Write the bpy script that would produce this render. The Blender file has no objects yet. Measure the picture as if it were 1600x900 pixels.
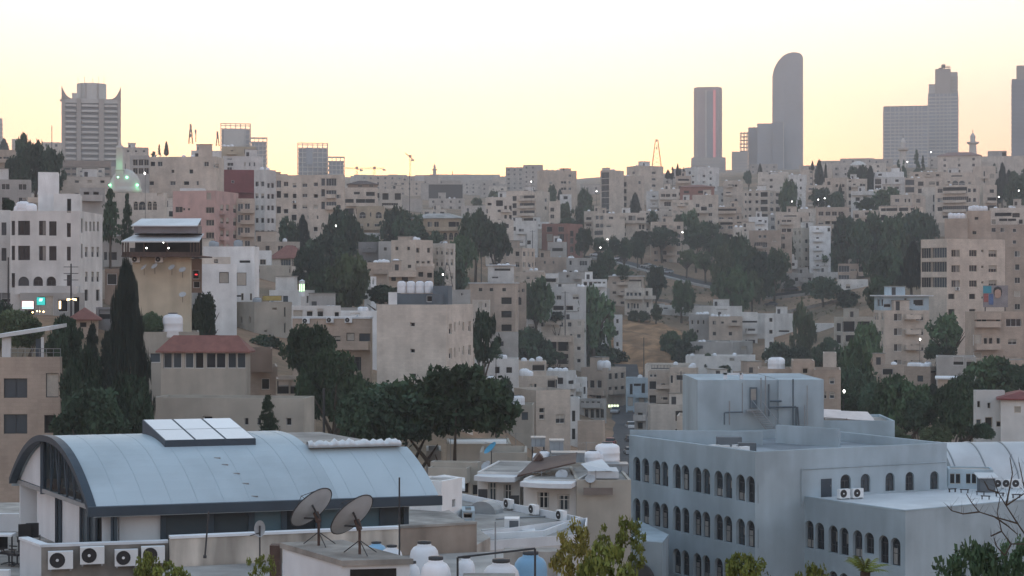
import bpy, math, random
from mathutils import Vector, Matrix
random.seed(7)
R = math.radians
SC = bpy.context.scene
COL = SC.collection
F, CX, HY = 2900.0, 800.0, 450.0          # focal length in pixels of the 1600-wide frame, centre column, eye level row

def P(px, py, D):
    return Vector(((px - CX) / F * D, D, (HY - py) / F * D))

# ------------------------------------------------------------------ materials
MATS = {}
def mat(name, col, rough=.8, noise=.12, scale=.6, stain=0., spec=.3, metal=0., rnd=.10, emit=None, estr=1., streak=0., block=0., leaf=False):
    if name in MATS: return MATS[name]
    m = bpy.data.materials.new(name); m.use_nodes = True
    nt = m.node_tree; N = nt.nodes; L = nt.links
    b = N['Principled BSDF']
    b.inputs['Roughness'].default_value = rough
    b.inputs['Metallic'].default_value = metal
    b.inputs['Specular IOR Level'].default_value = spec
    c4 = (col[0], col[1], col[2], 1)
    if emit:
        b.inputs['Base Color'].default_value = c4
        b.inputs['Emission Color'].default_value = (*emit, 1)
        b.inputs['Emission Strength'].default_value = estr
        m.cycles.emission_sampling = 'NONE'
        MATS[name] = m; return m
    tc = N.new('ShaderNodeTexCoord')
    oi = N.new('ShaderNodeObjectInfo')
    val = N.new('ShaderNodeMath'); val.operation = 'MULTIPLY_ADD'        # random per object brightness
    val.inputs[1].default_value = 2 * rnd; val.inputs[2].default_value = 1 - rnd
    L.new(oi.outputs['Random'], val.inputs[0])
    cur = val.outputs[0]
    def mul(sock):
        nonlocal cur
        x = N.new('ShaderNodeMath'); x.operation = 'MULTIPLY'
        L.new(cur, x.inputs[0]); L.new(sock, x.inputs[1]); cur = x.outputs[0]
    def noisy(sc, amp, stretch=None, detail=4, lo=.35, hi=.65):
        mp = N.new('ShaderNodeMapping'); L.new(tc.outputs['Object'], mp.inputs['Vector'])
        mp.inputs['Scale'].default_value = stretch or (1, 1, 1)
        rl = N.new('ShaderNodeVectorMath'); rl.operation = 'ADD'
        L.new(mp.outputs[0], rl.inputs[0])
        cb = N.new('ShaderNodeCombineXYZ'); mm = N.new('ShaderNodeMath'); mm.operation = 'MULTIPLY'; mm.inputs[1].default_value = 40
        L.new(oi.outputs['Random'], mm.inputs[0]); L.new(mm.outputs[0], cb.inputs[0]); L.new(cb.outputs[0], rl.inputs[1])
        nz = N.new('ShaderNodeTexNoise'); nz.inputs['Scale'].default_value = sc; nz.inputs['Detail'].default_value = detail
        L.new(rl.outputs[0], nz.inputs['Vector'])
        mr = N.new('ShaderNodeMapRange'); mr.inputs['From Min'].default_value = lo; mr.inputs['From Max'].default_value = hi
        mr.inputs['To Min'].default_value = 1 - amp; mr.inputs['To Max'].default_value = 1 + amp * .5
        L.new(nz.outputs['Fac'], mr.inputs['Value'])
        return mr.outputs[0]
    if noise: mul(noisy(scale, noise))
    if streak: mul(noisy(.9, streak, (1, 1, .13), 5, .4, .64))
    if stain: mul(noisy(.22, stain, None, 6, .42, .58))
    if block:
        br = N.new('ShaderNodeTexBrick'); br.inputs['Scale'].default_value = 1
        br.inputs['Color1'].default_value = (1, 1, 1, 1); br.inputs['Color2'].default_value = (1 - block, 1 - block, 1 - block, 1)
        br.inputs['Mortar'].default_value = (1 - block * 1.4,) * 3 + (1,)
        br.inputs['Mortar Size'].default_value = .012; br.inputs['Brick Width'].default_value = .62; br.inputs['Row Height'].default_value = .3
        sx = N.new('ShaderNodeSeparateXYZ'); L.new(tc.outputs['Object'], sx.inputs[0])
        ad = N.new('ShaderNodeMath'); L.new(sx.outputs[0], ad.inputs[0]); L.new(sx.outputs[1], ad.inputs[1])
        cb2 = N.new('ShaderNodeCombineXYZ'); L.new(ad.outputs[0], cb2.inputs[0]); L.new(sx.outputs[2], cb2.inputs[1])
        L.new(cb2.outputs[0], br.inputs['Vector']); mul(br.outputs['Color'])
    mx = N.new('ShaderNodeVectorMath'); mx.operation = 'SCALE'; mx.inputs[0].default_value = col
    L.new(cur, mx.inputs['Scale']); L.new(mx.outputs[0], b.inputs['Base Color'])
    if leaf:
        b.inputs['Subsurface Weight'].default_value = 0
    MATS[name] = m
    return m

WALLC = {
 'cream': (.60, .525, .445), 'beige': (.55, .465, .385), 'tan': (.47, .385, .315), 'pale': (.63, .575, .505), 'white': (.66, .655, .63),
 'grey': (.41, .40, .38), 'dkgrey': (.22, .22, .22), 'pink': (.54, .37, .335), 'red': (.30, .155, .125), 'brown': (.27, .20, .155),
 'sand': (.49, .40, .295), 'blue': (.42, .52, .575), 'dirty': (.42, .39, .335), 'slate': (.14, .165, .185), 'maroon': (.20, .06, .065),
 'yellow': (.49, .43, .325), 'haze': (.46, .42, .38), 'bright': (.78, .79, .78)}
def wallm(c):
    blk = .10 if c in ('cream', 'beige', 'tan', 'sand', 'pale') else 0
    return mat('wall_' + c, WALLC[c], .85, .08, .5, .10, .2, streak=.07, block=blk)
mat('roof_screed', (.36, .345, .32), .9, .2, .8, .25)
mat('concrete', (.33, .31, .28), .9, .2, 1.2, .25, streak=.2)
mat('white_paint', (.64, .67, .69), .6, .06, .8, .05, streak=.06)
mat('glass_dark', (.020, .026, .032), .2, 0, spec=.3, rnd=.3)
mat('glass_mid', (.055, .072, .085), .2, 0, spec=.3, rnd=.3)
mat('pane_blue', (.10, .165, .20), .25, .1, .6, spec=.3)
mat('curtain', (.26, .25, .23), .4, .1, 3, rnd=.3)
mat('shutter', (.40, .37, .32), .7, .1, 3, rnd=.2)
mat('dark_void', (.02, .018, .017), .9, 0)
mat('alu_white', (.62, .62, .60), .5, 0)
mat('alu_dark', (.05, .055, .06), .5, 0)
mat('stone_trim', (.52, .46, .37), .85, .1, 2)
mat('tank_white', (.78, .80, .82), .45, .08, 1.2, rnd=.08)
mat('tank_grey', (.30, .34, .37), .55, .12, 1.2)
mat('tank_blue', (.22, .42, .60), .45, .08, 1.2)
mat('tank_lid', (.05, .055, .06), .6, 0)
mat('steel_dark', (.045, .047, .05), .5, .1, 2)
mat('steel_grey', (.28, .30, .31), .45, .12, 2, metal=.3)
mat('rust', (.095, .062, .05), .8, .25, 4)
mat('red_tile', (.235, .105, .085), .8, .15, 1.5, .1)
mat('brown_tin', (.10, .065, .055), .7, .2, 1, .2)
mat('bark', (.07, .055, .042), .9, .25, 3)
mat('asphalt', (.075, .075, .078), .9, .15, .4, .15)
mat('kerbstone', (.36, .35, .33), .9, .12, 1)
mat('line_paint', (.7, .7, .66), .7, .1, 2)
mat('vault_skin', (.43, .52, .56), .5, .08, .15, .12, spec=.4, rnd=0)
mat('navy_trim', (.045, .065, .085), .5, .1, 1)
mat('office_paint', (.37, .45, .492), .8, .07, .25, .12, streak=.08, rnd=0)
mat('canvas_white', (.62, .65, .66), .6, .07, .5, .08)
mat('skylight_glass', (.74, .76, .76), .12, .03, .5, spec=.5)
mat('leaf_dark', (.046, .080, .048), .75, .5, .5, spec=.15, rnd=.3)
mat('leaf_mid', (.062, .106, .054), .75, .5, .5, spec=.15, rnd=.3)
mat('leaf_olive', (.085, .115, .060), .75, .45, .6, spec=.15, rnd=.2)
mat('leaf_cypress', (.030, .042, .034), .85, .4, .9, spec=.1, rnd=.1)
mat('leaf_fresh', (.16, .19, .045), .65, .4, 2.5, spec=.2, rnd=.15)
mat('leaf_yellow', (.24, .22, .06), .65, .4, 2.5, spec=.2, rnd=.15)
mat('dry_soil', (.30, .21, .135), .95, .25, .12, .25)
mat('rubber', (.02, .02, .02), .9, 0)
mat('fan_black', (.03, .03, .032), .6, 0)
mat('ac_white', (.70, .72, .72), .5, .05, 2)
mat('dish_grey', (.42, .44, .45), .5, .12, 1.5)
mat('tarp_grey', (.24, .27, .29), .7, .2, 1)
mat('lamp_white', (1, 1, 1), emit=(1, .97, .9), estr=6)
mat('lamp_warm', (1, .8, .5), emit=(1, .68, .3), estr=4)
mat('lamp_green', (.3, 1, .5), emit=(.25, 1, .5), estr=2.2)
mat('sign_teal', (.05, .4, .38), emit=(.02, .30, .27), estr=.8)
mat('sign_white', (.9, .6, .6), emit=(1, .62, .62), estr=.8)
mat('sign_red', (.7, .05, .05), emit=(.8, .05, .06), estr=.6)
mat('shop_glow', (.8, .9, .7), emit=(.75, .85, .55), estr=.8)
mat('cloth_red', (.45, .03, .03), .8, .1, 2)
mat('teal_paint', (.04, .30, .40), .5, .1, 1)
mat('orange_steel', (.42, .17, .06), .6, .1, 1)

# ------------------------------------------------------------------ mesh building
class MB:
    def __init__(s): s.v = []; s.f = []; s.m = []; s.sm = False
    def add(s, vs, fs, m=0):
        n = len(s.v); s.v += [tuple(p) for p in vs]
        for f in fs: s.f.append(tuple(i + n for i in f)); s.m.append(m)
        return s
    def quad(s, a, b, c, d, m=0): return s.add([a, b, c, d], [(0, 1, 2, 3)], m)
    def box(s, x0, y0, z0, x1, y1, z1, m=0):
        v = [(x0, y0, z0), (x1, y0, z0), (x1, y1, z0), (x0, y1, z0), (x0, y0, z1), (x1, y0, z1), (x1, y1, z1), (x0, y1, z1)]
        return s.add(v, [(3, 2, 1, 0), (4, 5, 6, 7), (0, 1, 5, 4), (1, 2, 6, 5), (2, 3, 7, 6), (3, 0, 4, 7)], m)
    def prism(s, poly, z0, z1, m=0, mt=None):
        n = len(poly)
        v = [(p[0], p[1], z0) for p in poly] + [(p[0], p[1], z1) for p in poly]
        s.add(v, [(i, (i + 1) % n, (i + 1) % n + n, i + n) for i in range(n)] + [tuple(range(n - 1, -1, -1))], m)
        return s.add(v[n:], [tuple(range(n))], m if mt is None else mt)
    def bar(s, a, b, r, n=6, m=0, r2=None, cap=True):
        a, b = Vector(a), Vector(b); d = (b - a)
        if d.length < 1e-6: return s
        d.normalize(); u = d.orthogonal().normalized(); w = d.cross(u); r2 = r if r2 is None else r2
        v = []
        for k in range(n):
            t = 2 * math.pi * k / n; o = u * math.cos(t) + w * math.sin(t)
            v += [a + o * r, b + o * r2]
        fs = [(2 * k, 2 * ((k + 1) % n), 2 * ((k + 1) % n) + 1, 2 * k + 1) for k in range(n)]
        if cap: fs += [tuple(2 * k for k in range(n - 1, -1, -1)), tuple(2 * k + 1 for k in range(n))]
        return s.add(v, fs, m)
    def lathe(s, prof, n=16, c=(0, 0, 0), m=0):
        v = []; k = len(prof)
        for i in range(n):
            t = 2 * math.pi * i / n
            v += [(c[0] + r * math.cos(t), c[1] + r * math.sin(t), c[2] + z) for r, z in prof]
        fs = [(i * k + j, ((i + 1) % n) * k + j, ((i + 1) % n) * k + j + 1, i * k + j + 1) for i in range(n) for j in range(k - 1)]
        return s.add(v, fs, m)
    def build(s, name, mats, parent=None, smooth=False, loc=None, rz=0):
        me = bpy.data.meshes.new(name)
        me.from_pydata(s.v, [], s.f)
        if not isinstance(mats, (list, tuple)): mats = [mats]
        for m in mats: me.materials.append(MATS[m] if isinstance(m, str) else m)
        if len(mats) > 1: me.polygons.foreach_set('material_index', s.m)
        if smooth: me.polygons.foreach_set('use_smooth', [True] * len(s.f))
        return link(name, me, parent, loc, rz)

def link(name, me, parent=None, loc=None, rz=0):
    o = bpy.data.objects.new(name, me); COL.objects.link(o)
    if parent is not None: o.parent = parent
    if loc is not None: o.location = loc
    if rz: o.rotation_euler = (0, 0, rz)
    return o
def tag(o, label=None, cat=None, group=None, kind=None):
    if label: o['label'] = label
    if cat: o['category'] = cat
    if group: o['group'] = group
    if kind: o['kind'] = kind
    return o
def thing(name, loc, label, cat, rz=0, group=None, scale=None):
    o = link(name, None, None, loc, rz)
    o.empty_display_size = .1
    if scale: o.scale = scale
    return tag(o, label, cat, group)
def copy_tree(o, parent=None):
    c = o.copy(); COL.objects.link(c)
    if parent is not None: c.parent = parent
    for ch in list(o.children): copy_tree(ch, c)
    return c
SINGLE = set()
def dup(protoset, key, make, loc, rz, label, group=None, scale=None):
    """first use builds the thing, later uses copy it with its parts"""
    if key not in protoset:
        o = protoset[key] = make(label)
    else:
        o = copy_tree(protoset[key])
    o.location = loc; o.rotation_euler = (0, 0, rz); o['label'] = label
    if scale: o.scale = scale
    if group: o['group'] = group
    elif 'group' in o: del o['group']
    return o

# ------------------------------------------------------------------ terrain: height as a function of place
DK = [30, 60, 100, 150, 230, 300, 380, 460, 560, 660, 800, 950, 1200, 1800, 2600, 4500]
ZN = [-21, -24, -26, -26]
PYT = {   # ground row by distance (from 230 m on) for a set of columns
 -300: [480, 440, 385, 345, 325, 312, 300, 288, 272, 270, 266, 262],
 100: [500, 455, 385, 345, 325, 312, 300, 288, 270, 270, 266, 262],
 300: [560, 490, 425, 375, 340, 322, 304, 292, 276, 272, 267, 262],
 500: [615, 530, 465, 420, 372, 348, 328, 312, 298, 288, 279, 272],
 700: [660, 590, 525, 465, 412, 375, 348, 331, 312, 294, 280, 274],
 850: [760, 710, 655, 580, 480, 415, 372, 338, 316, 301, 286, 278],
 980: [803, 745, 690, 645, 502, 425, 365, 312, 290, 282, 276, 270],
 1200: [803, 745, 690, 612, 512, 442, 372, 312, 272, 268, 264, 260],
 1400: [803, 720, 600, 510, 455, 412, 345, 298, 264, 262, 260, 258],
 1600: [750, 650, 560, 492, 442, 395, 332, 284, 260, 258, 258, 256],
 2100: [720, 620, 540, 480, 435, 390, 330, 284, 260, 258, 258, 256]}
CK = sorted(PYT)
ZT = [ZN + [(HY - py) / F * d for py, d in zip(PYT[c], DK[4:])] for c in CK]
def _seg(ks, v):
    if v <= ks[0]: return 0, 0.
    if v >= ks[-1]: return len(ks) - 2, 1.
    for i in range(len(ks) - 1):
        if v <= ks[i + 1]: return i, (v - ks[i]) / (ks[i + 1] - ks[i])
def gz(x, y):
    D = max(y, 30.)
    i, a = _seg(CK, CX + x / D * F); j, b = _seg(DK, D)
    return (ZT[i][j] * (1 - a) + ZT[i + 1][j] * a) * (1 - b) + (ZT[i][j + 1] * (1 - a) + ZT[i + 1][j + 1] * a) * b
def gpx(px, D): return gz((px - CX) / F * D, D)

def build_ground():
    ys = [-300, -120, -40, 0, 15, 30]
    while ys[-1] < 3080: ys.append(ys[-1] * 1.022 + .3)
    n = 300; vs = []
    for y in ys:
        w = .62 * abs(y) + 130
        for k in range(n + 1):
            t = 2 * k / n - 1
            x = t * w
            vs.append((x, y, gz(x, y) + (math.sin(x * .21 + y * .13) + math.sin(x * .37 - y * .29)) * .12 * min(1, max(0, (y - 200) / 100))))
    fs = [(r * (n + 1) + k, r * (n + 1) + k + 1, (r + 1) * (n + 1) + k + 1, (r + 1) * (n + 1) + k) for r in range(len(ys) - 1) for k in range(n)]
    m = bpy.data.materials.new('hillside_ground'); m.use_nodes = True
    nt = m.node_tree; N = nt.nodes; L = nt.links; b = N['Principled BSDF']; b.inputs['Roughness'].default_value = .95
    b.inputs['Specular IOR Level'].default_value = .1
    g = N.new('ShaderNodeNewGeometry')
    def nz(s, d=6):
        x = N.new('ShaderNodeTexNoise'); x.inputs['Scale'].default_value = s; x.inputs['Detail'].default_value = d
        L.new(g.outputs['Position'], x.inputs['Vector']); return x
    r1 = N.new('ShaderNodeValToRGB'); e = r1.color_ramp.elements
    e[0].position = .38; e[0].color = (.18, .14, .095, 1); e[1].position = .62; e[1].color = (.36, .235, .155, 1)
    x = e.new(.5); x.color = (.27, .19, .125, 1)
    L.new(nz(.045).outputs['Fac'], r1.inputs['Fac'])
    r2 = N.new('ShaderNodeValToRGB'); r2.color_ramp.elements[0].position = .3; r2.color_ramp.elements[0].color = (.7, .7, .7, 1); r2.color_ramp.elements[1].position = .7
    L.new(nz(.9, 8).outputs['Fac'], r2.inputs['Fac'])
    mm = N.new('ShaderNodeMix'); mm.data_type = 'RGBA'; mm.blend_type = 'MULTIPLY'; mm.inputs['Factor'].default_value = 1
    L.new(r1.outputs[0], mm.inputs[6]); L.new(r2.outputs[0], mm.inputs[7]); L.new(mm.outputs[2], b.inputs['Base Color'])
    mb = MB(); mb.add(vs, fs)
    o = mb.build('ground', m, smooth=True); tag(o, kind='structure')

# ------------------------------------------------------------------ windows
WCACHE = {}
def window_mesh(w, h, kind, fr, var=0):
    w = round(w, 1) or .1; h = round(h, 1) or .1
    key = (w, h, kind, fr, var)
    if key in WCACHE: return WCACHE[key]
    mb = MB(); t = min(.07, w * .1)
    if kind == 'arch':
        r = w / 2; pts = [(-r, 0), (r, 0)] + [(r * math.cos(a), h - r + r * math.sin(a)) for a in [math.pi * k / 10 for k in range(11)]]
        ins = [((x) * (1 - 2 * t / w), z if z <= 0 else (z - h / 2) * (1 - t / h * 2) + h / 2) for x, z in pts]
        n = len(pts)
        mb.add([(x, 0, z) for x, z in ins], [tuple(range(n))], 1)
        mb.add([(x, -.03, z) for x, z in pts] + [(x, -.03, z) for x, z in ins], [(i, (i + 1) % n, (i + 1) % n + n, i + n) for i in range(n)], 0)
        mb.box(-.03, -.05, 0, .03, -.003, h - r, 0); mb.box(-r + t, -.045, h - r - .03, r - t, -.004, h - r + .03, 0)
        mb.box(-r + t, -.045, h * (.34, .26, .42)[var % 3], r - t, -.004, h * (.34, .26, .42)[var % 3] + .05, 0)
        if var == 3: mb.box(-r + t * 1.2, -.028, t, r - t * 1.2, -.005, h * .3, 2)
        if var == 4: mb.box(.04, -.028, h * .4, r - t * 1.2, -.005, h - r, 2)
        if var == 5: mb.box(-r + t * 1.2, -.028, t, -.04, -.005, h * .62, 2)
    else:
        mb.box(-w / 2, -.04, 0, w / 2, 0, t, 0); mb.box(-w / 2, -.04, h - t, w / 2, 0, h, 0)
        mb.box(-w / 2, -.04, t, -w / 2 + t, 0, h - t, 0); mb.box(w / 2 - t, -.04, t, w / 2, 0, h - t, 0)
        if kind in ('w', 'c', 'h') and w > .8:
            n = max(1, round(w / .8)) - 1
            for k in range(n):
                x = -w / 2 + (k + 1) * w / (n + 1); mb.box(x - t * .4, -.035, t, x + t * .4, 0, h - t, 0)
        if kind == 'x':
            for k in range(3):
                x = -w / 2 + (k + .5) * w / 3; mb.box(x - .03, -.035, t, x + .03, 0, h - t, 0)
            mb.box(-w / 2 + t, -.034, h * .66, w / 2 - t, 0, h * .66 + .05, 0)
        mb.quad((-w / 2, .02, 0), (w / 2, .02, 0), (w / 2, .02, h), (-w / 2, .02, h), 1)
        if kind == 'h':        # half lowered roller shutter
            mb.box(-w / 2 + t, -.02, h * .5, w / 2 - t, .015, h - t, 2)
        if kind == 'c':
            mb.box(0, -.01, t, w / 2 - t, .015, h - t, 2)
        if kind == 's':
            mb.box(-w / 2 + t, -.02, t, w / 2 - t, .015, h - t, 2)
    me = bpy.data.meshes.new('window'); me.from_pydata(mb.v, [], mb.f)
    for x in ({'w': 'alu_white', 'd': 'alu_dark', 't': 'stone_trim'}[fr], 'dark_void' if kind == 'o' else random.choice(['glass_dark', 'glass_dark', 'glass_mid']), {'c': 'curtain', 'arch': 'curtain'}.get(kind, 'shutter')):
        me.materials.append(MATS[x])
    me.polygons.foreach_set('material_index', mb.m)
    WCACHE[key] = me
    return me

def facade(mb, O, U, length, z0, z1, holes, Nn, m=0):
    """wall panel with real openings; holes = (s0, s1, za, zb, arch, depth). O origin (x,y), U along, Nn inward"""
    def pt(s, z, d=0): return (O[0] + U[0] * s + Nn[0] * d, O[1] + U[1] * s + Nn[1] * d, z)
    hs = []
    for h in holes:
        s0, s1, za, zb = max(h[0], .05), min(h[1], length - .05), max(h[2], z0 + .02), min(h[3], z1 - .02)
        if s1 - s0 > .1 and zb - za > .1: hs.append((s0, s1, za, zb, h[4], h[5]))
    zs = sorted({z0, z1} | {z for h in hs for z in h[2:4]})
    for za, zb in zip(zs, zs[1:]):
        if zb - za < 1e-5: continue
        mid = (za + zb) / 2
        act = sorted((h[0], h[1]) for h in hs if h[2] < mid < h[3])
        s = 0.
        for a, b in act:
            if a > s: mb.quad(pt(s, za), pt(a, za), pt(a, zb), pt(s, zb), m)
            s = max(s, b)
        if s < length: mb.quad(pt(s, za), pt(length, za), pt(length, zb), pt(s, zb), m)
    for s0, s1, za, zb, arch, d in hs:
        if not arch:
            c = [(s0, za), (s1, za), (s1, zb), (s0, zb)]
        else:
            r = (s1 - s0) / 2; cx = (s0 + s1) / 2; zc = zb - r
            arc = [(cx + r * math.cos(t), zc + r * math.sin(t)) for t in [math.pi * k / 10 for k in range(11)]]
            c = [(s0, za), (s1, za)] + arc
            mb.add([pt(s1, zb)] + [pt(*q) for q in arc[:6]], [(0, i + 2, i + 1) for i in range(5)], m)
            mb.add([pt(s0, zb)] + [pt(*q) for q in arc[5:]], [(0, i + 2, i + 1) for i in range(5)], m)
        n = len(c)
        for i in range(n):
            a, b = c[i], c[(i + 1) % n]
            if abs(a[0] - b[0]) + abs(a[1] - b[1]) < 1e-6: continue
            mb.quad(pt(*a), pt(*b), pt(*b, d), pt(*a, d), m)

# ------------------------------------------------------------------ houses
TS = dict(ox=0, oy=0, k=4.)
def tile(ox, oy, k=4.): TS.update(ox=ox, oy=oy, k=k)
def tx(x): return TS['ox'] + x / TS['k']
def ty(y): return TS['oy'] + y / TS['k']
HOUSES = []
PROTO = {}

def make_tank(kind):
    def mk(label):
        t = thing('water_tank', (0, 0, 0), label, 'water tank')
        mb = MB(); mb.lathe([(0, 0), (.56, 0), (.58, .1), (.56, .35), (.58, .4), (.56, .45), (.56, .75), (.58, .8), (.56, .85), (.56, 1.08), (.52, 1.19), (.42, 1.27), (.27, 1.31), (.26, 1.36), (0, 1.36)], 14)
        mb.build('tank_body', {'w': 'tank_white', 'g': 'tank_grey', 'b': 'tank_blue'}[kind], t, True)
        mb = MB(); mb.lathe([(.25, 1.345), (.27, 1.35), (.27, 1.40), (0, 1.41)], 12); mb.build('lid', 'tank_lid', t, True)
        return t
    return mk
def make_far_tank(label):
    mb = MB(); mb.lathe([(0, 0), (.58, 0), (.58, 1.0), (.45, 1.2), (.22, 1.3), (0, 1.36)], 10)
    return tag(mb.build('water_tank', 'tank_white', None, True), label, 'water tank')
NT = [0]
def tank(loc, label, group, kind='w', s=1.):
    D = loc[1]; NT[0] += 1
    if D > 330: return dup(PROTO, 'tank_far', make_far_tank, loc, random.random() * 6, label, group, (s, s, s * random.uniform(.85, 1.1)))
    return dup(PROTO, 'tank_' + kind, make_tank(kind), loc, random.random() * 6, label, group, (s, s, s))

def make_dish(label):
    t = thing('satellite_dish', (0, 0, 0), label, 'satellite dish')
    mb = MB(); mb.bar((0, 0, 0), (0, 0, .75), .03, 5); mb.build('mast', 'steel_dark', t)
    mb = MB(); n = Vector((-.55, -.45, .7)).normalized(); u = n.orthogonal().normalized(); w = n.cross(u); c = Vector((0, 0, .85)); k = 12
    pr = [(0, 0), (.22, .03), (.42, .12)]
    v = [c + u * (r * math.cos(2 * math.pi * i / k)) + w * (r * math.sin(2 * math.pi * i / k)) + n * h for i in range(k) for r, h in pr]
    mb.add(v, [(i * 3 + j, ((i + 1) % k) * 3 + j, ((i + 1) % k) * 3 + j + 1, i * 3 + j + 1) for i in range(k) for j in range(2)])
    mb.build('reflector', 'dish_grey', t, True)
    mb = MB(); mb.bar(c + u * .3 + n * .1, c + n * .5, .015, 4); mb.build('feed_arm', 'steel_dark', t)
    return t

def make_ac(label):
    t = thing('air_conditioner', (0, 0, 0), label, 'air conditioner')
    mb = MB(); mb.box(-.46, -.17, 0, .46, .17, .66); mb.build('casing', 'ac_white', t)
    mb = MB(); mb.lathe([(0, 0), (.25, 0), (.27, .03), (.29, 0)], 18)
    mb.v = [(x - .12, -.175 - z, y + .34) for x, y, z in mb.v]; mb.build('fan_grille', 'fan_black', t)
    mb = MB(); mb.lathe([(0, 0), (.06, 0), (.05, .03), (0, .03)], 10); mb.v = [(x - .12, -.19 - z, y + .34) for x, y, z in mb.v]; mb.build('fan_hub', 'ac_white', t)
    mb = MB(); mb.box(-.4, -.15, -.08, -.34, .25, 0); mb.build('bracket', 'steel_grey', t)
    mb = MB(); mb.box(.34, -.15, -.08, .4, .25, 0); mb.build('bracket', 'steel_grey', t)
    return t
def ac(loc, rz, label, s=1., group=None):
    return dup(PROTO, 'ac', make_ac, loc, rz, label, group, (s, s, s))

def house(x0, x1, yt, D, label, col='cream', c=None, a=None, W=(), d=None, tanks=(), name='house', cat='house', par=.7, bal=(), sh=(),
          base=None, fr=None, roofm='roof_screed', hip=None, tkind='w', dishes=(), acs=(), lbl2=None, trim=False, slab=0, fill=None):
    """one building. pixel columns in the current tile: silhouette x0..x1, roof line yt, nearest corner column c, distance D of that corner, yaw a (degrees)"""
    X0, X1, YT = tx(x0), tx(x1), ty(yt)
    if name == 'house':
        for word, nm, ct in (('hazy', 'distant_building', 'building'), ('far skyline', 'distant_building', 'building'), ('apartment', 'apartment_block', 'apartment block'), (' block', 'apartment_block', 'building'), ('villa', 'villa', 'villa'), ('mansion', 'villa', 'villa'), ('shed', 'shed', 'shed'), ('skyline', 'ridge_house', 'house')):
            if word in label.split(' of ')[0].split(' above ')[0].split(' below ')[0].split(' under ')[0].split(' left ')[0].split(' right ')[0].split(' on ')[0].split(' at ')[0].split(' behind ')[0].split(' before ')[0].split(' beside ')[0].split(' among ')[0]: name, cat = nm, ct; break
    if c is None:
        XC = X0
        xm = (X0 + X1) / 2
        yaw = -math.atan((xm - CX) / F) + R(random.uniform(-3, 3) if a is None else a)
        r0 = (X0 - CX) / F * D
        O = Vector((r0, D))
        U = Vector((math.cos(yaw), math.sin(yaw))); V = Vector((-math.sin(yaw), math.cos(yaw)))
        q = (X1 - CX) / F; w = (q * O.y - O.x) / (U.x - q * U.y)
        dep = d or max(6, min(12, w * .8))
    else:
        XC = tx(c)
        l, r = XC - X0, X1 - XC
        yaw = math.atan2(l, r) if a is None else R(a)
        yaw = max(R(10), min(R(80), yaw)) - math.atan((XC - CX) / F)
        O = Vector(((XC - CX) / F * D, D))
        U = Vector((math.cos(yaw), math.sin(yaw))); V = Vector((-math.sin(yaw), math.cos(yaw)))
        q = (X1 - CX) / F; w = (q * O.y - O.x) / (U.x - q * U.y)
        q = (X0 - CX) / F; dep = (q * O.y - O.x) / (V.x - q * V.y)
        if w < 0 or w > 90: w = 12
        if dep < 0 or dep > 90: dep = 12
    ztop = (HY - YT) / F * D
    cs = [O, O + U * w, O + U * w + V * dep, O + V * dep]
    zb = min(gz(p.x, p.y) for p in cs) - .6
    if base is not None: zb = (HY - ty(base)) / F * D
    zb = min(zb, ztop - 2.5)
    t = thing(name, (O.x, O.y, zb), label, cat, yaw)
    H = ztop - zb
    frame = fr or random.choice('wwdt')
    holes = {'F': [], 'L': []}; wins = []
    def hit(px, py):
        face = 'L' if (c is not None and px < XC) else 'F'
        q = (px - CX) / F; B = V if face == 'L' else U
        s = (q * O.y - O.x) / (B.x - q * B.y); dd = O.y + B.y * s
        return face, s, (HY - py) / F * dd - zb, dd / F, B
    if W and D > 300 and not fill and 'blank' not in label and 'mosque' not in label:      # storeys go on down the slope below the ones in view
        pit = 9280 / D * TS['k']; low = max(max(e[1]) for e in W); add = []
        for e in W:
            if max(e[1]) > low - pit * .6 and e[2] < 75 and (len(e) < 5 or e[4] not in ('arch',)):
                add.append((e[0], [max(e[1]) + pit * k for k in range(1, 6)], e[2], e[3]) + tuple(e[4:]))
        W = list(W) + add
    else: add = []
    for ent in W:
        xs, ys, ww, hh = ent[:4]; kind = ent[4] if len(ent) > 4 else None
        for y in ys:
            for x in xs:
                face, s, z, k, B = hit(tx(x), ty(y))
                ray = Vector(((tx(x) - CX) / F, 1)).normalized(); cosf = max(.22, abs(ray.x * B.y - ray.y * B.x))
                wm = ww / TS['k'] * k / cosf * (1.12 if D > 300 else 1); hm = hh / TS['k'] * k * (1.12 if D > 300 else 1)
                if z - hm / 2 < .1: continue
                kd = kind or random.choices('wchso', [50, 8, 9, 5, 28])[0]
                holes[face].append((s - wm / 2, s + wm / 2, z - hm / 2, z + hm / 2, kd == 'arch', .22 if D < 500 else .3))
                wins.append((face, s, z - hm / 2, wm, hm, kd))
    if fill:                                     # regular storeys on both faces: (pitch m, spacing m, first row below the roof m)
        pit, spc, first = fill
        for face, ln in (('F', w), ('L', dep if c is not None else 0)):
            n = int((ln - .8) / spc)
            for k in range(n):
                s = (k + .5) * ln / n
                z = H - first
                big = random.random() < .25
                while z > 1.2:
                    wm = 1.9 if big else random.choice([1.1, 1.3, 1.3]); hm = 1.35
                    holes[face].append((s - wm / 2, s + wm / 2, z - hm / 2, z + hm / 2, False, .3))
                    wins.append((face, s, z - hm / 2, wm, hm, random.choices('wchso', [50, 16, 10, 8, 16])[0])); z -= pit
    mb = MB()
    facade(mb, (0, 0), (1, 0), w, 0, H, holes['F'], (0, 1))
    facade(mb, (0, 0), (0, 1), dep, 0, H, holes['L'], (1, 0))
    mb.quad((w, 0, 0), (w, dep, 0), (w, dep, H), (w, 0, H)); mb.quad((w, dep, 0), (0, dep, 0), (0, dep, H), (w, dep, H))
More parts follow.
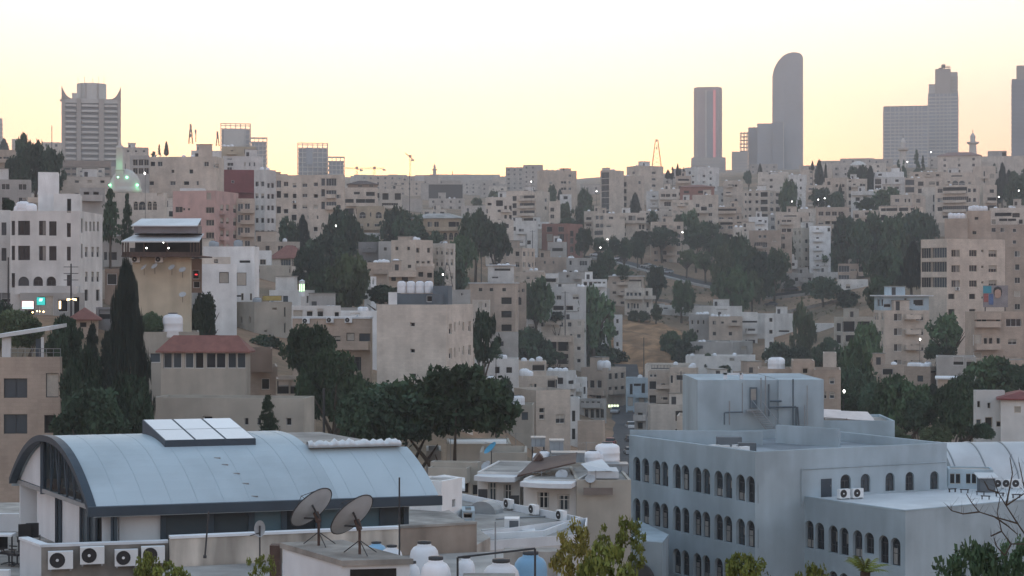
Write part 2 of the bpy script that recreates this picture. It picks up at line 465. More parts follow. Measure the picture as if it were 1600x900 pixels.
    if hip is None:
        pt = .18                                  # inner faces and top of the parapet
        mb.add([(0, 0, H), (w, 0, H), (w, dep, H), (0, dep, H), (pt, pt, H), (w - pt, pt, H), (w - pt, dep - pt, H), (pt, dep - pt, H)],
               [(0, 1, 5, 4), (1, 2, 6, 5), (2, 3, 7, 6), (3, 0, 4, 7)])
        zr = H - par
        mb.add([(pt, pt, H), (w - pt, pt, H), (w - pt, dep - pt, H), (pt, dep - pt, H), (pt, pt, zr), (w - pt, pt, zr), (w - pt, dep - pt, zr), (pt, dep - pt, zr)],
               [(1, 0, 4, 5), (2, 1, 5, 6), (3, 2, 6, 7), (0, 3, 7, 4)])
    mb.build('wall', wallm(col), t)
    rb = MB()
    if hip is None:
        rb.box(pt + .003, pt + .003, zr - .12, w - pt - .003, dep - pt - .003, zr + .02); rb.build('roof', roofm, t)
    else:
        e = .45; hh = hip; i = min(w, dep) * .45
        if w >= dep: rg = [(i, dep / 2), (w - i, dep / 2)]
        else: rg = [(w / 2, i), (w / 2, dep - i)]
        v = [(-e, -e, H), (w + e, -e, H), (w + e, dep + e, H), (-e, dep + e, H), (*rg[0], H + hh), (*rg[1], H + hh)] + [(-e, -e, H - .15), (w + e, -e, H - .15), (w + e, dep + e, H - .15), (-e, dep + e, H - .15)]
        fs = [(0, 1, 5, 4), (2, 3, 4, 5), (1, 2, 5), (3, 0, 4)] if w >= dep else [(0, 1, 4), (2, 3, 5), (1, 2, 5, 4), (3, 0, 4, 5)]
        rb.add(v, fs + [(6, 7, 1, 0), (7, 8, 2, 1), (8, 9, 3, 2), (9, 6, 0, 3), (9, 8, 7, 6)]); rb.build('roof', roofm, t)
    for face, s, z, wm, hm, kd in wins[:100]:
        dpt = (.2 if D < 500 else .26)
        loc = (s, dpt, z) if face == 'F' else (dpt, s, z)
        link('window', window_mesh(wm, hm, kd, frame), t, loc, 0 if face == 'F' else -math.pi / 2)
        if trim and D < 330:
            sm = MB(); sm.box(-wm / 2 - .08, -dpt - .07, -.1, wm / 2 + .08, -dpt + .02, 0)
            sm.build('sill', 'stone_trim', t, False, loc, 0 if face == 'F' else -math.pi / 2)
    if slab:                                      # projecting roof slab
        sb = MB(); sb.prism([(-slab, -slab), (w + slab, -slab), (w + slab, dep + slab), (-slab, dep + slab)], H + .003, H + .25); sb.build('roof_slab', 'white_paint', t)
    if not bal and 300 < D < 900 and not fill and 'blank' not in label and random.random() < .55:      # a stack of balconies under one window column
        fw = [q for q in wins if q[0] == 'F' and q[3] < 3 and 1.7 < q[1] < w - 1.7]
        if fw:
            s_ = random.choice(fw)[1]
            for q in fw:
                if abs(q[1] - s_) < .4 and q[2] > 2:
                    z = q[2] - .25; bb = MB(); bb.box(s_ - 1.6, -1.1, z - .18, s_ + 1.6, -.002, z); bb.box(s_ - 1.6, -1.1, z, s_ + 1.6, -1.0, z + .8); bb.box(s_ - 1.6, -1.0, z, s_ - 1.5, -.002, z + .8); bb.box(s_ + 1.5, -1.0, z, s_ + 1.6, -.002, z + .8); bb.build('balcony', wallm(col), t)
    if not sh and hip is None and 300 < D < 1000 and w > 6 and 'blank' not in label and random.random() < .5:
        a_ = random.uniform(.1, .6); sh = [((X0 + (X1 - X0) * a_ - TS['ox']) * TS['k'], (X0 + (X1 - X0) * (a_ + .3) - TS['ox']) * TS['k'], yt - 2.0 / D * F * TS['k'])]
    for bx0, bx1, by in bal:                      # balconies: columns and floor row
        face, s0, z, k, B = hit(tx(bx0), ty(by)); _f, s1, z1, k1, _B = hit(tx(bx1) if face == 'F' or tx(bx1) < XC else XC - .01, ty(by))
        bb = MB(); s0, s1 = sorted((s0, s1))
        if face == 'F':
            z = min(z, H - 1.2)
            bb.box(s0, -1.25, z - .2, s1, -.002, z); bb.box(s0, -1.25, z, s1, -1.13, z + .9); bb.box(s0, -1.13, z, s0 + .12, -.002, z + .9); bb.box(s1 - .12, -1.13, z, s1, -.002, z + .9)
        else:
            bb.box(-1.25, s0, z - .2, -.002, s1, z); bb.box(-1.25, s0, z, -1.13, s1, z + .9); bb.box(-1.13, s0, z, -.002, s0 + .12, z + .9); bb.box(-1.13, s1 - .12, z, -.002, s1, z + .9)
        bb.build('balcony', wallm(col), t)
    zr = H - par
    for sx0, sx1, sy in sh:                       # stair houses on the roof
        k = (D + 2) / F
        lx = lambda px: Vector(((px - CX) * k - O.x, D + 2 - O.y)).dot(U)
        s0, s1 = lx(tx(sx0)), lx(tx(sx1)); s0, s1 = max(s0, .25), min(s1, w - .25)
        if c is not None: s0, s1 = max(.3, min(s0, w - 2)), max(2, s1)
        top = (HY - ty(sy)) * k - zb
        if top < zr + .6 or s1 - s0 < .8: continue
        hb = MB(); hb.box(s0, 1.6, zr - .05, s1, min(dep - .4, 5.2), top); hb.build('stair_house', wallm(col if random.random() < .7 else 'white'), t)
        rb = MB(); rb.box(s0 - .15, 1.45, top + .002, s1 + .15, min(dep - .3, 5.35), top + .14); rb.build('stair_house_roof', 'concrete', t)
        if s1 - s0 > 1.8:
            db = MB(); db.box(s0 + .4, 1.57, zr + .02, s0 + 1.25, 1.598, min(zr + 2, top - .15)); db.build('door', 'steel_dark', t)
    sl = lbl2 or label
    if hip is None:
        for px in tanks:
            sz = 1.
            if isinstance(px, tuple): px, sz = px
            k = (D + 1.4) / F
            pos = Vector(((tx(px) - CX) * k, D + 1.2)); q = pos - O
            s, v_ = q.dot(U), q.dot(V); s = max(.8, min(w - .8, s)); v_ = max(.9, min(dep - .9, v_ + random.uniform(0, .5)))
            pos = O + U * s + V * v_
            tank((pos.x, pos.y, zb + zr + .02), 'water tank on ' + sl, 'water tanks on ' + sl, tkind, sz)
        for px in dishes:
            k = (D + .8) / F; q = Vector(((tx(px) - CX) * k, D + .8)) - O
            s = max(.6, min(w - .6, q.dot(U))); v_ = max(.6, min(dep - .6, q.dot(V)))
            pos = O + U * s + V * v_
            dup(PROTO, 'dish', make_dish, (pos.x, pos.y, zb + zr + .02), random.uniform(-.4, .4), 'satellite dish on ' + sl, 'dishes on ' + sl)
    for px, py in acs:
        face, s, z, k, B = hit(tx(px), ty(py))
        p = O + B * s; nrm = Vector((U.y, -U.x)) if face == 'F' else -U
        p = p + nrm * .25
        ac((p.x, p.y, zb + z - .33), yaw if face == 'F' else yaw - math.pi / 2, 'air conditioner on ' + sl, 1., 'air conditioners on ' + sl)
    fl = 9280 / D
    if 0: pass
    ylow = max([ty(y) + e[3] / TS['k'] / 2 for e in (W[:len(W) - len(add)] if add else W) for y in e[1]] + [ty(b_[2]) for b_ in bal] + [YT + fl * .8]) + fl * .22
    if fill: ylow = HY - gz(O.x, O.y) / D * F
    HOUSES.append((X0, X1, YT, D, ylow))
    return t
# ------------------------------------------------------------------ trees
def crown_mesh(kind, seed, leaf, n_cl, n_lf, ls):
    key = ('crown', kind, seed, leaf, n_cl)
    if key in WCACHE: return WCACHE[key]
    rr = random.Random(seed * 31 + hash(kind) % 7 if False else seed * 31 + len(kind)); mb = MB()
    def leafq(c, s, up=0.):
        n = Vector((rr.gauss(0, 1), rr.gauss(0, 1), rr.gauss(0, 1) + .7)).normalized(); u = n.orthogonal().normalized(); w = n.cross(u)
        a = rr.random() * 6.28; u, w = u * math.cos(a) + w * math.sin(a), w * math.cos(a) - u * math.sin(a)
        u = u * s * rr.uniform(.7, 1.3); w = w * s * rr.uniform(.4, .8)
        if up: u = Vector((u.x * .5, u.y * .5, abs(u.z) + s * up))
        mb.add([c - u, c + w * .9, c + u, c - w * .9], [(0, 1, 2, 3)])
    if kind in ('broad', 'round', 'loose'):
        lob = [(rr.uniform(0, 6.28), rr.uniform(.6, 1.15)) for _ in range(4)]
        for i in range(n_cl):
            th = rr.uniform(0, 6.28); cz = rr.uniform(-.75, 1.)
            sp = min(1, sum(max(0, math.cos(th - a)) ** 3 * b for a, b in lob) * .85 + .3)
            r = rr.random() ** .35 * (.72 if kind != 'loose' else .85)
            rad = math.sqrt(max(0, 1 - cz * cz)) * r * sp
            if kind == 'broad': zc = .5 + .38 * cz * (r * .6 + .4)
            else: zc = .5 + .40 * cz * (r * .5 + .5)
            c = Vector((math.cos(th) * rad, math.sin(th) * rad, zc)); cr = rr.uniform(.09, .21) if kind != 'loose' else rr.uniform(.08, .18)
            for _ in range(n_lf):
                d = Vector((rr.gauss(0, 1), rr.gauss(0, 1), rr.gauss(0, .7))); d = d.normalized() * cr * rr.random() ** .4
                leafq(c + Vector((d.x, d.y, d.z * .62)), ls)
    elif kind == 'cypress':
        for i in range(n_cl * n_lf):
            z = rr.random() ** 1.25; th = rr.uniform(0, 6.28)
            pr = (min(1, z * 5 + .45)) * (1 - z) ** .55 * 1.05 + .03
            bump = .82 + .18 * math.sin(th * 3 + z * 17 + seed) * math.sin(th * 2 - z * 9)
            r = pr * bump * rr.uniform(.62, 1.05)
            leafq(Vector((math.cos(th) * r, math.sin(th) * r, z * .97)), ls, .6)
    elif kind == 'pine':
        for i in range(n_cl):
            z = rr.uniform(.08, .97); th = rr.uniform(0, 6.28); ln = (1 - z) ** .75 * rr.uniform(.45, 1.05) + .06
            for j in range(n_lf):
                q = rr.random() ** .6 * ln
                c = Vector((math.cos(th) * q + rr.gauss(0, .05), math.sin(th) * q + rr.gauss(0, .05), z - q * .06 + rr.gauss(0, .014)))
                leafq(c, ls)
    if kind in ('broad', 'round', 'loose'):
        q = lambda s, f: sorted(s)[int((len(s) - 1) * f)]
        X = [math.hypot(v[0], v[1]) for v in mb.v]; Z = [v[2] for v in mb.v]; kx = 1 / q(X, .90); z0, z1 = q(Z, .01), q(Z, .99)
        mb.v = [(v[0] * kx, v[1] * kx, (v[2] - z0) / (z1 - z0)) for v in mb.v]
    me = bpy.data.meshes.new('crown'); me.from_pydata(mb.v, [], mb.f); me.materials.append(MATS[leaf]); WCACHE[key] = me
    return me
def trunk_mesh(kind, seed):
    key = ('trunk', kind, seed)
    if key in WCACHE: return WCACHE[key]
    rr = random.Random(seed); mb = MB()
    mb.bar((0, 0, 0), (rr.uniform(-.04, .04), rr.uniform(-.04, .04), .45), .05, 7, r2=.036)
    if kind in ('cypress', 'pine'): mb.bar((0, 0, .44), (0, 0, .93), .036, 6, r2=.006)
    else:
        for k in range(6):
            a = k * 1.05 + rr.random(); b = Vector((0, 0, rr.uniform(.36, .45))); e = Vector((math.cos(a) * .42, math.sin(a) * .42, rr.uniform(.62, .9)))
            mb.bar(b, (b + e) / 2 + Vector((0, 0, .04)), .024, 5, r2=.016); mb.bar((b + e) / 2 + Vector((0, 0, .04)), e, .016, 5, r2=.004)
    me = bpy.data.meshes.new('trunk'); me.from_pydata(mb.v, [], mb.f); me.materials.append(MATS['bark']); WCACHE[key] = me
    return me
NTR = [0]
def tree(x, yt, yb, D, w, kind, label, leaf=None, cat='tree', group=None, base=None, dense=None):
    if D > 300 and base is None:               # stand it on the slope where its foot shows
        want = ty(yb) + .12 * (ty(yb) - ty(yt)); D = min((D * (.86 + .01 * i) for i in range(17)), key=lambda d: abs(HY - gpx(tx(x), d) / d * F - want) + abs(d - D) * .02)
    if D > 430 and w > 140 and kind == 'round': w *= .88
    X = tx(x); zt = (HY - ty(yt)) / F * D; zc = (HY - ty(yb)) / F * D; r = w / TS['k'] / F * D / 2
    px = (X - CX) / F * D; g = gz(px, D) if base is None else (HY - ty(base)) / F * D
    g = min(g, zc)
    if kind in ('round', 'broad'): zc = max(g + .1 * (zt - g), zc - (.3 if D > 400 else .05) * (zt - zc))
    elif kind in ('pine', 'loose'): zc = max(g + .08 * (zt - g), zc - .15 * (zt - zc))
    NTR[0] += 1; seed = NTR[0] % 9 + 1; TREES.append((X - w / TS['k'] * .4, X + w / TS['k'] * .4, ty(yt), ty(yb), D))
    leaf = leaf or {'cypress': 'leaf_cypress', 'pine': 'leaf_dark'}.get(kind, random.choice(['leaf_dark', 'leaf_mid', 'leaf_mid']))
    t = thing({'cypress': 'cypress_tree', 'pine': 'pine_tree'}.get(kind, 'broadleaf_tree'), (px, D, g - .2), label, cat, random.random() * 6, group)
    if dense is None: dense = D < 260
    if kind == 'cypress': n, l, s = (90, 80, .05) if dense else (50, 40, .08)
    elif kind == 'pine': n, l, s = (110, 70, .035) if dense else (60, 28, .075)
    else: n, l, s = (130, 95, .046) if dense else (75, 36, .072)
    cr = link('crown', crown_mesh(kind, seed if not dense else NTR[0], leaf, n, l, s), t)
    if kind == 'cypress': r *= 1.55
    cr.location = (0, 0, zc - g); cr.scale = (r, r, zt - zc)
    tr = link('trunk', trunk_mesh(kind, seed), t); h = (zt - g) * .97
    rs = min(h, 2.2 * r) if kind not in ('cypress',) else min(h * .5, r * 3)
    tr.scale = (rs, rs, h)
    return t

TREES = []
# ------------------------------------------------------------------ camera, sky, sun, air
def setup():
    w = bpy.data.worlds.new('World'); SC.world = w; w.use_nodes = True
    nt = w.node_tree; N = nt.nodes; L = nt.links; bg = N['Background']
    sky = N.new('ShaderNodeTexSky'); sky.sky_type = 'NISHITA'; sky.sun_disc = False
    sky.sun_elevation = R(SUN_EL); sky.sun_rotation = R(SUN_AZ); sky.altitude = 800; sky.air_density = 1.0; sky.dust_density = 2.2; sky.ozone_density = 1.5
    # dusk sky: the sky model below, washed out by the thin bright veil that hangs round the sunset
    tc = N.new('ShaderNodeTexCoord'); sp = N.new('ShaderNodeSeparateXYZ'); L.new(tc.outputs['Generated'], sp.inputs[0])
    dot = N.new('ShaderNodeVectorMath'); dot.operation = 'DOT_PRODUCT'; L.new(tc.outputs['Generated'], dot.inputs[0])
    dot.inputs[1].default_value = (math.sin(R(SUN_AZ)), math.cos(R(SUN_AZ)), 0)
    # veil strength by angle from the sunset
    r1 = N.new('ShaderNodeValToRGB'); L.new(dot.outputs['Value'], r1.inputs['Fac'])   # clamps below 0
    e = r1.color_ramp.elements
    e[0].position = .0; e[0].color = SKY_BACK; e[1].position = 1.; e[1].color = (1, 1, 1, 1)
    for p_, c_ in SKY_AZ:
        x = e.new(p_); x.color = (c_, c_, c_, 1)
    r2 = N.new('ShaderNodeValToRGB'); L.new(sp.outputs['Z'], r2.inputs['Fac'])
    e = r2.color_ramp.elements; e[0].position = 0; e[0].color = SKY_EL[0][1]; e[1].position = 1; e[1].color = SKY_EL[-1][1]
    for p_, c_ in SKY_EL[1:-1]:
        x = e.new(p_); x.color = c_
    # the band just over the horizon turns from yellow under the sunset to peach at its sides
    r3 = N.new('ShaderNodeValToRGB'); L.new(dot.outputs['Value'], r3.inputs['Fac'])
    e = r3.color_ramp.elements; e[0].position = .963; e[0].color = SKY_SIDE; e[1].position = .998; e[1].color = (1, 1, 1, 1)
    r4 = N.new('ShaderNodeMapRange'); r4.inputs['From Min'].default_value = .045; r4.inputs['From Max'].default_value = .14; L.new(sp.outputs['Z'], r4.inputs['Value'])
    m0 = N.new('ShaderNodeMix'); m0.data_type = 'RGBA'; L.new(r4.outputs[0], m0.inputs['Factor']); L.new(r3.outputs[0], m0.inputs[6]); m0.inputs[7].default_value = (1, 1, 1, 1)
    m1 = N.new('ShaderNodeMix'); m1.data_type = 'RGBA'; m1.blend_type = 'MULTIPLY'; m1.inputs['Factor'].default_value = 1
    L.new(r1.outputs[0], m1.inputs[6]); L.new(r2.outputs[0], m1.inputs[7])
    m2 = N.new('ShaderNodeMix'); m2.data_type = 'RGBA'; m2.blend_type = 'MULTIPLY'; m2.inputs['Factor'].default_value = 1
    L.new(m1.outputs[2], m2.inputs[6]); L.new(m0.outputs[2], m2.inputs[7])
    sc_ = N.new('ShaderNodeVectorMath'); sc_.operation = 'SCALE'; sc_.inputs['Scale'].default_value = VEIL; L.new(m2.outputs[2], sc_.inputs[0])
    ad = N.new('ShaderNodeVectorMath'); ad.operation = 'ADD'; L.new(sky.outputs[0], ad.inputs[0]); L.new(sc_.outputs[0], ad.inputs[1])
    L.new(ad.outputs[0], bg.inputs['Color']); bg.inputs['Strength'].default_value = SKY_STR
    w.cycles.sampling_method = 'MANUAL'; w.cycles.sample_map_resolution = 512
    l = bpy.data.lights.new('sun', 'SUN'); l.energy = SUN_W; l.angle = R(6); l.color = (1, .62, .34)
    o = bpy.data.objects.new('sun', l); COL.objects.link(o)
    d = Vector((math.sin(R(SUN_AZ)) * math.cos(R(SUN_EL)), math.cos(R(SUN_AZ)) * math.cos(R(SUN_EL)), math.sin(R(SUN_EL))))
    o.rotation_euler = (-d).to_track_quat('-Z', 'Y').to_euler(); o.location = d * 500
    cam = bpy.data.cameras.new('camera'); cam.sensor_width = 36; cam.lens = 36 * F / 1600; cam.clip_end = 20000; cam.clip_start = .5
    co = bpy.data.objects.new('camera', cam); COL.objects.link(co); co.rotation_euler = (R(90), 0, 0); SC.camera = co
    SC.view_settings.view_transform = 'Standard'; SC.view_settings.look = 'None'; SC.view_settings.exposure = EXPO; SC.view_settings.gamma = 1
    SC.view_settings.use_curve_mapping = False
    cy = SC.cycles; cy.use_denoising = True; cy.max_bounces = 4; cy.diffuse_bounces = 3; cy.glossy_bounces = 2; cy.volume_bounces = 0; cy.transparent_max_bounces = 4
    cy.caustics_reflective = False; cy.caustics_refractive = False; cy.sample_clamp_indirect = 4
    try: cy.denoiser = 'OPENIMAGEDENOISE'; cy.denoising_input_passes = 'RGB_ALBEDO_NORMAL'
    except Exception: pass
    if HAZE > 0:
        mb = MB(); mb.box(-2200, -320, -60, 2200, 3250, 330)
        m = bpy.data.materials.new('haze'); m.use_nodes = True; nt = m.node_tree
        for n in list(nt.nodes):
            if n.type != 'OUTPUT_MATERIAL': nt.nodes.remove(n)
        v = nt.nodes.new('ShaderNodeVolumePrincipled'); v.inputs['Density'].default_value = HAZE; v.inputs['Color'].default_value = HAZE_COL; v.inputs['Anisotropy'].default_value = HAZE_G
        nt.links.new(v.outputs[0], nt.nodes['Material Output'].inputs['Volume'])
        o = mb.build('haze', m); tag(o, kind='stuff')

SUN_EL, SUN_AZ, SUN_W = 2.0, -3.0, .5
SKY_STR, EXPO = .06, 1.12
VEIL = 16.
SKY_BACK = (.565, .575, .63, 1)
SKY_AZ = [(.5, .42), (.9, .8)]
SKY_EL = [(0, (.80, .42, .29, 1)), (.05, (.83, .505, .395, 1)), (.10, (.90, .665, .55, 1)), (.17, (.88, .80, .69, 1)), (.4, (.58, .67, .76, 1)), (1, (.31, .44, .57, 1))]
SKY_SIDE = (.99, .80, .77, 1)
HAZE, HAZE_COL, HAZE_G = .00031, (.96, .95, .95, 1), .25
setup()
build_ground()
# ------------------------------------------------------------------ foreground: barrel-roofed hall
def at(px, D, z): return Vector(((px - CX) / F * D, D, z))
def zat(py, D): return (HY - py) / F * D
HB = Vector((-17.2, 76.0, -8.99)); HE = Vector((14.05, 4.2, 0)); HS = Vector((-6.36, 11.6, 0)); RISE = 2.45; FLOOR = -11.55
def vault(s, t, up=0.):
    return HB + HE * s + HS * t + Vector((0, 0, RISE * (1 - abs(2 * t - 1) ** 2.2) + up))
def barrel_hall():
    h = thing('barrel_roof_hall', (HB.x, HB.y, FLOOR), 'pale blue hall with a barrel vault roof, dark glazed front and skylight box', 'building')
    O = Vector((HB.x, HB.y, FLOOR))
    L_ = lambda v: tuple(v - O)
    n = 40
    def skin(s0, s1, ta, tb, th=.16):
        mb = MB(); k = 28
        for i in range(k):
            a, b = ta + (tb - ta) * i / k, ta + (tb - ta) * (i + 1) / k
            mb.quad(L_(vault(s0, a)), L_(vault(s1, a)), L_(vault(s1, b)), L_(vault(s0, b)))
            mb.quad(L_(vault(s0, b, -th)), L_(vault(s1, b, -th)), L_(vault(s1, a, -th)), L_(vault(s0, a, -th)))
            for s_ in (s0, s1): mb.quad(L_(vault(s_, a, -th)), L_(vault(s_, a)), L_(vault(s_, b)), L_(vault(s_, b, -th)))
        for t_ in (ta, tb): mb.quad(L_(vault(s0, t_)), L_(vault(s1, t_)), L_(vault(s1, t_, -th)), L_(vault(s0, t_, -th)))
        return mb
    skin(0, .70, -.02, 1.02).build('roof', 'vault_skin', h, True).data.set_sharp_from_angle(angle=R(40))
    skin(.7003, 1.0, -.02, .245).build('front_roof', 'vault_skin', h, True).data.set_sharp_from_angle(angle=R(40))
    # upper flat roof behind the cut, with end wall of the vault
    zf = RISE * (1 - abs(2 * .245 - 1) ** 2.2) + HB.z - .02
    mb = MB(); q = [HB + HE * .7003 + HS * .25, HB + HE * 1. + HS * .25, HB + HE * 1. + HS * 1.0, HB + HE * .7003 + HS * 1.0]
    mb.prism([(v.x - O.x, v.y - O.y) for v in q], zf - .3 - O.z, zf - O.z); mb.build('flat_roof', 'roof_screed', h)
    mb = MB(); k = 24
    pts = [L_(vault(.697, i / k, -.17)) for i in range(k + 1)]
    mb.add(pts + [(pts[-1][0], pts[-1][1], 2.56), (pts[0][0], pts[0][1], 2.56)], [tuple(range(k + 3))]); mb.build('end_wall', 'white_paint', h)
    # rim band of the gable, eave fascia
    mb = MB()
    for i in range(k):
        a, b = i / k, (i + 1) / k
        for f in ((L_(vault(-.012, a, .04)), L_(vault(-.012, b, .04)), L_(vault(-.012, b, -.24)), L_(vault(-.012, a, -.24))),
                  (L_(vault(-.012, a, .04)), L_(vault(.012, a, .04)), L_(vault(.012, b, .04)), L_(vault(-.012, b, .04))),
                  (L_(vault(-.012, a, -.24)), L_(vault(-.012, b, -.24)), L_(vault(.012, b, -.24)), L_(vault(.012, a, -.24)))):
            mb.quad(*f)
    mb.build('gable_rim', 'navy_trim', h)
    e0, e1 = HB - HE * .012, HB + HE * 1.005; n_ = Vector((HE.y, -HE.x, 0)).normalized()
    mb = MB()
    c = [e0 + n_ * .28, e1 + n_ * .28, e1 - n_ * .1, e0 - n_ * .1]
    mb.prism([(v.x - O.x, v.y - O.y) for v in c], HB.z - .36 - O.z, HB.z + .04 - O.z); mb.build('eave_fascia', 'navy_trim', h)
    # gable truss
    def gp(t, up): return L_(vault(.018, t, 0) * 1.0) if False else L_(HB + HE * .018 + HS * t + Vector((0, 0, up)))
    arch = lambda t: RISE * (1 - abs(2 * t - 1) ** 2.2) - .3
    mb = MB(); mb.bar(gp(-.01, -.14), gp(1.01, -.14), .13, 4); mb.build('bottom_chord', 'steel_grey', h)
    mb = MB(); mb.bar(gp(.66, -.3), gp(.66, arch(.66) + .1), .16, 6); mb.build('column', 'navy_trim', h)
    for t in (.10, .18, .27, .36, .46, .56):
        mb = MB(); mb.bar(gp(t, -.1), gp(t, arch(t) + .05), .055, 4); mb.build('truss_post', 'navy_trim', h)
    for a, b in ((.56, .51), (.46, .51), (.46, .41), (.36, .41), (.36, .31), (.27, .31)):
        mb = MB(); mb.bar(gp(a, -.1), gp(b, arch(b) + .02), .045, 4); mb.build('truss_brace', 'navy_trim', h)
    mb = MB(); ts = [.67 + .30 * i / 10 for i in range(11)]
    mb.add([gp(t, -.02) for t in ts] + [gp(t, max(.02, arch(t))) for t in ts], [(i, i + 1, i + 12, i + 11) for i in range(10)]); mb.build('gable_panel', 'white_paint', h)
    mb = MB(); ts = [.03 + .62 * i / 20 for i in range(21)]
    g2 = lambda t, up: L_(HB + HE * .075 + HS * t + Vector((0, 0, up)))
    mb.add([g2(t, -.02) for t in ts] + [g2(t, max(.02, arch(t))) for t in ts], [(i, i + 1, i + 22, i + 21) for i in range(20)]); mb.build('gable_glazing', 'glass_mid', h)
    # gable wall under the chord: white panels and glass bays
    def wallseg(t0, t1, name, m, off=.06, z0=FLOOR, z1=HB.z - .28):
        a, b = HB + HE * off + HS * t0, HB + HE * off + HS * t1; mb = MB()
        d = HE.normalized() * .15
        mb.prism([(p.x - O.x, p.y - O.y) for p in (a, a + d, b + d, b)], z0 - O.z, z1 - O.z); mb.build(name, m, h)
    wallseg(.66, .93, 'gable_wall', 'white_paint'); wallseg(.36, .6, 'gable_wall', 'white_paint')
    wallseg(.605, .655, 'gable_window', 'glass_mid'); wallseg(.0, .1, 'gable_window', 'glass_mid'); wallseg(.11, .17, 'door', 'dark_void', .065); wallseg(.18, .35, 'gable_window', 'glass_mid')
    for t in (.003, .103, .173, .265, .355, .6, .657):
        a = HB + HE * .056 + HS * t; mb = MB(); mb.bar(L_(Vector((a.x, a.y, FLOOR))), L_(Vector((a.x, a.y, HB.z - .28))), .07, 4); mb.build('mullion', 'navy_trim', h)
    # long front: white pier, dark spandrel, glass bays
    def front(s0, s1, name, m, z0, z1, off=.55, th=.15):
        a, b = HB + HE * s0 - n_ * off, HB + HE * s1 - n_ * off; d = -n_ * th; mb = MB()
        mb.prism([(p.x - O.x, p.y - O.y) for p in (a, b, b + d, a + d)], z0 - O.z, z1 - O.z); return mb.build(name, m, h)
    zt_ = HB.z - .1
    front(.03, .075, 'front_pier', 'white_paint', FLOOR, zt_, .45)
    front(.078, .2, 'front_wall', 'white_paint', FLOOR, zt_)
    front(.2005, .9, 'spandrel', 'glass_dark', FLOOR, FLOOR + 1.05)
    bays = [.2, .335, .45, .545, .645, .74, .835, .9]
    for i, (a, b) in enumerate(zip(bays, bays[1:])):
        front(a + .01, b - .008, 'window', ['glass_mid', 'glass_mid', 'pane_blue', 'glass_dark', 'pane_blue', 'pane_blue', 'glass_mid'][i], FLOOR + 1.07, zt_, .5, .05)
        front(a - .008, a + .0085, 'mullion', 'navy_trim', FLOOR, zt_ - .02, .4, .12)
    front(.9, .915, 'mullion', 'navy_trim', FLOOR, zt_ - .02, .4, .12)
    front(.2005, .9, 'back_wall', 'dark_void', FLOOR, zt_, 1.2, .1)
    # rear walls
    mb = MB(); a, b = HB + HE * .02 + HS * .985, HB + HE * .98 + HS * .985
    mb.prism([(p.x - O.x, p.y - O.y) for p in (a, b, b + HS * .01, a + HS * .01)], -.1, HB.z - .05 - O.z); mb.build('rear_wall', 'white_paint', h)
    mb = MB(); a, b = HB + HE * .92 + HS * .06, HB + HE * .92 + HS * .98
    mb.prism([(p.x - O.x, p.y - O.y) for p in (a, a + HE * .01, b + HE * .01, b)], -.1, HB.z + .3 - O.z); mb.build('side_wall', 'white_paint', h)
    for i in range(1, 14):
        s = i / 13.5; mb = MB(); rs_ = .006; tm = 1.0 if s < .69 else .24; k2 = 26 if s < .69 else 8
        pts = [L_(vault(s, -.02 + (tm + .02) * j / k2, .008)) for j in range(k2 + 1)]
        for a_, c_ in zip(pts, pts[1:]): mb.bar(a_, c_, rs_, 4, cap=False)
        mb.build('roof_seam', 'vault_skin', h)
    # skylight box
    zs = [vault(.28, .30).z - .05, vault(.28, .53).z - .1]; zt2 = [vault(.28, .3).z + .24, vault(.28, .53).z + .62]
    mb = MB(); c = [HB + HE * .283 + HS * .29, HB + HE * .553 + HS * .29, HB + HE * .553 + HS * .53, HB + HE * .283 + HS * .53]
    lo = [Vector((c[i].x, c[i].y, zs[i // 2] - .1)) - O for i in range(4)]; hi = [Vector((c[i].x, c[i].y, zt2[i // 2])) - O for i in range(4)]
    mb.add([tuple(v) for v in lo + hi], [(i, (i + 1) % 4, (i + 1) % 4 + 4, i + 4) for i in range(4)] + [(4, 5, 6, 7)]); sk = mb.build('skylight', 'navy_trim', h)
    for i in range(3):
        for j in range(2):
            u0, u1 = i / 3 + .012, (i + 1) / 3 - .012; w0, w1 = j / 2 + .008, (j + 1) / 2 - .008
            f = lambda u, w: (hi[0] * (1 - u) + hi[1] * u) * (1 - w) + (hi[3] * (1 - u) + hi[2] * u) * w + Vector((0, 0, .015))
            m2 = MB(); m2.quad(f(u0, w0), f(u1, w0), f(u1, w1), f(u0, w1)); m2.build('pane', 'skylight_glass', sk)
    for s, t in ((.42, .16), (.44, .115), (.452, .07), (.462, .02), (.41, .2)):
        p = vault(s, t, .02) - O; mb = MB(); mb.box(p.x - .14, p.y - .02, p.z - .05, p.x + .14, p.y + .02, p.z + .012); mb.build('roof_clip', 'steel_grey', h)
    return h
barrel_hall()
# lumpy white sheet rolled on the cut of the roof
mb = MB(); k = 46
for i in range(k):
    s = .70 + .285 * i / (k - 1); r_ = .15 + .05 * math.sin(i * .37) * math.sin(i * 1.3) + .05 * random.random()
    p = vault(s, .262, .02); ring = []
    for j in range(8):
        a = 2 * math.pi * j / 8; ring.append((p.x + HS.x * .02 * math.cos(a), p.y + HS.y * .06 * math.cos(a), p.z + r_ * (math.sin(a) * .9 + .75) - .05))
    mb.v += ring
mb.f = [(i * 8 + j, i * 8 + (j + 1) % 8, (i + 1) * 8 + (j + 1) % 8, (i + 1) * 8 + j) for i in range(k - 1) for j in range(8)]; mb.m = [0] * len(mb.f)
tag(mb.build('rolled_sheet', 'canvas_white', None, True), 'lumpy white rolled sheeting along the top edge of the barrel hall roof', 'tarpaulin')

